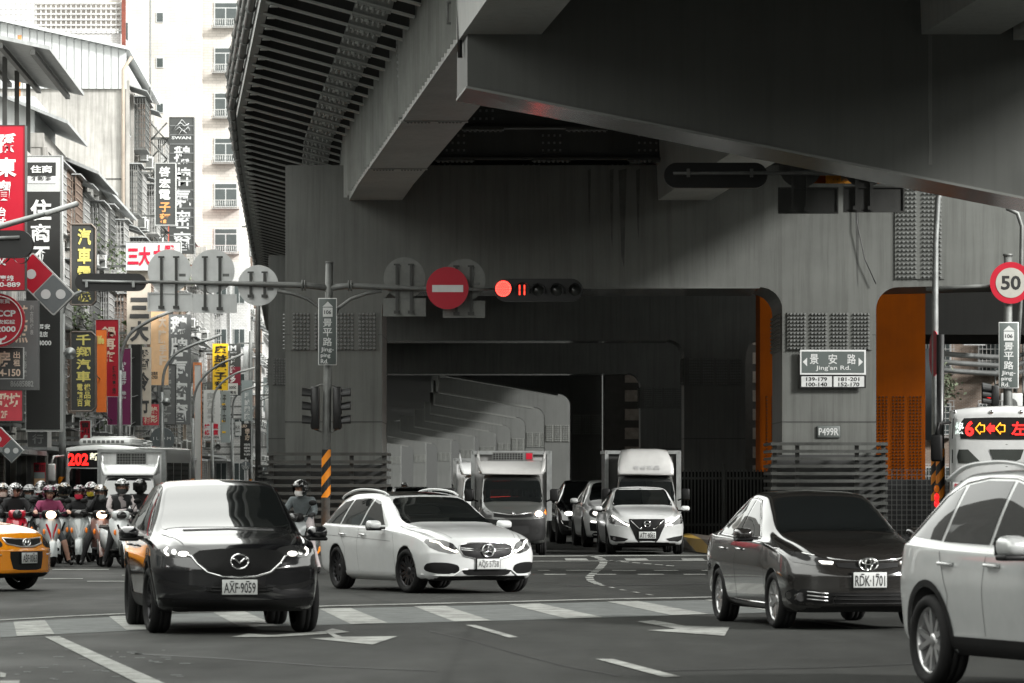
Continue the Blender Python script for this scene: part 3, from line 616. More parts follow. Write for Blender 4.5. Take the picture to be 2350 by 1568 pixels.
def facade_frame(d0):
    "local frame on the street front: u along the street away from the camera, n out over the street"
    a = math.atan(FS); return Matrix.Translation((FXd(d0), d0, 0)) @ Matrix.Rotation(-a, 4, 'Z')
def building(d0, d1, h, depth, wall, label, floors, rng_seed, gable=None, awn=True, cages=True, plants=False):
    rg = random.Random(rng_seed)
    root = empty('row_building', (FXd(d0), d0, 0), math.atan(-FS) * 1, label, 'building', 'old row buildings along the left street')
    Ln = (d1 - d0) / math.cos(math.atan(FS))
    m = MB(); m.box((-depth, 0, 0), (0, Ln - .05, h)); m.build('wall', wall, root)
    m = MB(); m.box((-depth, -.03, h), (-depth + .2, Ln, h + .9)); m.box((-.25, -.03, h), (.05, Ln, h + .5)); m.box((-depth + .2, -.03, h), (-.25, .2, h + .5)); m.box((-depth, .2, h), (-.2, Ln, h + .05)); m.build('parapet', M['plaster'], root)
    fh = h / floors
    nb = max(1, int(Ln / 3.6)); bw = Ln / nb
    for f in range(floors):
        for b in range(nb):
            u0 = b * bw + .35; u1 = (b + 1) * bw - .35; z0 = f * fh + (1.0 if f else .2); z1 = (f + 1) * fh - .45
            if f == 0:
                m = MB(); m.box((-.04, u0, 0), (.02, u1, z1)); m.build('shopfront', M['interior'], root)
                m = MB(); m.box((.0, u0 - .3, z1 + .02), (1.5, u1 + .3, z1 + .16)); m.build('canopy', M['roofgrey'], root)
                continue
            win = MB(); win.box((.0, u0, z0), (.06, u1, z1), 0); win.box((.06, u0 + .06, z0 + .06), (.075, (u0 + u1) / 2 - .04, z1 - .06), 1); win.box((.06, (u0 + u1) / 2 + .04, z0 + .06), (.075, u1 - .06, z1 - .06), 1)
            win.build('window', [M['winframe'], M['winglass']], root)
            r = rg.random()
            if cages and r < .62:
                cg = MB(); dd = rg.uniform(.3, .8); a, e = z0 - rg.uniform(.05, .5), z1 + rg.uniform(-.25, .15)
                nb_ = 9
                for k in range(nb_ + 1): u = lerp(u0 - .1, u1 + .1, k / nb_); cg.box((dd, u - .02, a), (dd + .03, u + .02, e))
                for k in range(9): z = lerp(a, e, k / 8); cg.box((dd + .03, u0 - .1, z - .02), (dd + .05, u1 + .1, z + .02))
                for uu in (u0 - .1, u1 + .1):
                    for k in range(6): x = lerp(.08, dd, k / 5); cg.box((x - .015, uu - .012, a), (x + .015, uu + .012, e))
                    for k in range(9): z = lerp(a, e, k / 8); cg.box((.08, uu + .012, z - .015), (dd, uu + .03, z + .015))
                cg.box((.06, u0 - .12, a - .08), (dd + .06, u1 + .12, a - .02)); cg.box((.06, u0 - .2, e + .02), (dd + .2, u1 + .2, e + .07), 1)
                cg.build('window_cage', [rg.choice([M['cage'], M['cage'], M['galv_dk'], M['rust_cage']]), M['roofgrey']], root)
            elif r < .85 and awn:
                aw = MB(); aw.add([(.06, u0 - .2, z1 + .25), (.06, u1 + .2, z1 + .25), (1.0, u1 + .2, z1 - .05), (1.0, u0 - .2, z1 - .05), (.06, u0 - .2, z1 + .3), (.06, u1 + .2, z1 + .3), (1.0, u1 + .2, z1), (1.0, u0 - .2, z1)], [(0, 1, 2, 3), (4, 7, 6, 5), (0, 3, 7, 4), (3, 2, 6, 7), (2, 1, 5, 6)]); aw.build('awning', M['roofgrey'], root)
            if rg.random() < .45:
                ac = MB(); uu = rg.uniform(u0, u1 - .8); zz = z0 - .75
                ac.bbox((.25, uu, zz), (.62, uu + .82, zz + .58), .03, 0); ac.cyl((.63, uu + .35, zz + .29), .23, .02, 'X', 14, 1); ac.box((.02, uu + .1, zz - .06), (.7, uu + .14, zz), 1); ac.box((.02, uu + .66, zz - .06), (.7, uu + .7, zz), 1)
                ac.box((.27, uu - .012, zz + .06), (.58, uu, zz + .5), 1)
                ac.build('air_conditioner', [M['white'], M['galv_dk']], root)
            if plants and rg.random() < .16:
                lf = MB()
                for k in range(60):
                    c = Vector((rg.uniform(.3, 1.0), rg.gauss((u0 + u1) / 2, .5), z0 + rg.gauss(0, .35))); s_ = rg.uniform(.06, .14)
                    q = [c + Vector((rg.uniform(-s_, s_), rg.uniform(-s_, s_), rg.uniform(-s_, s_))) for _ in range(4)]; lf.add(q, [(0, 1, 2, 3)])
                lf.build('balcony_foliage', M['leaf'], root)
    for k in range(max(1, nb)):
        u = k * bw + .12; pm = MB(); pm.tube([(.1, u, 0), (.1, u, h - .3), (.02, u, h)], .06, 6); pm.build('drain_pipe', M['galv'], root)
    for k in range(nb + 1):
        pl = MB(); u = min(k * bw, Ln - .4); pl.box((.0, u - .05, 0), (.18, u + .25, h)); pl.build('pilaster', wall, root)
    return root

# nearest buildings, off the left edge except for their street fronts
B = building(118, 141, 11.5, 12, M['tile_grey'], 'nearest dark shop house at the far left with a dark roof canopy', 4, 1)
B = building(141.2, 159, 12.2, 10, M['plaster'], 'grey shop house with a steel roof canopy behind the red restaurant sign', 4, 2)
m = MB(); strip(m, [[(-6, y, 16.6), (1.6, y, 15.0), (1.6, y, 15.12), (-6, y, 16.75)] for y in (-.5, 8, 16.4)]); m.build('roof_canopy', M['roofgrey'], B)
for y in (0, 5, 10, 15):
    m = MB(); m.box((-.3, y, 12.2), (-.15, y + .15, 15.3)); m.build('canopy_post', M['steel_dk'], B)
m = MB()
for k in range(7): m.box((-5 + k * 1.0, -.45, 15.1 + (-(-5 + k) + 1) * .2 - .25), (-4.85 + k * 1.0, 16, 15.1 + (-(-5 + k) + 1) * .2 - .1))
m.build('roof_joists', M['steel_dk'], B)
B = building(160, 185, 13.4, 14, M['plaster'], 'stained plaster house with arched balconies and a sheet roof', 4, 3, plants=True)
m = MB(); strip(m, [[(-9, y, 15.3), (-1.8, y, 15.3), (.9, y, 14.2), (.9, y, 14.32), (-1.8, y, 15.42), (-9, y, 15.42)] for y in (-.3, 11)]); m.build('sheet_roof', M['roofgrey'], B)
m = MB(); strip(m, [[(-2, y, 14.6), (1.3, y, 13.2), (1.3, y, 13.32), (-2, y, 14.75)] for y in (11.2, 24.5)]); m.build('sheet_roof', M['roofgrey'], B)
m = MB(); m.box((-6, .2, 13.4), (-.3, 10.8, 15.2)); m.build('rooftop_room', M['corr'], B)
B = building(186, 213, 13.6, 14, M['tile_grey'], 'tiled house with many barred windows below the stained gable', 4, 4, plants=True)
m = MB(); strip(m, [[(-5, y, 15.6), (.6, y, 13.8), (.6, y, 13.92), (-5, y, 15.75)] for y in (-.3, 26.5)]); m.build('sheet_roof', M['roofgrey'], B)
B = building(214, 246, 20.5, 11.5, M['plaster'], 'tall house with rain-stained grey gable and white corrugated steel top', 6, 5)
k_ = FPX / 214
m = MB()   # corrugated sheeting round the gable, street end lower
gx0, gx1 = -12.6, .05
ribs = 42
for i in range(ribs):
    x = lerp(-14.5, gx1, i / ribs); x2 = lerp(-14.5, gx1, (i + .86) / ribs)
    top = lerp(24.4, 21.9, max(0, (x + 11.4) / 11.4)) if x > -11.4 else lerp(23.2, 24.4, (x + 14.5) / 3.1)
    bot = 20.1 if x > -7.7 - .5 else 12.0
    m.box((x, -.16, bot), (x2, -.06, top)); m.box((x2, -.1, bot), (lerp(-14.5, gx1, (i + 1) / ribs), -.06, top))
m.build('corrugated_cladding', M['corr'], B)
m = MB(); strip(m, [[(-11.6, y, 24.5), (.2, y, 21.9), (.2, y, 22.05), (-11.6, y, 24.65)] for y in (-.5, 31)]); m.build('sheet_roof', M['corr'], B)
m = MB(); m.box((-11, .0, 20.5), (-.15, 31, 21.7)); m.build('upper_storey', M['corr'], B)
for x, z0, z1, w_ in ((-4.95, 20.2, 22.6, .09), (-4.98, 15.6, 20.1, .06), (-5.4, 11.5, 19.2, .07), (-7.3, 13, 15.4, .06), (-3.2, 12.6, 13, .15)):
    m = MB(); m.add([(x - w_, -.175 if z0 > 20 else -.012, z1), (x + w_, -.175 if z0 > 20 else -.012, z1), (x + w_ * .5, -.175 if z0 > 20 else -.012, z0), (x - w_ * .5, -.175 if z0 > 20 else -.012, z0)], [(0, 1, 2, 3)]); m.build('rust_streak', M['rust'], B)
m = MB(); m.box((-11.5, -.03, 15.85), (0, 0, 15.9)); m.box((-8, -.03, 11.6), (0, 0, 11.65)); m.build('wall_joint', M['steel_dk'], B)
m = MB(); m.tube([(-.1, -.12, 9), (-.1, -.12, 21), (.3, -.12, 21.6)], .09, 6); m.build('drain_pipe', M['plaster_tan'], B)
B = building(247, 280, 16.5, 12, M['plaster_tan'], 'tan house with rusty balcony bars beyond the gable house', 5, 6, plants=True)
m = MB(); m.box((-.2, 2, 16.5), (.9, 9, 19.5)); m.build('rooftop_room', M['corr'], B)
m = MB(); m.box((.05, 4, 12.5), (.9, 4.2, 16.3)); m.box((.85, 4, 12.5), (.9, 9, 16.3)); m.build('balcony_screen', mat('red_balcony_steel', (.55, .1, .06), .6, var=.3), B)
B = building(281, 316, 14.6, 12, M['tile_white'], 'white tiled house behind the tall swan-marked window sign', 4, 7)
m = MB(); strip(m, [[(-5, y, 15.8), (2.4, y, 14.6), (2.4, y, 14.72), (-5, y, 15.92)] for y in (0, 12)]); m.build('red_sheet_roof', M['redroof'], B)
building(317, 352, 17.5, 12, M['plaster'], 'pale plaster house past the yellow scale shop sign', 5, 8)
building(353, 395, 20, 12, M['tile_white'], 'pale tiled block further along the left street', 6, 9)
building(396, 450, 24, 12, M['plaster'], 'tall pale block with curved balconies near the viaduct edge', 7, 10)
building(451, 520, 28, 14, M['tile_white'], 'hazy white block closing the left street', 8, 11, cages=False)

# beige tower block
root = empty('apartment_tower', (-20.3, 330, 0), 0, 'tall beige tiled apartment tower with small windows, top out of view', 'building')
m = MB(); m.box((-8.3, 0, 0), (-2.2, 14, 50)); m.build('wall', M['tile_beige'], root)
m = MB(); m.box((-2.2, .9, 0), (.5, 14, 50)); m.build('wing_wall', M['tile_beige'], root)
kk = FPX / 330
for i in range(12):
    z = HC + (CY - (58 + i * 104)) / kk
    if z < 8: break
    w_ = MB(); w_.box((-1.35, .83, z), (.35, .9, z + 1.75), 0); w_.box((-1.27, .815, z + .08), (-.55, .83, z + 1.3), 1); w_.box((-.47, .815, z + .08), (.27, .83, z + 1.3), 1); w_.box((-1.27, .815, z + 1.38), (.27, .83, z + 1.68), 1); w_.build('window', [M['winframe'], M['winglass']], root)
    w_ = MB(); w_.box((-1.5, .2, z - .15), (.5, .9, z - .1)); w_.box((-1.5, .18, z + .45), (.5, .21, z + .5))
    for k in range(16): x = -1.5 + k * .132; w_.tube([(x, .2, z - .1), (x, .05, z + .1), (x, .2, z + .45)], .02, 4)
    w_.build('window_balcony', M['cage'], root)
for i in range(4):
    z = HC + (CY - (52 + i * 104)) / kk
    w_ = MB(); w_.box((-5.5, -.06, z), (-4.95, 0, z + .75), 0); w_.box((-5.44, -.075, z + .06), (-5.01, -.06, z + .69), 1); w_.build('window', [M['winframe'], M['winglass']], root)
for z, h in ((33.6, 1.3), (34.9, 1.1)):
    pass
w_ = MB(); w_.box((-8.25, -.06, 33.5), (-7.5, 0, 35.0), 0); w_.box((-8.2, -.075, 33.6), (-7.55, -.06, 34.9), 1); w_.build('window', [M['winframe'], M['winglass']], root)
root = empty('corner_house', (P(445, 0, 327).x, 326.5, 0), 0, 'pale house with red sheet lean-to roof below the beige tower, white walls', 'building')
m = MB(); m.box((0, 0, 0), (3.9, 3.2, 17.4)); m.build('wall', M['tile_white'], root)
m = MB(); m.add([(-.1, -.6, 18.6), (2.3, -.6, 17.5), (2.3, 3.2, 17.5), (-.1, 3.2, 18.6), (-.1, -.6, 18.75), (2.3, -.6, 17.65), (2.3, 3.2, 17.65), (-.1, 3.2, 18.75)], [(0, 1, 2, 3), (4, 7, 6, 5), (0, 4, 5, 1), (1, 5, 6, 2), (0, 3, 7, 4)]); m.build('sheet_roof', M['redroof'], root)
for i in range(5):
    for x in (.3, 1.6, 2.9):
        w_ = MB(); z = 1.6 + i * 3.2; w_.box((x, -.06, z), (x + .8, -.002, z + 1.4), 0); w_.box((x + .05, -.075, z + .05), (x + .37, -.06, z + 1.35), 1); w_.box((x + .43, -.075, z + .05), (x + .75, -.06, z + 1.35), 1); w_.build('window', [M['winframe'], M['winglass']], root)
    ac = MB(); ac.bbox((2.45, -.5, 1.3 + i * 3.2), (2.85, -.1, 1.75 + i * 3.2), .03); ac.build('air_conditioner', M['white'], root)
for x in (1.25, 2.65): m = MB(); m.tube([(x, -.1, 0), (x, -.1, 17.2)], .05, 5); m.build('drain_pipe', M['galv'], root)
# rooftop terrace and lattice behind the gable, far left
root = empty('tiled_block', (-34, 300, 0), 0, 'white tiled block with lattice parapet behind the gable roof', 'building')
m = MB(); m.box((-6, 0, 0), (8.2, 14, 31.2)); m.build('wall', M['tile_white'], root)
m = MB()
for k in range(44): m.box((-6 + k * .33, -.12, 31.2), (-5.9 + k * .33, 0, 33.2))
for k in range(6): m.box((-6, -.16, 31.3 + k * .36), (8.3, -.121, 31.42 + k * .36))
m.build('lattice_parapet', M['tile_white'], root)
m = MB(); m.box((2.5, .05, 31.5), (8.2, .2, 37.5)); m.build('upper_wall', M['tile_beige'], root)
for x in (2.9, 5.2): m = MB(); m.box((x, -.02, 34.2), (x + 1.3, .04, 35.3)); m.build('window', M['winglass'], root)
m = MB(); m.box((8.3, -.4, 29), (8.55, 0, 37)); m.build('rusty_column', mat('rusty_red_steel', (.16, .04, .025), .7, var=.3), root)
m = MB(); m.tube([(-1.5, -1, 31), (-1.5, -1, 38)], .3, 8); m.build('mast', M['galv'], root)
# far street end
root = empty('far_block', (-24, 600, 0), 0, 'pale hazy block far at the end of the left street', 'building')
m = MB(); m.box((-14, 0, 0), (6, 14, 34)); m.build('wall', M['tile_white'], root)
m = MB()
for i in range(8):
    for j in range(8): m.box((-13 + i * 2.4, -.1, 2 + j * 3.6), (-11.6 + i * 2.4, 0, 4 + j * 3.6))
m.build('windows', M['winglass'], root)

root = empty('distant_block', (-10, 840, 0), 0, 'hazy grey block closing the far end of the passage under the viaduct', 'building')
m = MB(); m.box((-45, 0, 0), (30, 14, 40)); m.build('wall', mat('far_grey_wall', (.03, .031, .03), .8, var=.2), root)
# ================================================================ RIGHT: brick building seen under the ramp, dark block in the passage
M['brick'] = brick_mat('brown_brick', (.22, .16, .12), (.18, .13, .1), (.3, .28, .25), .23, .07)
root = empty('brick_building', (21.5, 230, 0), 0, 'brown brick building with window bars and air conditioners seen below the ramp at right', 'building')
m = MB(); m.box((-2, 0, 0), (14, 12, 26)); m.build('wall', M['brick'], root)
for i, x in enumerate((-.6, 2.1, 4.6)):
    for z in (.8, 4.0, 7.2, 10.4):
        w_ = MB(); w_.box((x, -.06, z), (x + 1.3, 0, z + 1.6), 0); w_.box((x + .06, -.075, z + .06), (x + 1.24, -.06, z + 1.54), 1); w_.build('window', [M['winframe'], M['winglass']], root)
        w_ = MB()
        for k in range(8): w_.box((x - .1 + k * .21, -.5, z - .1), (x - .07 + k * .21, -.47, z + 1.7))
        for k in range(7): w_.box((x - .1, -.53, z - .1 + k * .3), (x + 1.42, -.501, z - .06 + k * .3))
        w_.box((x - .1, -.5, z - .16), (x + 1.42, -.02, z - .12)); w_.build('window_cage', M['cage'], root)
for x, z in ((3.15, 4.9), (4.4, 5.0)):
    ac = MB(); ac.bbox((x, -.5, z), (x + 1.1, -.1, z + 1.2), .04); ac.box((x + .1, -.6, z - .1), (x + .16, 0, z - .02), 1); ac.box((x + .9, -.6, z - .1), (x + .96, 0, z - .02), 1); ac.cyl((x + .5, -.51, z + .6), .35, .02, 'Y', 16, 1); ac.build('air_conditioner', [M['white'], M['galv_dk']], root)
for k in range(5):
    m = MB(); m.tube([(2.9 + k * .7, -.2, 0), (2.9 + k * .7, -.2, 20)], .05, 5); m.build('drain_pipe', M['galv'], root)
for k in range(3):
    m = MB(); z = 8.0 - k * .42
    m.tube([(-1.9, -1.2 - k * .2, z + .25), (1.0, -1.2 - k * .2, z), (3.6, -1.2 - k * .2, z - .15), (4.4, -1.2 - k * .2, z + .1), (4.75, -1.2 - k * .2, z + .9), (4.75, -1.2 - k * .2, z + 4)], .13, 8); m.build('conduit', M['galv'], root)
root = empty('dark_block', (9.6, 242, 0), 0, 'dark building behind the passage columns with strips of dim windows', 'building')
m = MB(); m.box((-4.66, 0, 0), (9, 5, 12)); m.build('wall', mat('dark_render', (.075, .072, .067), .8, var=.2), root)
for i, x in enumerate((-3.6, -.5, 1.3, 3.2)):
    for j in range(9):
        m = MB(); m.box((x, -.08, .9 + j * 1.0), (x + .75, 0, 1.5 + j * 1.0)); m.build('window', mat('dim_window', (.3, .26, .22), .3, var=.3), root)
m = MB(); m.box((4.2, -.1, 0), (6.6, 0, 4.6)); m.build('tan_shutter', mat('tan_shutter', (.06, .042, .032), .7, var=.2), root)
# tree at right
root = empty('street_tree', (19.9, 222, 0), 0, 'leafy tree beside the brick building at right', 'tree')
m = MB(); m.tube([(0, 0, 0), (.05, 0, 2.6), (.3, .1, 4.2), (.7, 0, 5.6)], [.16, .12, .08, .04], 7); m.tube([(.05, 0, 2.6), (-.5, .1, 4.2), (-.8, 0, 5.2)], [.09, .06, .03], 6); m.build('trunk', mat('bark', (.1, .085, .07), .9, var=.3), root)
rg = random.Random(5); m = MB()
for k in range(1500):
    cc = rg.choice([(0, 0, 5.6, 1.2), (-.8, .2, 5.0, .9), (.9, -.2, 6.2, 1.0), (.3, 0, 7.0, .8)])
    c = Vector((cc[0] + rg.gauss(0, cc[3] * .45), cc[1] + rg.gauss(0, cc[3] * .45), cc[2] + rg.gauss(0, cc[3] * .4))); s_ = rg.uniform(.08, .16)
    t = Vector((rg.gauss(0, 1), rg.gauss(0, 1), rg.gauss(0, .6))).normalized(); b = t.cross(Vector((rg.gauss(0, 1), rg.gauss(0, 1), rg.gauss(0, 1)))).normalized()
    m.add([c - t * s_, c + b * s_ * .5, c + t * s_, c - b * s_ * .5], [(0, 1, 2, 3)])
m.build('crown', mat('tree_leaf', (.16, .19, .12), .5, var=.4, scale=5), root)

# blocks outside the frame, there for the reflections in the cars and the daylight they cut off
def plain_block(x0, x1, y0, y1, h, wallm, label):
    root = empty('street_block', (x0, y0, 0), 0, label, 'building')
    m = MB(); m.box((0, 0, 0), (x1 - x0, y1 - y0, h)); m.build('wall', wallm, root)
    m = MB(); W_, D_ = x1 - x0, y1 - y0
    for z in range(1, int(h / 3.4)):
        for i in range(int(D_ / 3)):
            for xx in (-.05, W_): m.box((xx, 1 + i * 3, z * 3.4 + .9), (xx + .05, 2.9 + i * 3, z * 3.4 + 2.5))
        for i in range(int(W_ / 3)):
            for yy in (-.05, D_): m.box((.6 + i * 3, yy, z * 3.4 + .9), (2.5 + i * 3, yy + .05, z * 3.4 + 2.5))
    m.build('windows', M['winglass'], root)
    m = MB()
    for i in range(int(D_ / 5)):
        for xx in (-.9, W_ + .1): m.box((xx, 1 + i * 5, 3.2 + (i % 3) * 1.2), (xx + .8, 1.25 + i * 5, 7.5 + (i % 2) * 3), i % 4)
    m.build('shop_signs', [SGX['red'], SGX['white'], SGX['white'], SGX['dark']], root)
SGX = dict(white=mat('sign_white', (.6, .61, .6), .45, var=.05), red=M['red'], yellow=mat('sign_yellow', (.9, .55, .02), .4, var=.05), dark=mat('sign_dark', (.055, .058, .056), .5, var=.1))
plain_block(-40, -19, 20, 116, 13, mat('dark_shop_wall', (.1, .1, .095), .8, var=.2), 'tiled shop block beyond the left edge, seen only mirrored in the black SUV')
plain_block(30, 50, -40, 215, 13, MATS['dark_shop_wall'], 'long block beyond the right edge, seen only mirrored in car windows')
plain_block(-60, 60, -95, -70, 17, MATS['dark_shop_wall'], 'block behind the viewpoint, seen only mirrored in windscreens')
# ================================================================ SHOP SIGNS
SG = dict(white=mat('sign_white', (.6, .61, .6), .45, var=.05), grey=mat('sign_grey', (.15, .155, .155), .5, var=.08), dark=mat('sign_dark', (.055, .058, .056), .5, var=.1), black=mat('sign_black', (.02, .021, .02), .4, var=.1),
          red=M['red'], bronze=mat('sign_bronze_frame', (.2, .165, .14), .5, .2, var=.2), beige=mat('sign_beige', (.62, .55, .46), .5, var=.08), tan=mat('sign_tan', (.78, .5, .28), .5, var=.08), orange=mat('sign_orange', (.9, .2, .03), .4, var=.06),
          purple=mat('sign_purple', (.16, .015, .08), .4, var=.08), yellow=mat('sign_yellow', (.9, .55, .02), .4, var=.05), slate=mat('sign_slate', (.3, .34, .34), .5, var=.06), maroon=mat('sign_maroon', (.2, .01, .03), .4, var=.1), ltgrey=mat('sign_light_grey', (.45, .46, .45), .5, var=.06), fadedred=mat('sign_faded_red', (.55, .05, .07), .5, var=.1))
TX = dict(w=mat('letter_white', (.75, .76, .75), .4, var=0), k=M['ink'], y=mat('letter_yellow', (.8, .7, .2), .4, var=0), o=mat('letter_orange', (.8, .35, .12), .4, var=0), r=mat('letter_red', (.6, .01, .04), .4, var=0), c=mat('letter_cream', (.72, .58, .46), .4, var=0), g=mat('letter_grey', (.38, .39, .38), .4, var=0), s=mat('letter_silver', (.55, .56, .56), .4, var=0), d=mat('letter_dark', (.06, .06, .06), .5, var=0), p=mat('letter_pink', (.75, .45, .4), .4, var=0))
def sign(label, box, base, texts=(), d=None, frame=None, fw=1.2, thick=.3, panels=(), outline=None, bracket=True, chamfer=0, shape=None, name='shop_sign', group='shop signs over the left street', adj=0):
    """box in picture measure (x0,y0,x1,y1); texts: (string, x0,y0,x1,y1, colour, vertical, bold)"""
    x0, y0, x1, y1 = box; d = DS(x0) + adj if (d is None or (d >= 135 and name in ('shop_sign',) and group)) else d; a = P(x0, y1, d); b = P(x1, y0, d); k = d / FPX
    root = empty(name, (a.x, d, a.z), 0, label, 'sign', group)
    T = lambda px, py: ((px - x0) * k, (y1 - py) * k)
    W, H = b.x - a.x, b.z - a.z
    m = MB()
    if shape: m.prism([T(*p) for p in shape], 0, thick)
    elif chamfer:
        c = chamfer * k; poly = [(0, c * .3), (c * .3, 0), (W - c, 0), (W, c), (W, H - c), (W - c, H), (c * .3, H), (0, H - c * .3)]; m.prism(poly, 0, thick)
    else: m.box((0, 0, 0), (W, thick, H))
    m.build('board', SG[base], root)
    if frame:
        f = fw * k; m = MB()
        if chamfer: 
            pts = poly + poly[:1]; m.tube([(p[0], -.01, p[1]) for p in pts], f * .6, 6, smooth=False)
        else: m.box((-f, -.03, -f), (W + f, thick + .01, 0)); m.box((-f, -.03, H), (W + f, thick + .01, H + f)); m.box((-f, -.03, 0), (0, thick + .01, H)); m.box((W, -.03, 0), (W + f, thick + .01, H))
        m.build('frame', SG[frame], root)
    lay = .012
    for (px0, py0, px1, py1, col) in panels:
        q0, q1 = T(px0, py1), T(px1, py0); m = MB(); m.box((q0[0], -lay, q0[1]), (q1[0], -.002, q1[1])); m.build('panel', SG[col], root); lay += .006
    by = {}
    for t in texts:
        s_, tx0, ty0, tx1, ty1, col = t[:6]; ver = t[6] if len(t) > 6 else False; bold = t[7] if len(t) > 7 else .025
        mb = by.setdefault(col, MB()); q0, q1 = T(tx0, ty1), T(tx1, ty0)
        text_into(mb, s_, q0[0], q0[1], q1[0], q1[1], -lay - .01, 0, bold, vertical=ver)
    for col, mb in by.items(): mb.build('lettering', TX[col], root)
    if bracket:
        xb = min(-.3, (FXd(d) - a.x))
        m = MB()
        for fz in (.15, .85): m.box((xb, thick * .3, H * fz - .05), (-.001 if not frame else -fw * k - .001, thick * .7, H * fz + .05))
        m.build('wall_bracket', M['galv_dk'], root)
    return root, T, k
V = True
r0, T, k = sign('large red restaurant sign with white brush lettering at the far left edge', (-58, 288, 57, 666), 'red', [('孫', -8, 306, 38, 352, 'w', 0, .035), ('東', -8, 362, 38, 406, 'w', 0, .035), ('寶', -8, 414, 26, 462, 'w', 0, .035), ('台式', -4, 474, 14, 522, 'w', V), ('父', -6, 586, 14, 610, 'w'), ('加盟專線', -34, 632, 32, 646, 'w'), ('0800-030-889', -70, 648, 47, 659, 'w')], d=128, frame='dark', fw=1, thick=.5)
sign('white and black estate agency sign with huge white letters', (60, 358, 142, 990), 'ltgrey', [('住商', 70, 380, 120, 397, 'w'), ('不動產', 71, 403, 119, 416, 'd'), ('住', 70, 458, 118, 506, 'w', 0, .03), ('商', 71, 514, 116, 556, 'w', 0, .025), ('不', 71, 566, 116, 606, 'w', 0, .035), ('中和景安', 62, 744, 115, 756, 'w'), ('加盟店', 72, 761, 110, 774, 'w'), ('2943-4000', 52, 782, 118, 793, 'w')], panels=[(63, 373, 128, 404, 'black'), (64, 405, 128, 421, 'white'), (60, 440, 138, 986, 'black')], frame='ltgrey', fw=1, d=165)
sign('narrow red and white strip sign beside the estate agency sign', (140.5, 556, 147, 720), 'white', panels=[(141.5, 562, 145, 716, 'red')], d=168, thick=.15)
SG['slate_dk'] = mat('sign_slate_dark', (.12, .135, .14), .5, var=.06)
def domino_tile(cx, cy, hd, d, label):
    "two squares side by side, turned 45 degrees: red square upper left with one dot, grey square lower right with two"
    q = hd / 2     # centre offset of each square along the diagonal
    def sq(ox, oy, e, rnd=.1):
        pts = [(cx + ox, cy + oy - hd * e), (cx + ox + hd * e, cy + oy), (cx + ox, cy + oy + hd * e), (cx + ox - hd * e, cy + oy)]
        return rr(pts, rnd)
    def rr(pts, q_=.1):
        out = []; n = len(pts)
        for i in range(n):
            p, a, b = pts[i], pts[i - 1], pts[(i + 1) % n]
            A = tuple(lerp(p[j], a[j], q_) for j in (0, 1)); Bq = tuple(lerp(p[j], b[j], q_) for j in (0, 1))
            for t in (0, .25, .5, .75, 1): out.append(tuple((1 - t)**2 * A[j] + 2 * t * (1 - t) * p[j] + t * t * Bq[j] for j in (0, 1)))
        return out
    e = 1.06
    outer = rr([(cx - q, cy - q - hd * e), (cx + q + hd * e, cy + q), (cx + q, cy + q + hd * e), (cx - q - hd * e, cy - q)], .06)
    x0, x1 = cx - q - hd * e, cx + q + hd * e; y0, y1 = cy - q - hd * e, cy + q + hd * e
    root, T, k = sign(label, (x0, y0, x1, y1), 'ltgrey', d=d, shape=outer, thick=.25, name='domino_sign')
    def part(name, pts, col, y):
        m = MB(); m.prism([T(*p) for p in pts], -y, -y + .008); m.build(name, col, root)
    part('red_square', sq(-q, -q, .97, .05), SG['red'], .012); part('grey_square', sq(q, q, .97, .08), SG['slate_dk'], .012)
    for dx, dy in ((-q - hd * .08, -q + hd * .02), (q - hd * .37, q), (q + hd * .36, q)): part('dot', ellipse(cx + dx, cy + dy, hd * .24, hd * .24, 20), TX['s'], .024)
domino_tile(99, 652, 47, 132, 'large red and grey tilted domino sign with three white dots')
domino_tile(13, 1021, 27, 124, 'small red and grey tilted domino sign at the lower left edge')
sign('dark bronze-framed car electrics sign with yellow letters, upper one', (162, 515, 219, 700), 'dark', [('汽車電機', 178, 522, 209, 695, 'y', V, .03)], frame='bronze', fw=4, chamfer=9, thick=.6)
sign('dark bronze-framed car workshop sign with yellow letters, lower one', (162, 762, 219, 944), 'dark', [('千翔汽車', 175, 766, 208, 878, 'y', V, .03), ('電精百', 177, 880, 190, 934, 'y', V), ('機品貨', 193, 880, 208, 934, 'y', V)], frame='bronze', fw=4, chamfer=9, thick=.6)
sign('orange ribbed sign sticking out behind the bronze-framed one', (221, 758, 243, 946), 'orange', [('life', 224, 770, 239, 790, 'y', 0, .04)], adj=-2.5, thick=.4)
sign('red hotpot sign with cream letters', (220, 734, 272, 910), 'red', [('鍋再來', 233, 748, 265, 832, 'c', V, .035), ('平價小火鍋', 230, 840, 244, 908, 'k', V), ('預約專線', 258, 840, 266, 905, 'k', V)], d=192, frame='ltgrey', fw=1)
sign('purple sign with white letters behind a lamp post', (247, 800, 300, 975), 'purple', [('胖哩平港', 276, 830, 290, 918, 's', V)], d=205, frame='ltgrey', fw=1)
sign('blank narrow black sign seen from the side', (301, 791, 323, 977), 'black', d=209, thick=.8)
sign('pale sign with bold red characters high over the street', (290, 556, 415, 620), 'white', [('三大', 293, 566, 346, 611, 'r', 0, .04), ('大醫', 352, 562, 402, 611, 'r', 0, .04)], d=225, frame='ltgrey', fw=1)
sign('beige clinic sign with thick dark characters', (291, 615, 345, 790), 'beige', [('三大', 298, 680, 342, 788, 'd', V, .05)], d=215)
sign('lower beige clinic sign half hidden by the black one', (308, 797, 346, 957), 'beige', [('醫令行', 316, 800, 342, 952, 'd', V, .04)], d=217)
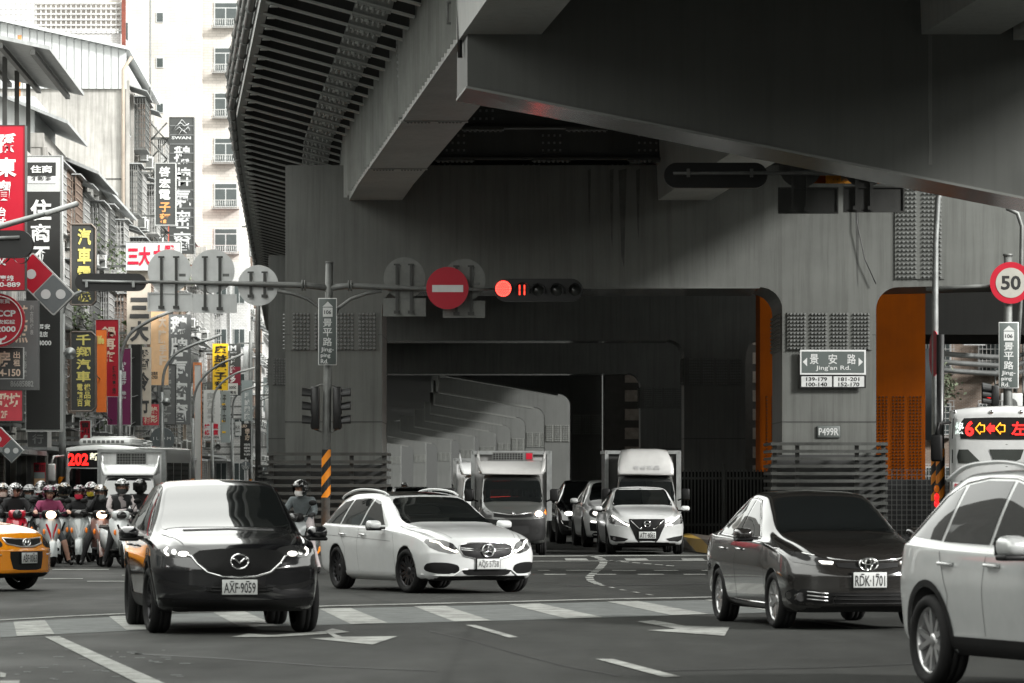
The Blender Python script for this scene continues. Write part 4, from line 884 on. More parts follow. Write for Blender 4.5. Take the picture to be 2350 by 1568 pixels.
sign('orange-tan phone shop sign behind the beige signs', (345, 700, 386, 884), 'tan', [('天陳', 364, 720, 382, 790, 'c', V, .04), ('手F', 366, 790, 382, 840, 'c', V, .04), ('加盟店', 347, 853, 362, 861, 'd'), ('-2950', 347, 862, 362, 870, 'd')], d=240)
# window maker's sign pair
r1, T, k = sign('tall charcoal window-maker sign with silver tube lettering and swan outline', (389, 270, 444, 580), 'dark', [('鵝牌氣密窗', 399, 332, 438, 578, 's', V, .018), ('SWAN', 394, 313, 438, 320, 's', 0, .03)], d=DS(389), frame='dark', fw=1, thick=.8)
m = MB()
for pts in ([(400, 296), (418, 275), (437, 296), (418, 311), (400, 296)], [(404, 290), (415, 282), (424, 290), (434, 284)], [(402, 300), (412, 292), (422, 302), (432, 292), (436, 300)], [(410, 310), (418, 298), (428, 306)]):
    m.tube([(T(*p)[0], -.08, T(*p)[1]) for p in pts], .02, 5)
m.build('tube_emblem', TX['s'], r1)
m = MB()
for i in range(14): z = T(0, 290 + i * 21)[1]; m.box((.02, -.025, z), (T(444, 0)[0], -.001, z + .05))
m.build('board_rib', SG['grey'], r1)
m = MB()
for i in range(7):
    z0 = T(0, 575 - i * 42)[1]; z1 = T(0, 575 - (i + 1) * 42)[1]; m.tube([(-.15, .2, z0), (-1.0, .2, z1)], .04, 4); m.tube([(-1.0, .2, z0), (-.15, .2, z1)], .04, 4)
m.tube([(-1.0, .2, 0), (-1.0, .2, 16)], .05, 4); m.build('lattice_support', M['galv_dk'], r1)
sign('lower grey window-maker sign with big white characters', (387, 722, 437, 974), 'grey', [('鵝牌氣密窗', 391, 722, 431, 972, 'w', V, .022)], d=DS(387) - 4, thick=.6)
sign('black electronic scale sign, last two characters orange', (357, 376, 402, 516), 'dark', [('啓宏電', 365, 381, 391, 460, 'w', V, .03), ('子秤', 366, 463, 391, 514, 'o', V, .03)], frame='ltgrey', fw=2, d=238)
sign('lower grey electronic scale sign with faint letters', (362, 838, 402, 974), 'grey', [('啓宏電子秤', 369, 842, 393, 970, 'g', V, .03)], frame='dark', fw=2, d=236)
sign('yellow electronic scale sign with bold black characters', (488, 789, 523, 896), 'yellow', [('廣益電子秤', 492, 792, 520, 894, 'k', V, .035)], d=DS(488))
sign('black and crimson motorcycle shop sign next to the yellow one', (526, 789, 552, 908), 'dark', [('伊摩多', 528, 815, 541, 880, 'w', V, .035), ('NMOTO', 528, 808, 543, 811, 's'), ('M', 529, 793, 542, 805, 's', 0, .03)], panels=[(527, 842, 552, 884, 'maroon')], d=DS(500))
sign('small white battery sign below the motorcycle sign', (512, 880, 545, 906), 'white', [('sonic', 526, 884, 542, 893, 'd'), ('汽車電池', 514, 897, 542, 904, 'd')], d=DS(497))
sign('white car dealer sign with grey and red characters', (467, 895, 505, 1010), 'white', [('良茂車業', 475, 900, 494, 970, 'g', V, .03), ('維修', 469, 972, 482, 1000, 'r', V, .03), ('買賣', 488, 972, 502, 1000, 'r', V, .03), ('(02)86-6906', 468, 1001, 503, 1008, 'd')], d=DS(467))
sign('slate sign with small yellow tags between the white and dark signs', (507, 898, 528, 1016), 'slate', [('子中古', 511, 905, 519, 970, 'd', V)], panels=[(509, 926, 517, 930, 'yellow'), (509, 965, 517, 969, 'yellow'), (510, 990, 518, 994, 'yellow')], d=DS(507))
sign('slate sign with white shield and trading company name', (554, 873, 579, 966), 'slate', [('駿誠國際', 561, 900, 573, 964, 'w', V, .03)], d=DS(554))
m = None
sign('pale blue-grey dialysis clinic sign, upper board', (604, 866, 632, 945), 'slate', [('洗腎', 607, 888, 627, 925, 'w', V, .03), ('(NDF)', 607, 929, 629, 937, 'w')], d=DS(600))
sign('pale blue-grey clinic sign, lower board', (612, 948, 632, 1040), 'slate', [('禾診所', 617, 951, 628, 1000, 'w', V, .02), ('洗腎', 615, 1008, 629, 1036, 's', V)], d=DS(603))
sign('small white eyewear panel with thin black letters', (540, 968, 553, 1000), 'white', [('RR', 541, 977, 551, 986, 'd', 0, .0), ('眼鏡', 541, 989, 551, 993, 'd')], d=DS(540))
sign('black motor parts sign with red diamond', (551, 972, 576, 1055), 'black', [('LSD', 553, 975, 567, 981, 'c'), ('佳工坊', 562, 983, 573, 1012, 'c', V), ('改裝材料', 560, 1018, 574, 1024, 'w'), ('車體精品', 560, 1026, 574, 1031, 'w'), ('精品改裝', 560, 1033, 574, 1038, 'w'), ('動力提升', 560, 1041, 574, 1046, 'w')], d=DS(551))
sign('small red noodle shop sign with black brush characters behind the bus', (184, 966, 207, 1012), 'red', [('雲川', 187, 969, 204, 996, 'k', V, .02), ('泰', 191, 998, 202, 1009, 's')], d=196, frame='white', fw=1.4)
sign('red photo shop sign with yellow characters', (328, 928, 364, 976), 'fadedred', [('錄影', 345, 932, 362, 972, 'c', V, .03), ('相', 331, 955, 343, 973, 'c')], d=229)
sign('dark grey faded photo studio sign with phone number', (-20, 690, 88, 895), 'grey', [('遊照', 35, 698, 64, 790, 'c', V, .02), ('和古民代表', 69, 700, 77, 770, 'g', V), ('86685882', 24, 874, 77, 888, 'g'), ('服務處', 48, 806, 62, 868, 'g', V)], d=131.5, thick=.4)
sign('black rental sign with cream characters and phone number', (-30, 798, 53, 869), 'dark', [('房', -4, 806, 24, 842, 'c', 0, .03), ('出租', 31, 806, 46, 842, 'c', V, .02), ('0900-014-150', -70, 847, 47, 864, 'c')], d=130, frame='white', fw=1, thick=.2)
sign('faded red karaoke sign with cream lettering at the left edge', (-40, 896, 51, 966), 'fadedred', [('歌坊', -4, 902, 46, 934, 'c', 0, .03), ('KTV 2F', -30, 943, 17, 960, 'c')], d=126, frame='dark', fw=1.4, thick=.2)
r2, T, k = sign('round crimson certification sign with white letters', (-66, 674, 56, 796), 'red', [('孫東寶', -18, 686, 24, 697, 'w'), ('HACCP', -40, 712, 36, 727, 'w', 0, .04), ('食安認證', -18, 734, 35, 744, 'w'), ('ISO22000', -52, 749, 36, 762, 'w', 0, .03)], d=129, shape=ellipse(-5, 735, 61, 61, 48), thick=.2)
m = MB(); m.tube([(T(*p)[0], -.03, T(*p)[1]) for p in ellipse(-5, 735, 55, 55, 60)[44:] + ellipse(-5, 735, 55, 55, 60)[:16]], .015, 5); m.build('ring_line', TX['w'], r2)
m = MB(); m.prism([T(*p) for p in [(-14, 773), (-6, 777), (4, 777), (12, 773), (14, 770), (16, 773), (10, 780), (5, 781), (3, 789), (-4, 789), (-6, 781), (-12, 780), (-17, 773), (-15, 770)]], -.03, -.02); m.build('bull_head_emblem', TX['w'], r2)
sign('grey shop sign box with worn white lettering above the pavement', (64, 940, 108, 1026), 'grey', [('宏明行', 74, 945, 100, 1020, 'g', V, .02)], d=160, thick=1.2, frame='ltgrey', fw=1)
sign('tall red food poster with noodle bowl picture beside a shop door', (77, 1062, 104, 1145), 'red', [('雲川', 80, 1066, 102, 1082, 'k')], panels=[(78, 1090, 103, 1118, 'tan'), (78, 1084, 103, 1098, 'slate')], d=158, thick=.06, bracket=False)
r3, T, k = sign('round grey cafe sign with thin white capitals above the bus', (344, 981, 400, 1037), 'slate_dk', [('I L O M', 352, 1003, 392, 1010, 'w', 0, 0)], d=232, shape=ellipse(372, 1009, 28, 28, 32), thick=.3)
sign('blue-white clinic phone sign on the brick building at right', (2213, 757, 2260, 791), 'slate_dk', [('所理', 2215, 757, 2240, 771, 'w'), ('2941-7821', 2215, 775, 2257, 788, 'o', 0, .02)], d=228, frame='white', fw=1.5, bracket=False, group=None)
sign('narrow grey vertical sign between the orange pier and the lamp pole', (2124, 800, 2140, 1010), 'slate_dk', d=200, bracket=False, group=None)
# ================================================================ VEHICLES
def paint_mat(name, col, rough=0.25, metal=0.0, coat=1.0):
    return mat(name, col, rough, metal, var=0.05, scale=6, coat=coat)
PB = paint_mat('black_car_paint', (0.006, 0.006, 0.007), 0.12)
PW = paint_mat('white_car_paint', (0.52, 0.53, 0.525), 0.3)
PD = paint_mat('dark_brown_car_paint', (0.013, 0.012, 0.011), 0.18)
PS = paint_mat('silver_car_paint', (0.42, 0.43, 0.425), 0.3, 0.3)
PY = paint_mat('yellow_taxi_paint', (0.65, 0.22, 0.005), 0.25)
PT = paint_mat('grey_van_paint', (0.045, 0.047, 0.044), 0.3)
PBUS = paint_mat('pale_bus_paint', (0.62, 0.63, 0.62), 0.3)
SEAM = mat('panel_gap', (0.01, 0.01, 0.01), 0.8, var=0)

def pchip(xs, ys, x):
    n = len(xs)
    if x <= xs[0]: return ys[0]
    if x >= xs[-1]: return ys[-1]
    i = max(k for k in range(n - 1) if xs[k] <= x)
    h = [xs[k + 1] - xs[k] for k in range(n - 1)]; dl = [(ys[k + 1] - ys[k]) / h[k] for k in range(n - 1)]
    def slope(k):
        if k == 0: return dl[0]
        if k == n - 1: return dl[-1]
        if dl[k - 1] * dl[k] <= 0: return 0
        w1 = 2 * h[k] + h[k - 1]; w2 = h[k] + 2 * h[k - 1]
        return (w1 + w2) / (w1 / dl[k - 1] + w2 / dl[k])
    t = (x - xs[i]) / h[i]; a, b = slope(i) * h[i], slope(i + 1) * h[i]
    return (2 * t**3 - 3 * t**2 + 1) * ys[i] + (t**3 - 2 * t**2 + t) * a + (-2 * t**3 + 3 * t**2) * ys[i + 1] + (t**3 - t**2) * b
def catmull(pts, sub):
    out = []
    n = len(pts)
    for i in range(n - 1):
        p0 = pts[max(i - 1, 0)]; p1 = pts[i]; p2 = pts[i + 1]; p3 = pts[min(i + 2, n - 1)]
        l = max(math.dist(p1, p2), 1e-6); la = max(math.dist(p0, p1), 1e-6); lb = max(math.dist(p2, p3), 1e-6)
        m1 = [((p2[k] - p0[k]) / (la + l) * l if la > 2e-6 else p2[k] - p1[k]) for k in (0, 1)]
        m2 = [((p3[k] - p1[k]) / (lb + l) * l if lb > 2e-6 else p2[k] - p1[k]) for k in (0, 1)]
        for s_ in range(sub):
            t = s_ / sub
            out.append(tuple((2 * t**3 - 3 * t**2 + 1) * p1[k] + (t**3 - 2 * t**2 + t) * m1[k] + (-2 * t**3 + 3 * t**2) * p2[k] + (t**3 - t**2) * m2[k] for k in (0, 1)))
    out.append(pts[-1]); return out

class Car:
    """x forward, y to the car's left, z up. tab rows: x, zbottom, zshoulder, halfwidth, roof halfwidth, z roof edge, z top"""
    def __init__(s, name, label, cat, tab, paint, axles, rt, track, loc, heading, group=None, nose=None, tail=None, plan=(.28, .2), arch=.06, dz=0.0, sharp=1.0):
        # heading in degrees: 0 = facing the camera, positive = turned to the right of the picture
        s.root = empty(name, (loc[0], loc[1], dz), R(-90 + heading), label, cat, group)
        s.tab = tab; s.axles = axles; s.rt = rt; s.track = track; s.paint = paint
        xs = [r[0] for r in tab][::-1]; cols = [[r[k] for r in tab][::-1] for k in range(1, 7)]
        ev = lambda x: [pchip(xs, c, x) for c in cols]
        xf, xr = tab[0][0], tab[-1][0]; s.xf, s.xr = xf, xr
        W = max(r[3] for r in tab); s.W = W
        nose = nose or (lambda z: 0); tail = tail or (lambda z: 0)
        sub = 5
        def ring(x):
            zb, zsh, w_, wr, zre, zt = ev(x); h = zsh - zb
            cab = min(1, max(0, (zt - zsh - .1) / .25))
            pts = [(0, zb), (.8 * w_, zb), (.93 * w_, zb + .045), (.975 * w_, zb + .3 * h), (w_, zb + .62 * h), (.985 * w_, zb + .8 * h), (.955 * w_, zsh - .018), (.93 * w_, zsh + .008 * cab),
                   (lerp(.93 * w_, wr, .5) + .012 * cab, lerp(zsh, zre, .5 + .02 * cab)), (wr + .012, zre - .03), (wr - .05, zre + .012), (.55 * wr, lerp(zre, zt, .72)), (0, zt)]
            return catmull(pts, sub)
        N = len(ring(xf)) ; stations = []
        x = xf
        ins = [0, .012, .035, .075, .13, .2, .28]
        fx = [xf - i * .9 for i in ins]; bx = [xr + i * .9 for i in ins[::-1]]
        n_ = int((fx[-1] - bx[0]) / .06); mid = [lerp(fx[-1], bx[0], (k + 1) / (n_ + 1)) for k in range(n_)]
        shr = [.93, .962, .978, .989, .995, .999, 1]
        shr = [lerp(1, q, 1.0) for q in shr]
        seq = list(zip(fx, shr)) + [(q, 1) for q in mid] + list(zip(bx, shr[::-1]))
        vs = []; rings = []
        def warp(x, y, z):
            a = max(0, min(1, (x - (axles[0] + .1)) / (xf - axles[0] - .1))); a = a * a
            b = max(0, min(1, ((axles[1] - .1) - x) / (axles[1] - .1 - xr))); b = b * b
            return x + a * (nose(z) - plan[0] * abs(y / W) ** 2.6) - b * (tail(z) - plan[1] * abs(y / W) ** 2.6)
        def addring(x, k, inner=1.0):
            rg = ring(x); zc = (rg[0][1] + rg[-1][1]) / 2
            full = [(-p[0], p[1]) for p in rg[::-1]] + [p for p in rg[1:]]       # right roof -> bottom ... -> left roof (closed at top)
            full = full[:-1]
            st = len(vs)
            for y, z in full:
                y2 = y * k * inner; z2 = zc + (z - zc) * (lerp(1, k, .8)) * inner
                vs.append((warp(x, y2, z2), y2, z2))
            return list(range(st, len(vs)))
        fs = []
        def bridge(a, b):
            n = len(a)
            for i in range(n): fs.append((a[i], a[(i + 1) % n], b[(i + 1) % n], b[i]))
        first = None; prev = None
        caps = [.82, .6, .35, .12]
        for x, k in seq:
            r_ = addring(x, k)
            if prev: bridge(prev, r_)
            else: first = r_
            prev = r_
        last = prev
        prev = first
        for c in caps: r_ = addring(xf, shr[0], c); bridge(r_, prev); prev = r_
        fs.append(tuple(prev))
        prev = last
        for c in caps: r_ = addring(xr, shr[0], c); bridge(prev, r_); prev = r_
        fs.append(tuple(prev)[::-1])
        me = bpy.data.meshes.new('body'); me.from_pydata(vs, [], fs)
        bm = bmesh.new(); bm.from_mesh(me); bmesh.ops.recalc_face_normals(bm, faces=bm.faces); bm.to_mesh(me); bm.free()
        s.bvh = BVHTree.FromPolygons([Vector(v) for v in vs], fs)
        # wheel arches
        cut = MB(); ra = rt + arch
        for ax in axles:
            for sd in (1, -1): cut.cyl((ax, sd * (W - .14 + .25), rt + .005), ra, .78, 'Y', 40)
        cme = cut.mesh('cut'); co_ = bpy.data.objects.new('cut', cme); S.collection.objects.link(co_)
        def addbool(o):
            mo = o.modifiers.new('b', 'BOOLEAN'); mo.operation = 'DIFFERENCE'; mo.object = co_; mo.solver = 'EXACT'
        body = evaluate(me, [addbool]); bpy.data.objects.remove(co_)
        body.materials.clear(); body.materials.append(paint); body.materials.append(M['under'])
        for p in body.polygons:
            p.use_smooth = True; c = p.center; idx = 0
            for ax in axles:
                dd = math.hypot(c.x - ax, c.z - rt - .005)
                if dd < ra - .002 and abs(c.y) < W: idx = 1 if (dd < ra * .97 and abs(p.normal.y) > .9 and abs(c.y) < W - .3) else idx
                if abs(dd - ra) < .012 and abs(p.normal.y) < .3 and abs(c.y) > W - .58: idx = 1
            if p.normal.z < -.85 and c.z < tab[4][1] + .12: idx = 1
            p.material_index = idx
        s.body = link('body', body, s.root)
        s.wheels = []
    def hit(s, o, d):
        r_ = s.bvh.ray_cast(Vector(o), Vector(d)); n = r_[1]
        if n is not None and n.dot(Vector(d)) > 0: n = -n
        return r_[0], n
    def patch(s, poly, name, mats, axis='F', off=.004, parent=None, step=.05, build=True, mi=0, mb=None, sides=(1,)):
        "lay a 2-D outline on the body. F: (y,z) seen from the front, B: from behind, S: (x,z) from a side, T: (x,y) from above"
        own = mb is None; mb = mb or MB()
        for sd in sides:
            pts = [Vector(p) for p in poly]
            dense = []
            for a, b in zip(pts, pts[1:] + pts[:1]):
                n = max(1, int((b - a).length / step))
                dense += [a.lerp(b, k / n) for k in range(n)]
            x0 = min(p.x for p in dense); x1 = max(p.x for p in dense); y0 = min(p.y for p in dense); y1 = max(p.y for p in dense)
            inner = []
            nx = int((x1 - x0) / step); ny = int((y1 - y0) / step)
            for i in range(1, nx + 1):
                for j in range(1, ny + 1):
                    q = Vector((x0 + (x1 - x0) * i / (nx + 1), y0 + (y1 - y0) * j / (ny + 1)))
                    if inside(q, dense) and min((q - e).length for e in dense) > step * .4: inner.append(q)
            allp = dense + inner; ne = len(dense)
            r_ = geometry.delaunay_2d_cdt(allp, [], [list(range(ne))], 1, 1e-5)
            vs = []
            last = None
            for p in r_[0]:
                if axis == 'F': h, n = s.hit((6, p.x * sd, p.y), (-1, 0, 0))
                elif axis == 'B': h, n = s.hit((-9, p.x * sd, p.y), (1, 0, 0))
                elif axis == 'S': h, n = s.hit((p.x, 4 * sd, p.y), (0, -sd, 0))
                else: h, n = s.hit((p.x, p.y * sd, 5), (0, 0, -1))
                if h is None: h, n = (last if last else (Vector((s.xf, 0, .5)), Vector((1, 0, 0))))
                last = (h, n); vs.append(h + n * off)
            mb.add(vs, [tuple(f) for f in r_[2]], mi, True)
        if own and build: return mb.build(name, mats, parent or s.root)
        return mb
    def line(s, pts, w_, axis='S', off=.003, mb=None, sides=(1, -1), mi=0, step=.05):
        "thin strip along a polyline laid on the body"
        mb = mb or MB()
        for sd in sides:
            P2 = [Vector(p) for p in pts]; dense = []
            for a, b in zip(P2, P2[1:]):
                n = max(1, int((b - a).length / step)); dense += [a.lerp(b, k / n) for k in range(n)]
            dense.append(P2[-1]); L = []; Rr = []
            for i, p in enumerate(dense):
                t = (dense[min(i + 1, len(dense) - 1)] - dense[max(i - 1, 0)]).normalized(); n = Vector((-t.y, t.x)) * w_ / 2
                for q, arr in ((p + n, L), (p - n, Rr)):
                    if axis == 'S': h, nn = s.hit((q.x, 4 * sd, q.y), (0, -sd, 0))
                    elif axis == 'F': h, nn = s.hit((6, q.x * sd, q.y), (-1, 0, 0))
                    else: h, nn = s.hit((q.x, q.y * sd, 5), (0, 0, -1))
                    arr.append(None if h is None else h + nn * off)
            for i in range(len(dense) - 1):
                q = [L[i], L[i + 1], Rr[i + 1], Rr[i]]
                if all(v is not None for v in q): mb.add(q, [(0, 1, 2, 3)], mi, True)
        return mb
    def rod(s, pts, r, axis='F', name='trim_strip', mats=None, off=.0, sides=(1,), n=6, parent=None):
        mb = MB()
        for sd in sides:
            out = []
            for p in pts:
                if axis == 'F': h, nn = s.hit((6, p[0] * sd, p[1]), (-1, 0, 0))
                elif axis == 'S': h, nn = s.hit((p[0], 4 * sd, p[1]), (0, -sd, 0))
                else: h, nn = s.hit((p[0], p[1] * sd, 5), (0, 0, -1))
                if h is not None: out.append(h + nn * off)
            if len(out) > 1: mb.tube(out, r, n)
        return mb.build(name, mats or M['chrome'], parent or s.root)
    def add_wheels(s, spokes=5, rim='rim', wd=.225, steer=0, rr=.72, style='split'):
        tyre = MB(); r = s.rt; hw = wd / 2; ri = r * rr
        tyre.lathe([(ri, hw * .6), (ri + .01, hw * .95), (lerp(ri, r, .5), hw * 1.04), (r - .025, hw * .96), (r - .004, hw * .72), (r, hw * .3), (r - .008, hw * .28), (r - .008, hw * .2), (r, hw * .18), (r, -hw * .18), (r - .008, -hw * .2), (r - .008, -hw * .28), (r, -hw * .3), (r - .004, -hw * .72), (r - .025, -hw * .96), (ri, -hw)], n=40)
        tm = tyre.mesh('tyre')
        rm = MB(); rm.lathe([(ri + .004, hw * .7), (ri - .012, hw * .72), (ri - .02, hw * .5), (ri - .03, -hw * .6)], n=36)
        rm.lathe([(ri - .03, -hw * .2), (.05, -hw * .2)], n=24, mi=1)
        rm.lathe([(.0, hw * .62), (.035, hw * .62), (.06, hw * .5), (.065, hw * .2)], n=16)
        for k in range(spokes):
            for da in ((-.13, .13) if style == 'split' else (0,)):
                a = 2 * math.pi * k / spokes; a1 = a + da * (2.2 if style == 'split' else 0)
                p0 = Vector((.045 * math.cos(a), 0, .045 * math.sin(a))); p1 = Vector(((ri - .008) * math.cos(a1), 0, (ri - .008) * math.sin(a1)))
                t = (p1 - p0).normalized(); nn = Vector((-t.z, 0, t.x)); w0 = .024 if style == 'split' else .045; w1 = .02 if style == 'split' else .055
                ya, yb = hw * .5, hw * .66
                vs = [p0 + nn * w0 + Vector((0, ya, 0)), p0 - nn * w0 + Vector((0, ya, 0)), p1 - nn * w1 + Vector((0, yb, 0)), p1 + nn * w1 + Vector((0, yb, 0))]
                vs += [v - Vector((0, .03, 0)) for v in vs]
                rm.add(vs, [(0, 1, 2, 3), (4, 7, 6, 5), (0, 4, 5, 1), (1, 5, 6, 2), (2, 6, 7, 3), (3, 7, 4, 0)])
        rmm = rm.mesh('rim')
        for ax in s.axles:
            for sd in (1, -1):
                w_ = empty('wheel', (ax, sd * s.track / 2, r)); w_.parent = s.root
                w_.rotation_euler = (0, random.uniform(0, 6), (0 if sd > 0 else math.pi) + (steer if ax == s.axles[0] else 0))
                w_.rotation_mode = 'XYZ'
                t = link('tyre', tm, w_, M['rubber'] if not tm.materials else None)
                q = link('rim', rmm, w_, [M[rim], M['under']] if not rmm.materials else None)
                w_.rotation_euler = (0, 0, (0 if sd > 0 else math.pi) + R(steer if ax == s.axles[0] else 0))
                s.wheels.append(w_)
    def mirrors(s, x, z, y, mats, sx=.2, sy=.24, sz=.16):
        for sd in (1, -1):
            m = MB(); m.bbox((-sx * .55, -sy / 2, -sz / 2), (sx * .45, sy / 2, sz / 2), min(sx, sz) * .42, 0, seg=4)
            for i, v in enumerate(m.v):   # taper forward
                t = (v[0] + sx * .55) / sx; m.v[i] = (v[0], v[1] * lerp(1, .8, t), v[2] * lerp(1, .72, t))
            m.box((-sx * .56, -sy * .42, -sz * .36), (-sx * .56 + .004, sy * .42, sz * .36), 1)
            m.box((-.06, -sd * (sy * .5 + .12) - .08, -sz * .45), (.05, -sd * sy * .2, -sz * .2), 2)
            m.bbox((-sx * .5, -sy * .44, -sz * .56), (sx * .35, sy * .44, -sz * .3), .02, 2)
            o = m.build('wing_mirror', [mats, M['glass'], M['trim']], s.root); o.location = (x, sd * (y + sy / 2), z)
    def plate(s, text, z, w_=.38, h=.16, y=0, tilt=0):
        hx = max((s.hit((6, y + dy, z + dz), (-1, 0, 0))[0] or Vector((s.xf, 0, 0))).x for dy in (-.15, 0, .15) for dz in (-.06, .06))
        m = MB(); fr = lambda a, b, c: (hx + .035 - b, y + a, z + c)      # plate faces +x
        m.box((hx, y - w_ / 2 - .012, z - h / 2 - .012), (hx + .02, y + w_ / 2 + .012, z + h / 2 + .012), 1)
        m.bbox((hx + .021, y - w_ / 2, z - h / 2), (hx + .032, y + w_ / 2, z + h / 2), .004, 0)
        for dy in (-.085, .085): m.box((hx + .033, y + dy - .018, z + h * .34), (hx + .036, y + dy + .018, z + h * .41), 1)
        p = m.build('number_plate', [M['plate'], M['trim']], s.root)
        t = MB(); text_into(t, text, -w_ * .45, -h * .4, w_ * .45, h * .3, .0, 0, .012, fr=fr); t.build('lettering', M['ink'], p)
        return p
def inside(q, poly):
    c = False; n = len(poly)
    for i in range(n):
        a, b = poly[i], poly[i - 1]
        if (a.y > q.y) != (b.y > q.y) and q.x < (b.x - a.x) * (q.y - a.y) / (b.y - a.y) + a.x: c = not c
    return c
mir = lambda pts: [(-p[0], p[1]) for p in pts[::-1]]
sym = lambda half: half + [(-p[0], p[1]) for p in half[::-1]]
def smooth_poly(pts, n=4): 
    out = []
    m = len(pts)
    for i in range(m):
        p0, p1, p2, p3 = pts[i - 1], pts[i], pts[(i + 1) % m], pts[(i + 2) % m]
        for k in range(n):
            t = k / n
            out.append(tuple(.5 * ((2 * p1[j]) + (-p0[j] + p2[j]) * t + (2 * p0[j] - 5 * p1[j] + 4 * p2[j] - p3[j]) * t * t + (-p0[j] + 3 * p1[j] - 3 * p2[j] + p3[j]) * t**3) for j in (0, 1)))
    return out
def bez(pts, n=8): return [tuple(p) for p in catmull(pts, n)]

# ---------------------------------------------------------------- black SUV
def cx():
    tab = [(2.27, .33, .86, .84, .66, .955, .985), (2.0, .25, .94, .89, .70, 1.0, 1.03), (1.5, .24, 1.0, .915, .735, 1.055, 1.085), (1.02, .24, 1.03, .92, .75, 1.10, 1.135),
           (.55, .24, 1.045, .92, .70, 1.345, 1.385), (.08, .24, 1.055, .92, .625, 1.595, 1.635), (-.5, .24, 1.065, .92, .615, 1.63, 1.675), (-1.2, .24, 1.08, .92, .605, 1.615, 1.66), (-1.75, .26, 1.10, .91, .585, 1.56, 1.6), (-2.05, .3, 1.12, .895, .6, 1.42, 1.46), (-2.27, .36, 1.1, .86, .62, 1.16, 1.2)]
    c = Car('black_suv', 'glossy black SUV in the foreground, lights on, sky reflected on its bonnet', 'car', tab, PB, (1.35, -1.35), .362, 1.60, (-3.3, 51.1), 9.5, nose=lambda z: -.12 * max(0, (z - .72) / .3) - .05 * max(0, (.45 - z) / .2), plan=(.34, .2))
    c.patch(smooth_poly(sym([(.0, 1.155), (.5, 1.145), (.71, 1.13), (.655, 1.35), (.575, 1.565), (.3, 1.6), (0, 1.605)][1:-1]), 3), 'windscreen', M['screen'], 'F')
    for sd in (1, -1):
        c.patch([(.68, 1.1), (.42, 1.28), (.05, 1.5), (-.2, 1.55), (-.27, 1.1)], 'front_door_window', M['glass'], 'S', sides=(sd,))
        c.patch([(-.36, 1.1), (-.3, 1.55), (-.75, 1.565), (-1.15, 1.54), (-1.2, 1.13)], 'rear_door_window', M['glass'], 'S', sides=(sd,))
        c.patch([(-1.3, 1.14), (-1.26, 1.53), (-1.5, 1.48), (-1.78, 1.24)], 'quarter_window', M['glass'], 'S', sides=(sd,))
        c.patch(smooth_poly([(.4, .90), (.48, .945), (.63, .96), (.77, .935), (.86, .90), (.84, .85), (.7, .83), (.55, .835), (.43, .86)], 3), 'headlight', M['lens'], 'F', sides=(sd,), step=.03)
        c.patch(ellipse(.585, .868, .055, .026, 12), 'headlight_beam', M['lit'], 'F', off=.012, sides=(sd,), step=.03)
        m = MB(); c.line([(.735, .85), (.765, .875), (.768, .905), (.74, .93)], .018, 'F', .012, m, (sd,)); m.build('daytime_lamp', M['lit'], c.root); c.patch(ellipse(.68, .885, .026, .03, 10), 'projector', M['chrome'], 'F', off=.01, sides=(sd,), step=.03)
        c.patch([(.36, .52), (.62, .545), (.84, .60), (.85, .56), (.7, .50), (.45, .485)], 'fog_recess', M['trim'], 'F', sides=(sd,), step=.04)
        m = MB(); n_ = 24
        for ax in c.axles:
            a0, a1 = -12, 192
            outer = [(ax + (c.rt + .125) * math.cos(R(lerp(a0, a1, k / n_))), c.rt + (c.rt + .125) * math.sin(R(lerp(a0, a1, k / n_)))) for k in range(n_ + 1)]
            inn = [(ax + (c.rt + .062) * math.cos(R(lerp(a0, a1, k / n_))), c.rt + (c.rt + .062) * math.sin(R(lerp(a0, a1, k / n_)))) for k in range(n_ + 1)]
            c.patch(outer + inn[::-1], '', None, 'S', off=.008, sides=(sd,), mb=m, step=.06)
        c.patch([(.92, .26), (.92, .40), (-.9, .40), (-.9, .26)], '', None, 'S', off=.008, sides=(sd,), mb=m)
        m.build('wheel_arch_trim', M['trim'], c.root)
    gr = [(-.0, .925), (.2, .925), (.42, .905), (.49, .86), (.44, .78), (.33, .69), (.18, .645), (0, .635)]
    c.patch(sym(gr[1:-1]), 'grille', mat('grille_mesh', (.005, .005, .005), .5, var=.5, scale=60, spec=.15), 'F', off=.006, step=.04)
    c.rod([(-x, z) for x, z in [(.56, .86), (.5, .84), (.45, .77), (.34, .675), (.18, .628)]] + [(0, .618)] + [(x, z) for x, z in [(.18, .628), (.34, .675), (.45, .77), (.5, .84), (.56, .86)]], .013, 'F', 'grille_wing', M['chrome'], off=.01)
    hx = c.hit((6, 0, .79), (-1, 0, 0))[0].x
    m = MB(); m.tube([(hx + .04, .095 * math.cos(t * math.pi / 10), .79 + .078 * math.sin(t * math.pi / 10)) for t in range(21)], .011, 6)
    m.tube([(hx + .04, -.088, .815), (hx + .045, -.05, .82), (hx + .045, 0, .775), (hx + .045, .05, .82), (hx + .04, .088, .815)], .012, 6)
    m.build('badge', M['chrome'], c.root)
    c.patch(sym([(.25, .545), (.3, .50), (.33, .455), (.22, .445)]), 'lower_intake', M['trim'], 'F', step=.06)
    c.patch(sym([(.3, .37), (.84, .40), (.84, .31), (.3, .285)]), 'bumper_skirt', M['trim'], 'F', off=.006, step=.06)
    for z in (.475, .51): c.rod([(-.36, z), (-.2, z), (.2, z), (.36, z)], .009, 'F', 'intake_bar', M['trim'], off=.012)
    c.plate('AXF·9059', .515)
    sm = MB(); c.line([(.95, .45), (.99, .75), (.82, 1.05)], .008, mb=sm); c.line([(-.31, .42), (-.32, 1.06)], .008, mb=sm); c.line([(-1.05, .5), (-.98, .75), (-1.22, 1.08)], .008, mb=sm)
    c.line([(1.15, .74), (1.6, .70), (2.18, .55)], .008, axis='T', mb=sm)
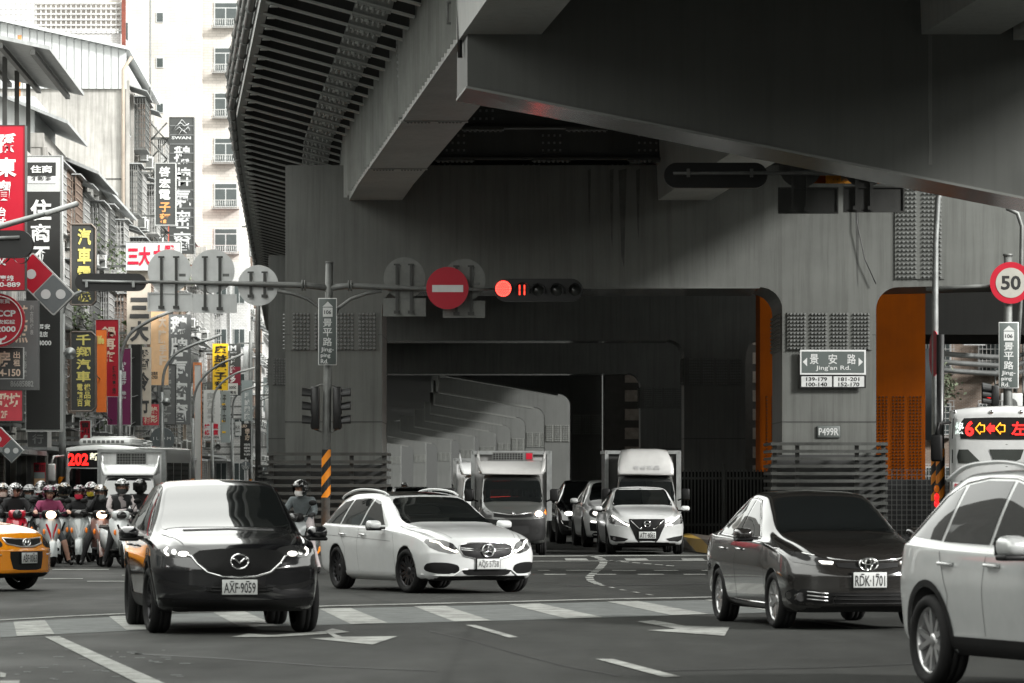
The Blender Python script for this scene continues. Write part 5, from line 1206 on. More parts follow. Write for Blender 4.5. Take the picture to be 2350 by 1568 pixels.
    c.line([(-.5, 1.112), (0, 1.125), (.5, 1.112)], .018, axis='F', mb=sm, sides=(1,))
    sm.build('panel_gaps', SEAM, c.root)
    for sd in (1, -1):
        for x in (-.1, -1.0):
            h, n = c.hit((x, 4 * sd, .93), (0, -sd, 0)); m = MB(); m.tube([(x + .09, h.y + sd * .0, .935), (x + .07, h.y + sd * .03, .935), (x - .07, h.y + sd * .03, .935), (x - .09, h.y, .935)], .013, 6); m.build('door_handle', PB, c.root)
    c.patch([(-.85, .98), (-.85, 1.06), (-.6, 1.05), (-.6, 1.0)], 'tail_light', M['redlens'], 'B', sides=(1, -1))
    c.mirrors(.62, 1.08, .93, PB)
    c.add_wheels(5, 'rim_dk', .225, steer=4)
    return c
cx()

# ---------------------------------------------------------------- white estate
def estate():
    tab = [(2.42, .26, .70, .86, .62, .80, .835), (2.15, .2, .78, .895, .66, .86, .895), (1.6, .19, .86, .925, .70, .935, .965), (1.0, .19, .915, .93, .72, 1.0, 1.03), (.72, .19, .93, .93, .725, 1.07, 1.10),
           (.2, .19, .945, .93, .66, 1.30, 1.345), (-.15, .19, .955, .93, .61, 1.415, 1.455), (-.7, .19, .965, .93, .60, 1.455, 1.495), (-1.4, .2, .975, .925, .59, 1.44, 1.48), (-1.95, .22, .985, .91, .575, 1.37, 1.41), (-2.3, .26, .98, .89, .57, 1.16, 1.2), (-2.47, .32, .95, .86, .6, .98, 1.02)]
    c = Car('white_estate_car', 'white estate car with black roof turning across the crossing, lit angular headlights', 'car', tab, PW, (1.44, -1.43), .33, 1.60, (-1.3, 68.9), 23, nose=lambda z: -.10 * max(0, (z - .6) / .25) - .04 * max(0, (.4 - z) / .2), plan=(.38, .2), arch=.035, dz=0.0)
    c.patch(smooth_poly(sym([(.45, 1.045), (.68, 1.03), (.63, 1.2), (.565, 1.37), (.3, 1.41)]), 3), 'windscreen', M['screen'], 'F')
    m = MB(); c.patch([(-.1, -.52), (-.1, .52), (-1.7, .5), (-1.7, -.5)], '', None, 'T', off=.006, mb=m, step=.1); m.build('roof_glass', mat('black_roof', (.01, .01, .01), .1, var=0, coat=1), c.root)
    for sd in (1, -1):
        c.patch([(.42, 1.0), (.1, 1.19), (-.2, 1.35), (-.42, 1.38), (-.5, .985)], 'front_door_window', M['glass'], 'S', sides=(sd,))
        c.patch([(-.56, .985), (-.49, 1.385), (-.9, 1.395), (-1.28, 1.375), (-1.36, 1.0)], 'rear_door_window', M['glass'], 'S', sides=(sd,))
        c.patch([(-1.42, 1.0), (-1.36, 1.37), (-1.75, 1.33), (-2.0, 1.2), (-2.22, 1.01)], 'quarter_window', M['glass'], 'S', sides=(sd,))
        c.rod([(-.25, 1.44), (-.35, 1.47), (-.9, 1.49), (-1.6, 1.46), (-2.0, 1.37), (-2.08, 1.33)], .016, 'S', 'roof_rail', M['white'], sides=(sd,)) if False else None
        m = MB(); m.tube([(q[0], sd * .565, q[1]) for q in bez([(-.12, 1.44), (-.3, 1.485), (-.9, 1.525), (-1.5, 1.51), (-1.95, 1.43), (-2.05, 1.385)], 5)], .018, 6); m.build('roof_rail', PW, c.root)
        c.patch([(.44, .655), (.5, .74), (.62, .79), (.80, .80), (.84, .76), (.80, .68), (.7, .625), (.55, .59), (.45, .595)], 'headlight', M['lens'], 'F', sides=(sd,), step=.03)
        m = MB(); c.line([(.77, .775), (.68, .75), (.64, .70), (.61, .67), (.56, .665)], .03, 'F', .012, m, (sd,)); c.line([(.62, .68), (.52, .635), (.455, .612)], .03, 'F', .012, m, (sd,)); c.line([(.455, .612), (.47, .645)], .03, 'F', .012, m, (sd,)); m.build('daytime_lamp', M['drl'], c.root)
        c.patch(smooth_poly([(.45, .42), (.6, .46), (.8, .46), (.855, .42), (.84, .34), (.7, .3), (.5, .3), (.43, .34)], 3), 'corner_intake', M['trim'], 'F', sides=(sd,), step=.04)
        c.patch([(-.84, .72), (-.86, .86), (-.6, .88), (-.55, .78)], 'tail_light', M['redlens'], 'B', sides=(sd,))
        c.patch([(-2.46, .7), (-2.4, .86), (-2.2, .9), (-2.28, .74)], 'tail_light', M['redlens'], 'S', sides=(sd,))
        c.patch([(.95, .2), (.95, .31), (-1.0, .30), (-1.0, .2)], 'side_skirt', PW, 'S', off=.035, sides=(sd,))
    gr = [(.0, .745), (.25, .742), (.40, .715), (.415, .64), (.36, .565), (.2, .525), (0, .515)]
    c.patch(sym(gr[1:-1]), 'grille', M['trim'], 'F', off=.008, step=.04)
    c.rod([(-.4, .715), (-.25, .744), (0, .748), (.25, .744), (.4, .715), (.418, .64), (.36, .56), (.2, .52), (0, .51), (-.2, .52), (-.36, .56), (-.418, .64), (-.4, .715)], .01, 'F', 'grille_frame', M['chrome'], off=.01)
    for z in (.625, .65): c.rod([(-.4, z + .02), (-.1, z), (0, z), (.1, z), (.4, z + .02)], .006, 'F', 'grille_bar', M['chrome'], off=.014)
    hx = c.hit((6, 0, .635), (-1, 0, 0))[0].x + .035
    m = MB(); m.tube([(hx, .092 * math.cos(t * math.pi / 12), .635 + .092 * math.sin(t * math.pi / 12)) for t in range(25)], .010, 6)
    for a in (90, 210, 330): m.tube([(hx + .01, 0, .635), (hx, .09 * math.cos(R(a)), .635 + .09 * math.sin(R(a)))], [.016, .005], 6)
    m.build('badge', M['chrome'], c.root)
    c.patch(sym([(.4, .365), (.36, .3), (.3, .275)]), 'lower_intake', M['trim'], 'F', step=.06)
    c.rod([(-.86, .29), (-.7, .275), (-.5, .275), (-.38, .36), (-.3, .365)], .012, 'F', 'splitter', M['white'], off=.01, sides=(1, -1))
    c.rod([(-.85, .235), (-.4, .225), (0, .22), (.4, .225), (.85, .235)], .018, 'F', 'bumper_lip', M['trim'], off=.005)
    c.plate('AQS·5758', .44, .36, .15)
    sm = MB(); c.line([(1.02, .3), (1.0, .7), (.88, .88)], .007, mb=sm); c.line([(-.5, .28), (-.52, .94)], .007, mb=sm); c.line([(-1.1, .4), (-1.02, .65), (-1.38, .95)], .007, mb=sm)
    c.line([(.85, .76), (-.5, .80), (-2.2, .83)], .006, mb=sm); c.line([(1.0, .72), (1.6, .66), (2.25, .5)], .007, 'T', mb=sm); sm.build('panel_gaps', mat('soft_panel_gap', (.12, .12, .12), .8, var=0), c.root)
    for sd in (1, -1):
        for x in (-.28, -1.15):
            h, n = c.hit((x, 4 * sd, .84), (0, -sd, 0)); m = MB(); m.tube([(x + .1, h.y, .845), (x + .08, h.y + sd * .035, .845), (x - .08, h.y + sd * .035, .85), (x - .1, h.y, .85)], .015, 6); m.build('door_handle', M['chrome'], c.root)
    m = MB(); m.add([(-1.85, 0, 1.44), (-1.98, .012, 1.44), (-1.98, -.012, 1.44), (-1.96, 0, 1.53)], [(0, 1, 3), (0, 3, 2), (1, 2, 3)]); m.build('aerial', PW, c.root)
    c.mirrors(.55, 1.0, .94, PW, .18, .24, .15)
    c.add_wheels(7, 'rim_dk', .235, steer=9)
estate()

# ---------------------------------------------------------------- dark saloon
def saloon():
    k = 1.05
    tab = [(2.32, .27, .68, .82, .60, .78, .82), (2.05, .2, .76, .86, .64, .84, .88), (1.5, .19, .84, .885, .68, .92, .955), (1.02, .19, .90, .888, .70, .985, 1.02), (.8, .19, .915, .888, .70, 1.04, 1.07),
           (.3, .19, .93, .888, .64, 1.27, 1.315), (-.1, .19, .94, .888, .585, 1.41, 1.45), (-.6, .19, .95, .888, .575, 1.435, 1.475), (-1.1, .2, .96, .885, .56, 1.36, 1.405), (-1.6, .22, .97, .88, .6, 1.16, 1.20), (-1.85, .25, .985, .87, .66, 1.04, 1.08), (-2.3, .32, .97, .83, .65, .99, 1.03)]
    tab = [tuple([r[0]] + [r[1], r[2] * k, r[3], r[4], r[5] * k, r[6] * k]) for r in tab]
    c = Car('dark_saloon', 'dark brown saloon with lit lamps and plate RDK-1701 on the right', 'car', tab, PD, (1.37, -1.33), .32, 1.54, (3.53, 52.6), 10.5, nose=lambda z: -.16 * max(0, (z - .62) / .25) - .03 * max(0, (.42 - z) / .2), plan=(.36, .2), arch=.035)
    c.patch(smooth_poly(sym([(.45, 1.085), (.66, 1.07), (.6, 1.26), (.535, 1.425), (.3, 1.47)]), 3), 'windscreen', M['screen'], 'F')
    for sd in (1, -1):
        c.patch([(.5, 1.03), (.2, 1.21), (-.15, 1.40), (-.36, 1.43), (-.42, 1.01)], 'front_door_window', M['glass'], 'S', sides=(sd,))
        c.patch([(-.48, 1.01), (-.43, 1.435), (-.75, 1.43), (-1.05, 1.36), (-1.3, 1.19), (-1.38, 1.04)], 'rear_door_window', M['glass'], 'S', sides=(sd,))
        c.rod([(.55, 1.02), (.2, 1.235), (-.15, 1.425), (-.42, 1.455), (-.8, 1.445), (-1.08, 1.375), (-1.36, 1.19), (-1.46, 1.02), (-.5, .99), (.55, 1.0)], .011, 'S', 'window_surround', M['chrome'], sides=(sd,))
        c.patch([(.38, .76), (.5, .80), (.7, .86), (.83, .89), (.85, .84), (.78, .755), (.6, .72), (.42, .715)], 'headlight', M['lens'], 'F', sides=(sd,), step=.03)
        c.patch([(.38, .755), (.39, .73), (.5, .735), (.53, .765)], 'daytime_lamp', M['lit'], 'F', off=.012, sides=(sd,), step=.03)
        c.patch(smooth_poly([(.5, .42), (.8, .46), (.84, .36), (.75, .28), (.5, .3)], 3), 'fog_recess', M['trim'], 'F', sides=(sd,), step=.05)
        h, n = c.hit((6, .73 * sd, .37), (-1, 0, 0)); m = MB(); m.cyl((h.x + .0, .73 * sd, .37), .05, .05, 'X', 16); m.build('fog_lamp', M['lens'], c.root)
        for z in (.33, .37, .41): c.rod([(.45, z), (.55, z + .01), (.66, z + .02)], .008, 'F', 'fog_bar', M['rim'], off=.012, sides=(sd,))
        c.patch([(-.82, .85), (-.84, .95), (-.5, .97), (-.5, .87)], 'tail_light', M['redlens'], 'B', sides=(sd,))
        c.patch([(-2.28, .8), (-2.25, .95), (-2.0, .97), (-2.05, .85)], 'tail_light', M['redlens'], 'S', sides=(sd,))
    c.patch(sym([(.36, .745), (.34, .70), (.1, .675)]), 'grille', M['trim'], 'F', off=.006, step=.04)
    c.rod([(-.84, .895), (-.6, .835), (-.36, .785), (-.12, .765), (.12, .765), (.36, .785), (.6, .835), (.84, .895)], .011, 'F', 'chrome_wing', M['chrome'], off=.008)
    hx = c.hit((6, 0, .725), (-1, 0, 0))[0].x + .03
    m = MB()
    for rx, rz, dz in ((.105, .072, 0), (.035, .068, 0), (.075, .03, .03)): m.tube([(hx, rx * math.cos(t * math.pi / 10), .73 + dz + rz * math.sin(t * math.pi / 10)) for t in range(21)], .011, 6)
    m.build('badge', M['chrome'], c.root)
    c.patch(sym([(.45, .42), (.5, .3), (.42, .25)]), 'lower_intake', M['trim'], 'F', step=.06)
    for z in (.30, .345, .39): c.rod([(-.4, z), (-.2, z), (.2, z), (.4, z)], .007, 'F', 'intake_bar', M['under'], off=.01)
    c.plate('RDK·1701', .56, .38, .17)
    sm = MB(); c.line([(.98, .3), (.97, .7), (.82, .95)], .007, mb=sm); c.line([(-.43, .28), (-.45, 1.0)], .007, mb=sm); sm.build('panel_gaps', SEAM, c.root)
    c.rod([(.95, .27), (.3, .275), (-.9, .29)], .012, 'S', 'sill_strip', M['chrome'], sides=(1, -1))
    for sd in (1, -1):
        for x in (-.22, -1.05):
            h, n = c.hit((x, 4 * sd, .86), (0, -sd, 0)); m = MB(); m.tube([(x + .09, h.y, .87), (x + .07, h.y + sd * .03, .87), (x - .07, h.y + sd * .03, .875), (x - .09, h.y, .875)], .014, 6); m.build('door_handle', M['chrome'], c.root)
    c.mirrors(.6, 1.05, .9, PD, .2, .23, .15)
    c.add_wheels(5, 'rim', .215, steer=3)
saloon()

# ---------------------------------------------------------------- silver SUV at the right edge
def silver():
    k = 1.0
    tab = [(2.35, .32, .86, .86, .66, .98, 1.01), (2.05, .27, .95, .915, .70, 1.05, 1.08), (1.5, .26, 1.03, .945, .74, 1.12, 1.15), (1.0, .26, 1.07, .95, .755, 1.17, 1.2), (.55, .26, 1.085, .95, .715, 1.42, 1.465), (.1, .26, 1.095, .95, .66, 1.66, 1.705),
           (-.5, .26, 1.105, .95, .65, 1.715, 1.76), (-1.2, .26, 1.12, .95, .64, 1.70, 1.745), (-1.75, .28, 1.14, .94, .61, 1.58, 1.63), (-2.1, .32, 1.15, .92, .6, 1.37, 1.41), (-2.36, .38, 1.12, .88, .62, 1.16, 1.2)]
    c = Car('silver_suv', 'silver SUV cut by the right edge, blurred close to the camera', 'car', tab, PS, (1.44, -1.43), .37, 1.66, (4.68, 35.6), 18, plan=(.34, .25), arch=.06, nose=lambda z: -.1 * max(0, (z - .8) / .3))
    c.patch(smooth_poly(sym([(.5, 1.21), (.72, 1.19), (.67, 1.42), (.6, 1.62), (.3, 1.67)]), 3), 'windscreen', M['screen'], 'F')
    for sd in (1, -1):
        c.patch([(.66, 1.16), (.35, 1.40), (.05, 1.6), (-.22, 1.645), (-.3, 1.15)], 'front_door_window', M['glass'], 'S', sides=(sd,))
        c.patch([(-.36, 1.15), (-.28, 1.65), (-.8, 1.655), (-1.15, 1.62), (-1.25, 1.165)], 'rear_door_window', M['glass'], 'S', sides=(sd,))
        c.patch([(-1.31, 1.17), (-1.22, 1.61), (-1.55, 1.52), (-1.95, 1.2)], 'quarter_window', M['glass'], 'S', sides=(sd,))
        c.rod([(.72, 1.14), (.38, 1.41), (.05, 1.625), (-.25, 1.672), (-.8, 1.68), (-1.2, 1.64), (-1.6, 1.525), (-2.05, 1.18)], .012, 'S', 'window_surround', M['chrome'], sides=(sd,))
        m = MB(); m.tube([(q[0], sd * .615, q[1]) for q in bez([(.05, 1.69), (-.15, 1.755), (-.5, 1.795), (-.9, 1.80), (-1.4, 1.765), (-1.75, 1.66)], 5)], .02, 6); m.build('roof_rail', PS, c.root)
        m = MB(); n_ = 24
        for ax in c.axles:
            a0, a1 = -12, 192
            outer = [(ax + (c.rt + .12) * math.cos(R(lerp(a0, a1, k_ / n_))), c.rt + (c.rt + .12) * math.sin(R(lerp(a0, a1, k_ / n_)))) for k_ in range(n_ + 1)]
            inn = [(ax + (c.rt + .062) * math.cos(R(lerp(a0, a1, k_ / n_))), c.rt + (c.rt + .062) * math.sin(R(lerp(a0, a1, k_ / n_)))) for k_ in range(n_ + 1)]
            c.patch(outer + inn[::-1], '', None, 'S', off=.01, sides=(sd,), mb=m, step=.06)
        c.patch([(.95, .28), (.95, .42), (-.95, .42), (-.95, .28)], '', None, 'S', off=.01, sides=(sd,), mb=m)
        m.build('wheel_arch_trim', M['trim'], c.root)
        c.patch([(.45, .8), (.55, .9), (.8, .93), (.84, .82), (.6, .76)], 'headlight', M['lens'], 'F', sides=(sd,))
        c.patch([(-2.36, .85), (-2.3, 1.05), (-2.05, 1.08), (-2.1, .9)], 'tail_light', M['redlens'], 'S', sides=(sd,))
        for x in (-.15, -1.05):
            h, n = c.hit((x, 4 * sd, .99), (0, -sd, 0)); m = MB(); m.tube([(x + .11, h.y, .99), (x + .09, h.y + sd * .04, .99), (x - .09, h.y + sd * .04, .995), (x - .11, h.y, .995)], .017, 6); m.build('door_handle', PS, c.root)
    c.patch(sym([(.4, .85), (.38, .7), (.3, .62)]), 'grille', M['trim'], 'F')
    sm = MB(); c.line([(.98, .45), (.97, .8), (.8, 1.08)], .007, mb=sm); c.line([(-.32, .44), (-.33, 1.1)], .007, mb=sm); c.line([(-1.05, .55), (-1.0, .75), (-1.27, 1.12)], .007, mb=sm); sm.build('panel_gaps', SEAM, c.root)
    c.mirrors(.62, 1.15, .96, PS, .23, .27, .19)
    c.add_wheels(5, 'rim', .245, steer=0)
silver()

# ---------------------------------------------------------------- white hatchback waiting
def hatch():
    tab = [(2.12, .27, .74, .80, .6, .86, .90), (1.85, .2, .83, .85, .64, .93, .965), (1.4, .19, .91, .878, .68, 1.0, 1.035), (.98, .19, .96, .883, .70, 1.06, 1.095), (.6, .19, .975, .883, .68, 1.22, 1.265), (.15, .19, .985, .883, .60, 1.455, 1.50),
           (-.5, .19, .995, .883, .585, 1.49, 1.535), (-1.2, .2, 1.01, .88, .57, 1.46, 1.505), (-1.7, .22, 1.03, .87, .555, 1.36, 1.4), (-2.0, .28, 1.03, .85, .58, 1.12, 1.16), (-2.14, .34, 1.0, .82, .6, 1.0, 1.04)]
    c = Car('white_hatchback', 'white hatchback with V-shaped grille waiting head-on at the stop line', 'car', tab, PW, (1.32, -1.28), .315, 1.52, (2.93, 104.6), 3.2, nose=lambda z: -.12 * max(0, (z - .66) / .25), plan=(.33, .2), arch=.04)
    c.patch(smooth_poly(sym([(.45, 1.115), (.68, 1.10), (.62, 1.28), (.545, 1.455), (.3, 1.49)]), 3), 'windscreen', M['screen'], 'F')
    for sd in (1, -1):
        c.patch([(.5, 1.05), (.25, 1.23), (-.1, 1.42), (-.3, 1.45), (-.36, 1.03)], 'front_door_window', M['glass'], 'S', sides=(sd,))
        c.patch([(-.42, 1.03), (-.36, 1.455), (-.9, 1.45), (-1.3, 1.4), (-1.45, 1.06)], 'rear_door_window', M['glass'], 'S', sides=(sd,))
        c.patch([(.4, .70), (.55, .76), (.74, .86), (.8, .88), (.84, .80), (.82, .70), (.6, .66), (.45, .64)], 'headlight', M['lens'], 'F', sides=(sd,), step=.03)
        m = MB(); c.line([(.76, .87), (.62, .77), (.5, .69), (.41, .66)], .03, 'F', .012, m, (sd,)); m.build('daytime_lamp', M['lit'], c.root)
        c.patch([(.42, .355), (.62, .40), (.82, .43), (.80, .33), (.7, .29), (.5, .3)], 'fog_recess', M['trim'], 'F', sides=(sd,), step=.04)
        h, n = c.hit((6, .73 * sd, .36), (-1, 0, 0)); m = MB(); m.cyl((h.x, .73 * sd, .36), .04, .05, 'X', 14); m.build('fog_lamp', M['lens'], c.root)
    c.patch(sym([(.4, .80), (.4, .66), (.32, .5), (.27, .37), (.2, .28), (.1, .265)]), 'grille', M['trim'], 'F', off=.006, step=.05)
    c.rod([(-.36, .765), (-.28, .68), (-.18, .585), (-.13, .575)], .02, 'F', 'chrome_wing', M['chrome'], off=.01, sides=(1, -1)); 
    hx = c.hit((6, 0, .7), (-1, 0, 0))[0].x + .03
    m = MB(); m.tube([(hx, .068 * math.cos(t * math.pi / 10), .69 + .068 * math.sin(t * math.pi / 10)) for t in range(21)], .011, 6); m.box((hx - .005, -.085, .672), (hx + .012, .085, .708)); m.build('badge', M['chrome'], c.root)
    c.plate('ATT·8065', .44, .38, .155)
    c.mirrors(.62, 1.03, .89, PW, .17, .22, .14)
    c.add_wheels(5, 'rim', .205)
    sm = MB(); c.line([(-.42, .3), (-.43, 1.02)], .007, mb=sm); sm.build('panel_gaps', SEAM, c.root)
hatch()

def suv2(name, label, paint, loc, heading, dark):
    tab = [(2.4, .3, .76, .88, .66, .88, .92), (2.1, .24, .88, .93, .72, .97, 1.0), (1.5, .23, .98, .965, .76, 1.06, 1.09), (.95, .23, 1.04, .97, .77, 1.13, 1.165), (.5, .23, 1.055, .97, .71, 1.38, 1.42), (.05, .23, 1.065, .97, .63, 1.62, 1.66),
           (-.5, .23, 1.08, .97, .62, 1.66, 1.7), (-1.2, .23, 1.1, .965, .6, 1.62, 1.66), (-1.8, .26, 1.11, .95, .57, 1.5, 1.54), (-2.2, .3, 1.1, .92, .58, 1.25, 1.29), (-2.42, .36, 1.08, .88, .6, 1.1, 1.14)]
    c = Car(name, label, 'car', tab, paint, (1.45, -1.44), .36, 1.66, loc, heading, nose=lambda z: -.2 * max(0, (z - .62) / .3), plan=(.4, .2), arch=.05)
    c.patch(smooth_poly(sym([(.5, 1.19), (.72, 1.17), (.66, 1.4), (.57, 1.58), (.3, 1.63)]), 3), 'windscreen', M['screen'], 'F')
    for sd in (1, -1):
        c.patch([(.6, 1.12), (.3, 1.34), (.0, 1.54), (-.25, 1.58), (-.35, 1.11)], 'front_door_window', M['glass'], 'S', sides=(sd,))
        c.patch([(-.42, 1.11), (-.34, 1.585), (-.9, 1.58), (-1.3, 1.52), (-1.5, 1.14)], 'rear_door_window', M['glass'], 'S', sides=(sd,))
        if dark:
            c.patch([(.45, .78), (.6, .86), (.84, .9), (.86, .82), (.6, .74)], 'headlight', M['lens'], 'F', sides=(sd,))
            c.patch(ellipse(.66, .8, .11, .055, 12), 'headlight_beam', M['lit'], 'F', off=.014, sides=(sd,), step=.03)
            c.rod([(.3, .45), (.6, .42), (.8, .5), (.85, .62)], .02, 'F', 'bumper_chrome', M['chrome'], off=.01, sides=(sd,))
        else:
            c.patch(smooth_poly([(.52, .86), (.58, .95), (.72, .97), (.82, .9), (.82, .8), (.7, .74), (.57, .77)], 3), 'headlight', M['black'], 'F', sides=(sd,), step=.03)
            c.patch(ellipse(.68, .85, .06, .05, 12), 'headlight_beam', M['lit'], 'F', off=.014, sides=(sd,), step=.03)
            c.patch([(.47, .56), (.84, .62), (.82, .42), (.5, .38)], 'corner_intake', M['trim'], 'F', sides=(sd,), step=.04)
            c.patch([(.48, .635), (.8, .66), (.8, .635), (.48, .605)], 'daytime_lamp', M['lit'], 'F', off=.012, sides=(sd,), step=.04)
            c.patch(ellipse(.68, .32, .1, .06, 10), 'fog_recess', M['trim'], 'F', sides=(sd,), step=.04)
    c.patch(sym([(.42, .56), (.4, .38), (.3, .34)]), 'grille', M['trim'], 'F')
    c.mirrors(.6, 1.16, .98, paint, .18, .22, .16)
    c.add_wheels(5, 'rim_dk', .26)
suv2('white_suv', 'white SUV with round headlight, half hidden behind the white hatchback and covered truck', PW, (2.62, 115.6), 4, False)
suv2('black_car', 'black car with one glaring headlight between the grey van and the white SUV', PB, (2.05, 121.8), 3, True)

# ---------------------------------------------------------------- yellow taxi
def taxi():
    tab = [(2.2, .27, .72, .82, .6, .84, .88), (1.9, .2, .81, .865, .64, .90, .935), (1.4, .19, .89, .885, .68, .975, 1.01), (.95, .19, .94, .888, .7, 1.04, 1.075), (.5, .19, .955, .888, .66, 1.28, 1.32), (.1, .19, .965, .888, .6, 1.45, 1.495),
           (-.5, .19, .975, .888, .59, 1.48, 1.52), (-1.3, .2, .985, .885, .58, 1.46, 1.5), (-1.9, .24, 1.0, .87, .56, 1.35, 1.39), (-2.25, .32, .98, .83, .58, 1.1, 1.14)]
    c = Car('yellow_taxi', 'yellow taxi cut by the left edge, plate ABF-0063', 'taxi', tab, PY, (1.36, -1.34), .315, 1.54, (-9.05, 69.7), 54, nose=lambda z: -.14 * max(0, (z - .62) / .25), plan=(.36, .2), arch=.04)
    c.patch(smooth_poly(sym([(.45, 1.1), (.68, 1.08), (.62, 1.27), (.55, 1.44), (.3, 1.48)]), 3), 'windscreen', M['screen'], 'F')
    for sd in (1, -1):
        c.patch([(.5, 1.03), (.25, 1.22), (-.1, 1.41), (-.3, 1.44), (-.36, 1.01)], 'front_door_window', M['glass'], 'S', sides=(sd,))
        c.patch([(-.42, 1.01), (-.36, 1.445), (-.9, 1.44), (-1.2, 1.41), (-1.25, 1.02)], 'rear_door_window', M['glass'], 'S', sides=(sd,))
        c.patch(smooth_poly([(.45, .70), (.5, .78), (.7, .87), (.82, .86), (.85, .76), (.75, .67), (.55, .65)], 3), 'headlight', M['lens'], 'F', sides=(sd,), step=.03)
        c.rod([(.5, .55), (.7, .555), (.82, .57)], .012, 'F', 'bumper_strip', M['rim'], off=.006, sides=(sd,))
    c.patch(sym([(.40, .79), (.36, .72), (.15, .68)]), 'grille', M['trim'], 'F', off=.008, step=.04)
    c.rod([(-.42, .8), (-.2, .785), (0, .78), (.2, .785), (.42, .8), (.38, .71), (.15, .668), (0, .662), (-.15, .668), (-.38, .71), (-.42, .8)], .012, 'F', 'grille_frame', M['rim'], off=.008)
    hx = c.hit((6, 0, .73), (-1, 0, 0))[0].x + .03
    m = MB(); m.tube([(hx, .085 * math.cos(t * math.pi / 10), .73 + .055 * math.sin(t * math.pi / 10)) for t in range(21)], .01, 6); m.tube([(hx, -.05, .69), (hx, -.015, .77)], .012, 6); m.tube([(hx, .02, .69), (hx, .05, .77)], .012, 6); m.tube([(hx, -.03, .735), (hx, .035, .725)], .01, 6); m.build('badge', M['chrome'], c.root)
    c.patch(sym([(.36, .60), (.36, .5), (.31, .34), (.2, .32)]), 'lower_intake', M['trim'], 'F', step=.05)
    c.plate('ABF·0063', .50, .34, .16)
    c.patch(sym([(.5, .225), (.82, .24), (.8, .185), (.5, .175)]), 'bumper_skirt', M['trim'], 'F', off=.006)
    c.add_wheels(5, 'rim', .205)
taxi()

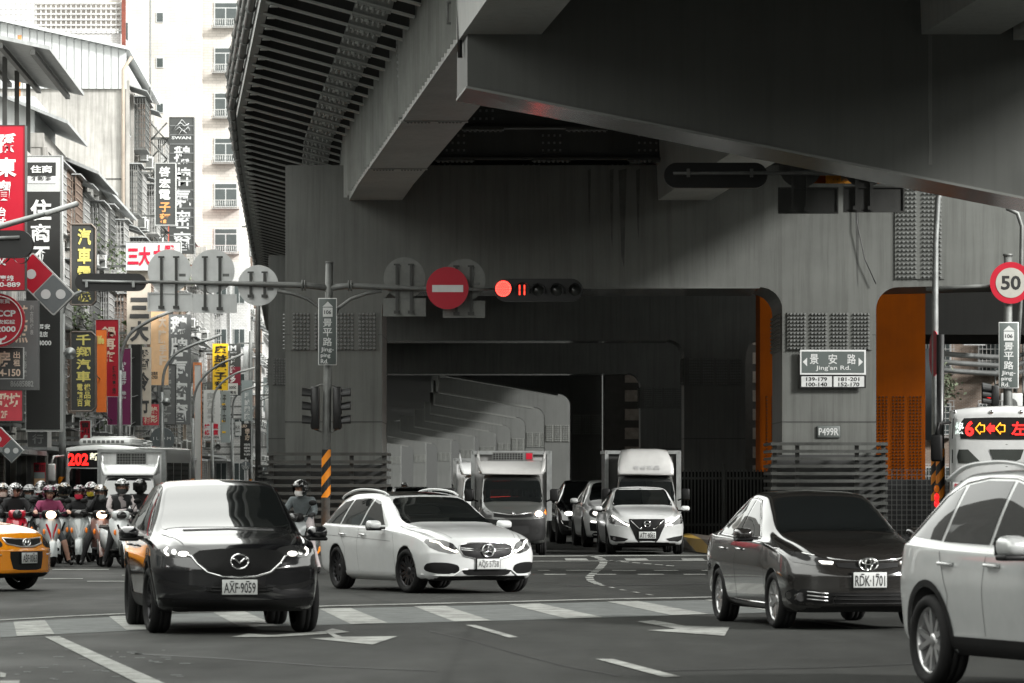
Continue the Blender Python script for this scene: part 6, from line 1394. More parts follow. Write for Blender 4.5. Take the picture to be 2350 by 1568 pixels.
# ---------------------------------------------------------------- small box trucks
def box_truck(name, label, paint, loc, heading, cargo, cargo_z, fairing, dz=0, lamps=True, dark_bumper=True):
    tab = [(1.98, .33, .80, .70, .55, .96, 1.0), (1.85, .26, .92, .755, .62, 1.06, 1.10), (1.6, .25, 1.0, .775, .66, 1.17, 1.2), (1.3, .25, 1.05, .778, .66, 1.44, 1.47), (1.02, .25, 1.08, .778, .63, 1.72, 1.75), (.6, .25, 1.1, .778, .62, 1.8, 1.835), (.1, .25, 1.1, .778, .62, 1.8, 1.835), (.0, .28, 1.1, .77, .62, 1.78, 1.8)]
    c = Car(name, label, 'truck', tab, paint, (1.35, -1.2), .29, 1.34, loc, heading, plan=(.2, .02), arch=.04, nose=lambda z: -.05 * max(0, (z - .7) / .3), dz=dz)
    c.patch(smooth_poly(sym([(.4, 1.2), (.66, 1.19), (.645, 1.45), (.575, 1.70), (.3, 1.74)]), 3), 'windscreen', M['screen'], 'F')
    for sd in (1, -1):
        c.patch([(1.35, 1.16), (1.05, 1.5), (.85, 1.7), (.25, 1.72), (.25, 1.14)], 'door_window', M['glass'], 'S', sides=(sd,))
        c.patch(smooth_poly([(.42, .90), (.55, .99), (.7, 1.04), (.74, .95), (.7, .86), (.5, .84)], 3), 'headlight', M['lens'], 'F', sides=(sd,), step=.03)
        if lamps and sd > 0: c.patch(ellipse(.58, .925, .085, .065, 12), 'headlight_beam', M['litw'], 'F', off=.014, sides=(sd,), step=.03); c.patch([(.69, .95), (.735, 1.03), (.745, .9)], 'indicator', M['amber'], 'F', off=.014, sides=(sd,))
        h, n = c.hit((6, .56 * sd, .55), (-1, 0, 0)); m = MB(); m.cyl((h.x, .56 * sd, .55), .05, .05, 'X', 14); m.build('fog_lamp', M['lens'], c.root)
        m = MB(); m.bbox((1.1, sd * .95 - .1, 1.2), (1.2, sd * .95 + .1, 1.48), .04); m.tube([(1.15, sd * .76, 1.2), (1.15, sd * .9, 1.25)], .02, 6); m.build('wing_mirror', M['trim'], c.root)
    c.patch(sym([(.42, .93), (.42, .86), (.2, .84)]), 'grille', M['trim'], 'F', step=.05)
    c.rod([(-.42, .95), (-.1, .91), (.1, .91), (.42, .95)], .015, 'F', 'grille_trim', M['rim'], off=.01)
    m = MB(); hx = c.hit((6, 0, .92), (-1, 0, 0))[0].x + .02; m.tube([(hx, 0, .97), (hx, .06, .92), (hx, 0, .87), (hx, -.06, .92), (hx, 0, .97)], .01, 5); m.tube([(hx, 0, .96), (hx, 0, .88)], .01, 5); m.build('badge', M['chrome'], c.root)
    if dark_bumper: c.patch(sym([(.4, .80), (.72, .84), (.735, .5), (.7, .35), (.4, .33)]), 'bumper', M['trim'], 'F', off=.012, step=.06)
    c.patch(sym([(.35, .66), (.38, .5), (.2, .46)]), 'lower_intake', M['under'], 'F', off=.018, step=.06)
    if fairing == 'spoiler':
        m = MB(); secs = []
        for x, z0, z1, wd in ((1.12, 1.8, 1.83, .68), (.95, 1.82, 1.95, .72), (.7, 1.84, 2.06, .74), (.4, 1.84, 2.1, .74), (.25, 1.84, 2.1, .74)):
            secs.append([(x, -wd, z0), (x, -wd * 1.04, z1 + .1), (x, -wd * .93, z1 + .02), (x, wd * .93, z1 + .02), (x, wd * 1.04, z1 + .1), (x, wd, z0)])
        strip(m, secs)
        for sd in (1, -1): m.add([(1.0, sd * .72, 1.86), (.3, sd * .78, 1.86), (.25, sd * .78, 2.34), (.4, sd * .76, 2.24), (.85, sd * .73, 2.0), (1.0, sd * .69, 1.86), (.3, sd * .74, 1.86), (.25, sd * .74, 2.34), (.4, sd * .72, 2.24), (.85, sd * .70, 2.0)], [(0, 1, 2, 3, 4), (9, 8, 7, 6, 5), (0, 4, 9, 5), (4, 3, 8, 9), (3, 2, 7, 8), (2, 1, 6, 7)])
        m.sm = [True] * len(m.f); m.build('roof_spoiler', paint_mat('pale_fairing_paint', (.36, .36, .35), .4) if paint is PT else paint, c.root)
    else:
        m = MB(); secs = []
        for x, z1, wd in ((1.16, 1.88, .66), (1.1, 2.0, .67), (.95, 2.2, .66), (.75, 2.36, .63), (.45, 2.43, .61), (.15, 2.44, .6)):
            secs.append([(x, -wd, 1.8), (x, -wd, lerp(1.8, z1, .7)), (x, -wd * .88, z1 - .03), (x, -wd * .5, z1), (x, wd * .5, z1), (x, wd * .88, z1 - .03), (x, wd, lerp(1.8, z1, .7)), (x, wd, 1.8)])
        strip(m, secs); m.sm = [True] * len(m.f); m.build('roof_fairing', paint_mat('pale_fairing_paint', (.36, .36, .35), .4), c.root)
        m = MB(); text_into(m, '老谷茶品', -.3, 1.93, .34, 2.03, 0, 0, .01, fr=lambda a, b, q: (1.145 - (q - 1.9) * .55 + .03, a, q)); m.build('lettering', mat('faint_lettering', (.3, .3, .3), .5), c.root)
    cw = 1.72 / 2
    m = MB(); m.bbox((-2.5, -cw, .75), (-.08, cw, cargo_z), .03)
    m.build('cargo_box', cargo, c.root)
    m = MB()
    for sd in (1, -1):
        m.box((-.09, sd * cw - .05, .76), (-.02, sd * cw + .015 * sd + .05, cargo_z + .01)); m.box((-2.5, sd * cw - .03, cargo_z - .06), (-.02, sd * cw + .03, cargo_z + .015))
    m.box((-.09, -cw, cargo_z - .07), (-.015, cw, cargo_z + .012)); m.box((-2.4, -.5, .35), (0, .5, .74), 1)
    m.build('cargo_frame', [M['galv'], M['under']], c.root)
    c.add_wheels(5, 'rim', .17, style='plain')
    return c
c = box_truck('grey_box_truck', 'grey small box truck with white roof spoiler and one lit headlight behind the estate', PT, (-.02, 103.2), 1, mat('cargo_grey', (.2, .2, .195), .5, streak=.25), 2.33, 'spoiler')
m = MB(); m.box((-.075, -.42, 2.13), (-.012, .5, 2.31), 1)
for i in range(11):
    for j in range(3): m.box((-.012, -.4 + i * .062, 2.15 + j * .05), (-.006, -.36 + i * .062, 2.185 + j * .05), 0)
m.box((-.012, .34, 2.15), (-.003, .48, 2.29), 2); m.build('cooling_grille', [M['under'], M['galv_dk'], M['red']], c.root)
c = box_truck('white_box_truck', 'white refrigerated box truck behind the scooters, pale roof spoiler', paint_mat('white_truck_paint', (.68, .69, .685)), (-10.25, 122.5), 2, mat('cargo_white', (.6, .605, .6), .5, streak=.3), 2.5, 'spoiler', lamps=False, dark_bumper=False)
m = MB(); m.box((-.075, -.4, 2.0), (-.012, .4, 2.42), 1)
for i in range(10):
    for j in range(5):
        if i != 5 or True: m.box((-.012, -.37 + i * .074 + (.02 if i > 4 else 0), 2.04 + j * .075), (-.006, -.32 + i * .074 + (.02 if i > 4 else 0), 2.09 + j * .075), 0)
m.build('cooling_grille', [M['under'], M['galv_dk']], c.root)
box_truck('covered_truck', 'covered truck with rounded white roof fairing right behind the white hatchback', PT, (3.15, 109.6), 2, mat('dark_tarpaulin', (.035, .036, .034), .7, var=.3, bump=.2, bscale=8), 2.38, 'fairing', lamps=False)
c = box_truck('small_box_truck', 'second pale box truck peeking out left of the grey one', PW, (-.52, 110.5), 1, mat('cargo_white', (.6, .605, .6)), 2.2, 'spoiler', lamps=False)

# ---------------------------------------------------------------- buses
def bus(name, label, loc, heading, roofz, W, L, led, art):
    hw = W / 2; f = L / 2
    tab = [(f, .35, 1.2, hw - .06, hw - .2, roofz - .22, roofz - .1), (f - .15, .3, 1.2, hw - .01, hw - .14, roofz - .12, roofz - .02), (f - .6, .28, 1.2, hw, hw - .1, roofz - .1, roofz), (0, .28, 1.2, hw, hw - .1, roofz - .1, roofz), (-f + .4, .28, 1.2, hw, hw - .1, roofz - .1, roofz), (-f, .35, 1.2, hw - .06, hw - .2, roofz - .22, roofz - .1)]
    c = Car(name, label, 'bus', tab, PBUS, (f - 2.6, -f + 3.2), .48, W - .35, loc, heading, plan=(.16, .06), arch=.05)
    for sd in (1, -1):
        for i in range(6):
            x1 = f - .7 - i * (L - 1.4) / 6; x0 = x1 - (L - 1.4) / 6 + .08
            c.patch([(x0, 1.3), (x0, roofz - .55), (x1, roofz - .55), (x1, 1.3)], 'side_window', M['glass'], 'S', sides=(sd,), step=.3)
        m = MB(); m.tube([(f - .1, sd * (hw - .1), roofz - .35), (f + .35, sd * (hw + .12), roofz - .38), (f + .45, sd * (hw + .16), roofz - .6)], .035, 6); m.bbox((f + .36, sd * (hw + .16) - .12, roofz - 1.15), (f + .5, sd * (hw + .16) + .12, roofz - .6), .05); m.build('wing_mirror', M['trim'] if art == 'right' else PBUS, c.root)
        c.patch([(hw - .5, .7), (hw - .2, .75), (hw - .18, .92), (hw - .5, .9)], 'headlight', M['lens'], 'F', sides=(sd,))
    c.add_wheels(8, 'rim_dk', .28, style='plain')
    return c, f, hw
# bus on the left with route number 202
c, f, hw = bus('city_bus', 'pale city bus showing route 202 in red behind the white box truck', (-12.27, 146.1), -6, 2.8, 2.5, 10, None, 'left')
c.patch(sym([(.3, 2.62), (1.05, 2.58), (1.1, 2.1), (.3, 2.08)]), 'destination_display', M['black'], 'F', off=.01, step=.15)
fr = lambda a, b, q: ((c.hit((20, a, q), (-1, 0, 0))[0] or Vector((f, 0, 0))).x + .03, a, q)
m = MB(); text_into(m, '202', -1.0, 2.14, -.34, 2.52, 0, 0, .035, fr=fr); m.build('route_number', mat('led_red', (.9, .02, .02), .4, var=0, emit=(1, .015, .012), es=.9), c.root)
m = MB(); text_into(m, '新', -.3, 2.3, -.02, 2.54, 0, 0, .02, fr=fr); m.build('route_text', mat('led_warm_white', (1, 1, .8), .4, var=0, emit=(1, .95, .7), es=.3), c.root)
m = MB(); text_into(m, '店', 0.02, 2.3, .3, 2.54, 0, 0, .02, fr=fr); m.build('route_text', MATS['led_warm_white'], c.root)
c.patch(sym([(.4, 2.04), (1.08, 2.06), (1.12, 1.0), (.4, 1.05)]), 'windscreen', M['glass'], 'F', off=.008, step=.2)
m = MB(); m.bbox((f - 3.6, -.85, 2.76), (f - .9, .85, 3.0), .12, seg=3); m.bbox((f - 3.2, -.6, 2.9), (f - 1.6, .6, 3.06), .06); m.bbox((f - 5.4, -.7, 2.76), (f - 3.7, .7, 2.96), .1); 
for i in range(9): m.box((f - .99, -.7 + i * .15, 2.84), (f - .88, -.6 + i * .15, 2.93), 1)
m.build('air_conditioner', [PBUS, M['galv_dk']], c.root)
# bus on the right, green route 6
c, f, hw = bus('coach', 'coach on the right showing red and amber left turn arrows on its display', (10.62, 97.9), -6, 3.2, 2.5, 11, None, 'right')
c.patch(sym([(.3, 2.95), (1.08, 2.93), (1.1, 2.52), (.3, 2.5)]), 'destination_display', M['black'], 'F', off=.01, step=.2)
hxx = (c.hit((20, 0, 2.7), (-1, 0, 0))[0]).x + .045
fr = lambda a, b, q: ((c.hit((20, a, q), (-1, 0, 0))[0] or Vector((f, 0, 0))).x + .03, a, q)
LR = MATS['led_red']; LA = mat('led_amber', (1, .5, .02), .4, var=0, emit=(1, .36, .02), es=.5)
m = MB(); text_into(m, '綠', -1.04, 2.6, -.86, 2.86, 0, 0, .015, fr=fr); m.build('route_text', mat('led_white', (1, 1, 1), .4, var=0, emit=(.8, 1, .9), es=.25), c.root)
m = MB(); text_into(m, '6', -.84, 2.57, -.66, 2.88, 0, 0, .03, fr=fr); m.build('route_number', LR, c.root)
def arrow(x): return [(x - .09, 2.725), (x + .01, 2.84), (x + .01, 2.79), (x + .09, 2.79), (x + .09, 2.66), (x + .01, 2.66), (x + .01, 2.61)]
for i, x in enumerate((-.54, -.33, -.13)):
    m = MB(); pa = arrow(x)
    if i == 1:
        tri = geometry.tessellate_polygon([[Vector((p[0], p[1], 0)) for p in pa]]); m.add([fr(p[0], 0, p[1]) for p in pa], [tuple(t) for t in tri])
    else: m.tube([fr(p[0], 0, p[1]) for p in pa + pa[:1]], .014, 5)
    m.build('arrow_symbol', LR if i == 1 else LA, c.root)
m = MB(); text_into(m, '左轉', .1, 2.58, .68, 2.86, 0, 0, .02, fr=fr); m.build('route_text', LR, c.root)
m = MB(); text_into(m, '彎', .72, 2.58, 1.0, 2.86, 0, 0, .02, fr=fr); m.build('route_text', LR, c.root)
for pts in ([(-1.1, 2.3), (-.78, 2.3), (-.5, 2.02), (-1.1, 2.02)], sym([(.35, 2.3), (.28, 2.1), (.12, 2.03)]), [(1.1, 2.3), (.78, 2.3), (.5, 2.02), (1.1, 2.02)]):
    c.patch(pts, 'upper_window', mat('dark_display_glass', (.05, .055, .05), .2, var=.1), 'F', off=.01, step=.15)
for z in (2.4, 1.95, 1.72): c.rod([(-1.15, z), (0, z), (1.15, z)], .008, 'F', 'panel_seam', M['galv_dk'])
c.patch(sym([(.5, 1.66), (1.12, 1.66), (1.14, .95), (.5, .95)]), 'windscreen', M['glass'], 'F', off=.008, step=.2)
m = MB(); m.box((hxx - .02, -1.08, 1.5), (hxx, -.55, 1.63), 1); text_into(m, '新店客運', -1.06, 1.52, -.58, 1.61, 0, 0, .02, fr=lambda a, b, q: (hxx + .004, a, q)); m.build('window_sticker', [M['red'], M['white']], c.root)
for y in (-1.05, -.3, .3, 1.05):
    h = c.hit((20, y, 3.06), (-1, 0, 0))[0]; m = MB(); m.sphere((h.x if h else f, y, 3.06), .045, 10, 6); m.build('marker_lamp', M['chrome'], c.root)
# small far traffic in the passage
def far_car(x, y, rz, paint, label, lit):
    root = empty('distant_car', (x, y, 0), R(-90 + rz), label, 'car', 'far traffic in the passage')
    tab = [(2.1, .8), (1.9, .95), (1.0, 1.05), (.3, 1.42), (-.9, 1.46), (-1.7, 1.2), (-2.1, 1.05)]
    m = MB(); strip(m, [[(x_, -.85, .25), (x_, -.87, .7), (x_, -.8, min(z, .95)), (x_, -.58, z), (x_, .58, z), (x_, .8, min(z, .95)), (x_, .87, .7), (x_, .85, .25)] for x_, z in tab]); m.sm = [True] * len(m.f); m.build('body', paint, root)
    m = MB(); m.add([(.98, -.62, 1.07), (.98, .62, 1.07), (.34, .54, 1.4), (.34, -.54, 1.4)], [(0, 1, 2, 3)]); m.v = [(v[0] + .03, v[1], v[2] + .02) for v in m.v]; m.build('windscreen', M['glass'], root)
    for sd in (1, -1): m = MB(); m.sphere((2.06, sd * .6, .7), (.05, .13, .08), 8, 6); m.build('headlight', M['lit'] if lit else M['lens'], root)
    for a in (1.3, -1.3):
        for sd in (1, -1): m = MB(); m.cyl((a, sd * .76, .31), .31, .2, 'Y', 16); m.build('wheel', M['rubber'], root)
far_car(-3.5, 158, 4, PW, 'tiny white car with lit lamps far down the passage, left of the trucks', True)
far_car(-5.6, 190, 6, PB, 'tiny dark car with lit lamps furthest down the passage', True)
far_car(-1.7, 128, 2, PS, 'silver car roof just showing behind the estate car', True)
# ================================================================ STREET FURNITURE
def Lf(root): return lambda px, py, d=None: P(px, py, d or root.location.y) - root.location
def disc(mb, c, r, t=.012, n=36, mi=0): mb.cyl(c, r, t, 'Y', n, mi)
def back_sign(root, cx, cy, r, rect=None, y=.0, tone='alu', framed=False, y_arm=655, parent=None):
    L = Lf(root); k = root.location.y / FPX
    m = MB(); c = L(cx, cy); disc(m, (c.x, y, c.z), r * k); m.cyl((c.x, y - .008, c.z), r * k * .985, .004, 'Y', 36, 0)
    s_ = m.build('round_sign', M[tone], root)
    if rect:
        a = L(rect[0], rect[3]); b = L(rect[2], rect[1]); m = MB(); m.box((a.x, y - .006, a.z), (b.x, y + .006, b.z))
        if framed:
            f = .03
            m.box((a.x, y - .03, a.z), (b.x, y - .0065, a.z + f)); m.box((a.x, y - .03, b.z - f), (b.x, y - .0065, b.z)); m.box((a.x, y - .03, a.z + f), (a.x + f, y - .0065, b.z - f)); m.box((b.x - f, y - .03, a.z + f), (b.x, y - .0065, b.z - f))
        m.build('plate_sign', M[tone], root)
    zb = L(0, rect[3] - 6).z if rect else c.z - r * k * .6
    for dx in (-.36, .32):
        m = MB(); x = c.x + dx * r * k; m.box((x - .03, y - .07, zb), (x + .03, y - .035, c.z + r * k * .68)); m.box((x - .07, y - .075, c.z + r * k * .6), (x + .07, y - .072, c.z + r * k * .68)); m.box((x - .07, y - .075, zb), (x + .07, y - .072, zb + .07))
        m.build('mounting_bar', M['steel_dk'], root)
    m = MB(); m.box((c.x + r * k * .45, y - .012, c.z - r * k * .25), (c.x + r * k * .75, y - .0105, c.z - r * k * .12)); m.build('sticker', M['galv_dk'], root)
def pill(mb, x0, x1, z0, z1, y0, y1, mi=0):
    r = (z1 - z0) / 2; poly = arc(x1 - r, z0 + r, r, -90, 90, 12) + arc(x0 + r, z0 + r, r, 90, 270, 12); mb.prism(poly, y0, y1, mi)
# --- mast in the middle
d = 102.0
root = empty('signal_mast', P(750, 1105 + HC * FPX / d, d), 0, 'signal mast in the middle with long arms both ways, striped foot and red light', 'signal mast')
root.location.z = 0
L = Lf(root); k = d / FPX
m = MB(); m.tube([(-.04, 0, 0), (0, 0, 3), L(756, 602)], [.1, .095, .085], 14); m.tube([L(756, 604), L(756, 601)], .093, 14); m.build('pole', M['galv_dk'], root)
m = MB(); m.tube([L(748, 1142), L(749, 1032)], .1035, 16, cap=False); m.build('hazard_wrap', M['hazard'], root)
for name, pts, rs in (('arm', [L(756, 661), L(700, 655), L(620, 653), L(480, 650), L(335, 647)], [.075, .07, .065, .05, .035]), ('arm', [L(756, 661), L(800, 656), L(900, 660), L(1000, 664), L(1135, 664)], [.075, .07, .065, .05, .03])):
    m = MB(); m.tube(pts, rs, 10); q = pts[1]; m.cyl((q.x, q.y, q.z), .12, .03, 'X', 12); m.cyl((q.x + (.06 if q.x > 0 else -.06), q.y, q.z), .12, .03, 'X', 12); m.build(name, M['galv_dk'], root)
for s_, e in ((-1, 630), (1, 890)):
    m = MB(); m.tube([L(756 + s_ * 6, 740), L(756 + s_ * 20, 708), L(756 + s_ * 50, 686), L(756 + s_ * 85, 674), L(756 + s_ * 120, 668)], .04, 8); m.build('brace', M['galv_dk'], root)
for cx, cy, r, rect, fr_ in ((388, 622, 50, (338, 671, 440, 715), True), (488, 622, 50, (441, 675, 543, 718), False), (592, 655, 47, None, False)): back_sign(root, cx, cy, r, rect, y=.09, framed=fr_)
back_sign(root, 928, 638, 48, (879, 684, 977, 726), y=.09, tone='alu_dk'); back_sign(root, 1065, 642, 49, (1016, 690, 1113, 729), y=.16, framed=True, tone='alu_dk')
m = MB(); c = L(1027, 662); disc(m, (c.x, -.12, c.z), 48.5 * k); q0 = L(992, 671); q1 = L(1063, 655); m.box((q0.x, -.13, q0.z), (q1.x, -.1265, q1.z), 1); m.build('no_entry_sign', [M['red'], M['white']], root)
m = MB(); a, b = L(172, 668), L(335, 628); pill(m, a.x, b.x, a.z, b.z, -.05, .16); m.v = [v for v in m.v]
m.build('signal_back', M['black'], root)
m = MB(); m.tube([L(190, 646), L(340, 649)], .035, 8); m.v = [(v[0], v[1] - .1, v[2]) for v in m.v]
for x in (200, 307): q = L(x, 655); m.box((q.x - .03, -.14, q.z - .05), (q.x + .03, -.06, q.z + .1))
m.build('signal_clamp', M['galv'], root)
sg = empty('signal_head', L(1236, 666)); sg.parent = root
m = MB(); a, b = L(1134, 692), L(1337, 640); w_, h_ = (b.x - a.x) / 2, (b.z - a.z) / 2; pill(m, -w_, w_, -h_, h_, -.05, .16); m.build('housing', M['black'], sg)
for i, (x, y, r, kind) in enumerate(((1155, 663, 19, 'red'), (1198, 666, 17, 'num'), (1235, 667, 16, ''), (1278, 667, 16, ''), (1320, 667, 16, ''))):
    c = L(x, y) - sg.location
    m = MB(); n = 20; rr = r * k   # visor hood
    for t in range(n): 
        a0, a1 = math.pi * (-.15 + 1.3 * t / n), math.pi * (-.15 + 1.3 * (t + 1) / n)
        q = [(c.x + rr * math.cos(a0), -.05, c.z + rr * math.sin(a0)), (c.x + rr * math.cos(a1), -.05, c.z + rr * math.sin(a1)), (c.x + rr * math.cos(a1), -.22, c.z + rr * math.sin(a1)), (c.x + rr * math.cos(a0), -.22, c.z + rr * math.sin(a0))]
        m.add(q, [(0, 1, 2, 3)])
    m.build('visor', M['black'], sg)
    m = MB()
    if kind == 'red':
        for ring_, cnt in ((0, 1), (.22, 6), (.42, 12), (.62, 18), (.82, 24), (.97, 28)):
            for t in range(cnt): an = 2 * math.pi * t / cnt; m.sphere((c.x + rr * .92 * ring_ * math.cos(an), -.065, c.z + rr * .92 * ring_ * math.sin(an)), .0125, 6, 4)
        lm = m.build('red_lens', mat('signal_red_led', (1, .1, .08), .4, var=0, emit=(1, .07, .05), es=1.6), sg)
        m = MB(); m.cyl((c.x, -.054, c.z), rr * .95, .006, 'Y', 28); m.build('lens_base', mat('signal_red_base', (.5, .02, .02), .4, var=0, emit=(1, .012, .012), es=.35), sg)
    elif kind == 'num':
        for dx in (-.055, .055):
            for dz in (-.06, .06): m.box((c.x + dx - .014, -.06, c.z + dz - .052), (c.x + dx + .014, -.054, c.z + dz + .052))
        m.build('countdown_digits', mat('signal_red_digit', (1, .1, .08), .4, var=0, emit=(1, .04, .02), es=1.0), sg)
    else:
        m.sphere((c.x, -.03, c.z), (rr * .9, .05, rr * .9), 20, 8, zmin=-1); m.build('dark_lens', mat('dark_signal_lens', (.03, .032, .03), .15, var=0), sg)
m = MB(); a, b = L(731, 839), L(774, 685); m.bbox((a.x, -.2, a.z), (b.x, -.17, b.z), .012, 1); m.bbox((a.x + .02, -.206, a.z + .02), (b.x - .02, -.19, b.z - .02), .005, 0)
T2 = lambda x, y: (L(x, y).x, L(x, y).z)
NB = [mat('name_sign_grey', (.085, .1, .095), .45, var=.05), M['white']]
def name_board(root, L, x0, y0, x1, y1, yy):
    sx = (x1 - x0) / 43.0; sy = (y1 - y0) / 154.0; X = lambda x: L(x0 + (x - 731) * sx, 0).x; Z = lambda y: L(0, y0 + (y - 685) * sy).z
    m = MB(); m.bbox((X(731), yy - .03, Z(839)), (X(774), yy, Z(685)), .012, 1); m.bbox((X(733), yy - .036, Z(837)), (X(772), yy - .02, Z(687)), .005, 0); o = m.build('road_name_sign', NB, root)
    m = MB(); m.add([(X(741), yy - .038, Z(705)), (X(765), yy - .038, Z(705)), (X(753), yy - .038, Z(693))], [(0, 1, 2)])
    m.box((X(742), yy - .042, Z(728)), (X(764), yy - .037, Z(707))); 
    for s_, a_, b_, c_, d_, v in (('景平路', 742, 731, 763, 796, True), ('Jing-', 737, 798, 767, 810, False), ('ping', 737, 812, 759, 823, False), ('Rd.', 737, 825, 754, 835, False)): text_into(m, s_, X(a_), Z(d_), X(c_), Z(b_), yy - .04, 0, .015, vertical=v)
    m.build('lettering', mat('name_sign_ink', (.55, .56, .55), .4, var=0), o)
    m = MB(); text_into(m, '106', X(745), Z(722), X(761), Z(713), yy - .045, 0, .02); m.build('route_number', M['ink'], o)
name_board(root, L, 731, 685, 774, 839, -.17)
def side_signal(root, L, px, py0, py1, side, label=None, lit=None):
    sg = empty('side_signal', L(px, (py0 + py1) / 2)); sg.parent = root
    h = abs(L(0, py0).z - L(0, py1).z) / 2
    m = MB(); m.bbox((-.09, -.17, -h), (.09, .17, h), .03); m.build('housing', M['black'], sg)
    for i in range(3):
        z = h * (.62 - i * .64); m = MB(); n = 14; secs = []
        for t in range(n + 1):
            an = math.pi * (-.1 + 1.2 * t / n); secs.append([(side * .09, .15 * math.cos(an), z + .13 * math.sin(an)), (side * (.3 - .0), .16 * math.cos(an), z + .02 + .15 * math.sin(an))])
        for a_, b_ in zip(secs, secs[1:]): m.add([a_[0], b_[0], b_[1], a_[1]], [(0, 1, 2, 3)])
        m.cyl((side * .095, 0, z), .13, .02, 'X', 18); m.build('visor', M['black'], sg)
        if lit == i: m = MB(); m.sphere((side * .13, -.05, z), .09, 12, 8); m.build('red_lens', M['redlit'], sg)
    m = MB(); m.tube([(0, 0, h), (-side * .12, 0, h + .05), (-side * .3, .0, h + .05)], .02, 6); m.tube([(0, 0, -h), (-side * .12, 0, -h - .05), (-side * .3, .0, -h - .05)], .02, 6); m.build('bracket', M['galv_dk'], sg)
side_signal(root, L, 724, 888, 986, -1); side_signal(root, L, 774, 888, 986, 1)
# --- signal seen from behind under the pier beam
d = 84.0
root = empty('signal_mast', (P(2430, 0, d).x, d, 0), 0, 'dark back of a signal and sign plates under the haunched beam at upper right', 'signal mast'); L = Lf(root); k = d / FPX
m = MB(); m.tube([(0, 0, 0), (0, 0, 7.6)], [.12, .1], 12); m.build('pole', M['galv_dk'], root)
m = MB(); m.tube([L(2430, 400), L(2000, 398), L(1760, 397), L(1545, 398)], [.07, .05, .035, .03], 8); m.build('arm', M['galv_dk'], root)
m = MB(); a, b = L(1524, 431), L(1762, 373); pill(m, a.x, b.x, a.z, b.z, .06, .26); m.build('signal_back', M['black'], root)
m = MB()
for x in (1580, 1725): q = L(x, 400); m.box((q.x - .03, -.04, q.z - .05), (q.x + .03, .06, q.z + .1))
m.build('signal_clamp', M['galv_dk'], root)
back_sign(root, 1838, 380, 50, (1786, 429, 1925, 490), y=.12, tone='steel_dk', framed=True); back_sign(root, 1985, 380, 50, (1936, 427, 2077, 487), y=.12, tone='steel_dk', framed=True)
# --- mast at right with the speed limit
d = 108.0
root = empty('signal_mast', (P(2313, 0, d).x, d, 0), 0, 'mast behind the coach with 50 speed limit disc and road name board', 'signal mast'); L = Lf(root); k = d / FPX
m = MB(); m.tube([(0, 0, 0), L(2313, 585)], [.12, .1], 12); m.tube([L(2313, 588), L(2313, 583)], .12, 12); m.build('pole', M['galv_dk'], root)
m = MB(); m.tube([L(2313, 655), L(2240, 658), L(2125, 664)], .05, 8); m.build('arm', M['galv_dk'], root)
m = MB(); m.tube([L(2330, 900), L(2342, 700), L(2345, 520), L(2335, 490), L(2310, 478)], .05, 8); m.build('conduit', M['galv_dk'], root)
c = L(2318, 650); m = MB(); m.cyl((c.x, -.16, c.z), 48 * k, .012, 'Y', 40, 0); m.cyl((c.x, -.17, c.z), 34.5 * k, .01, 'Y', 40, 1); m.build('speed_limit_sign', [M['red'], mat('sign_face_cream', (.36, .35, .31), .4)], root)
m = MB(); text_into(m, '50', c.x - .235, c.z - .17, c.x + .235, c.z + .17, -.178, 0, .03); m.build('lettering', M['ink'], root)
name_board(root, L, 2290, 740, 2336, 892, -.14)
side_signal(root, L, 2283, 885, 932, -1, lit=1)
# --- lamp post and dark post at right
d = 100.0
root = empty('lamp_post', (P(2146, 0, d).x, d, 0), 0, 'slim grey lamp post at right with an edge-on turning sign and striped foot', 'lamp post'); L = Lf(root)
m = MB(); m.tube([(0, 0, 0), L(2146, 700), L(2147, 560), L(2153, 455), L(2175, 400)], [.08, .072, .065, .06, .05], 12); m.build('pole', M['galv'], root)
q = L(2143, 812); m = MB(); m.cyl((q.x, -.1, q.z), .5, .02, 'X', 32); m.v = [(v[0] + (v[1] + .1) * -.12, v[1], v[2]) for v in m.v]; m.build('turning_sign', M['red'], root)
m = MB(); m.tube([L(2146, 1150), L(2146, 1030)], .092, 14, cap=False); m.build('hazard_wrap', M['hazard'], root)
root = empty('utility_post', (P(2158, 0, 99.2).x, 99.2, 0), 0, 'dark post with orange black stripes right of the slim lamp post', 'post'); L = Lf(root)
m = MB(); m.tube([(0, 0, 0), L(2158, 768)], .085, 12); m.build('pole', M['black'], root)
m = MB(); m.tube([(0, 0, .3), L(2158, 1030)], .1, 14, cap=False); m.build('hazard_wrap', M['hazard'], root)
root = empty('warning_lamps', (P(2149, 0, 98.6).x, 98.6, 0), 0, 'stack of small orange and red lamps at the foot of the striped post', 'warning lamp'); L = Lf(root)
m = MB(); m.box((-.04, -.02, 0), (.04, .02, L(2149, 1110).z)); m.build('stem', M['galv_dk'], root)
for y, mm in ((1122, M['amber']), (1141, M['redlit']), (1156, M['redlit'])): q = L(2149, y); m = MB(); m.sphere((0, -.06, q.z), (.06, .05, .085), 12, 8); m.build('lamp', mm, root)
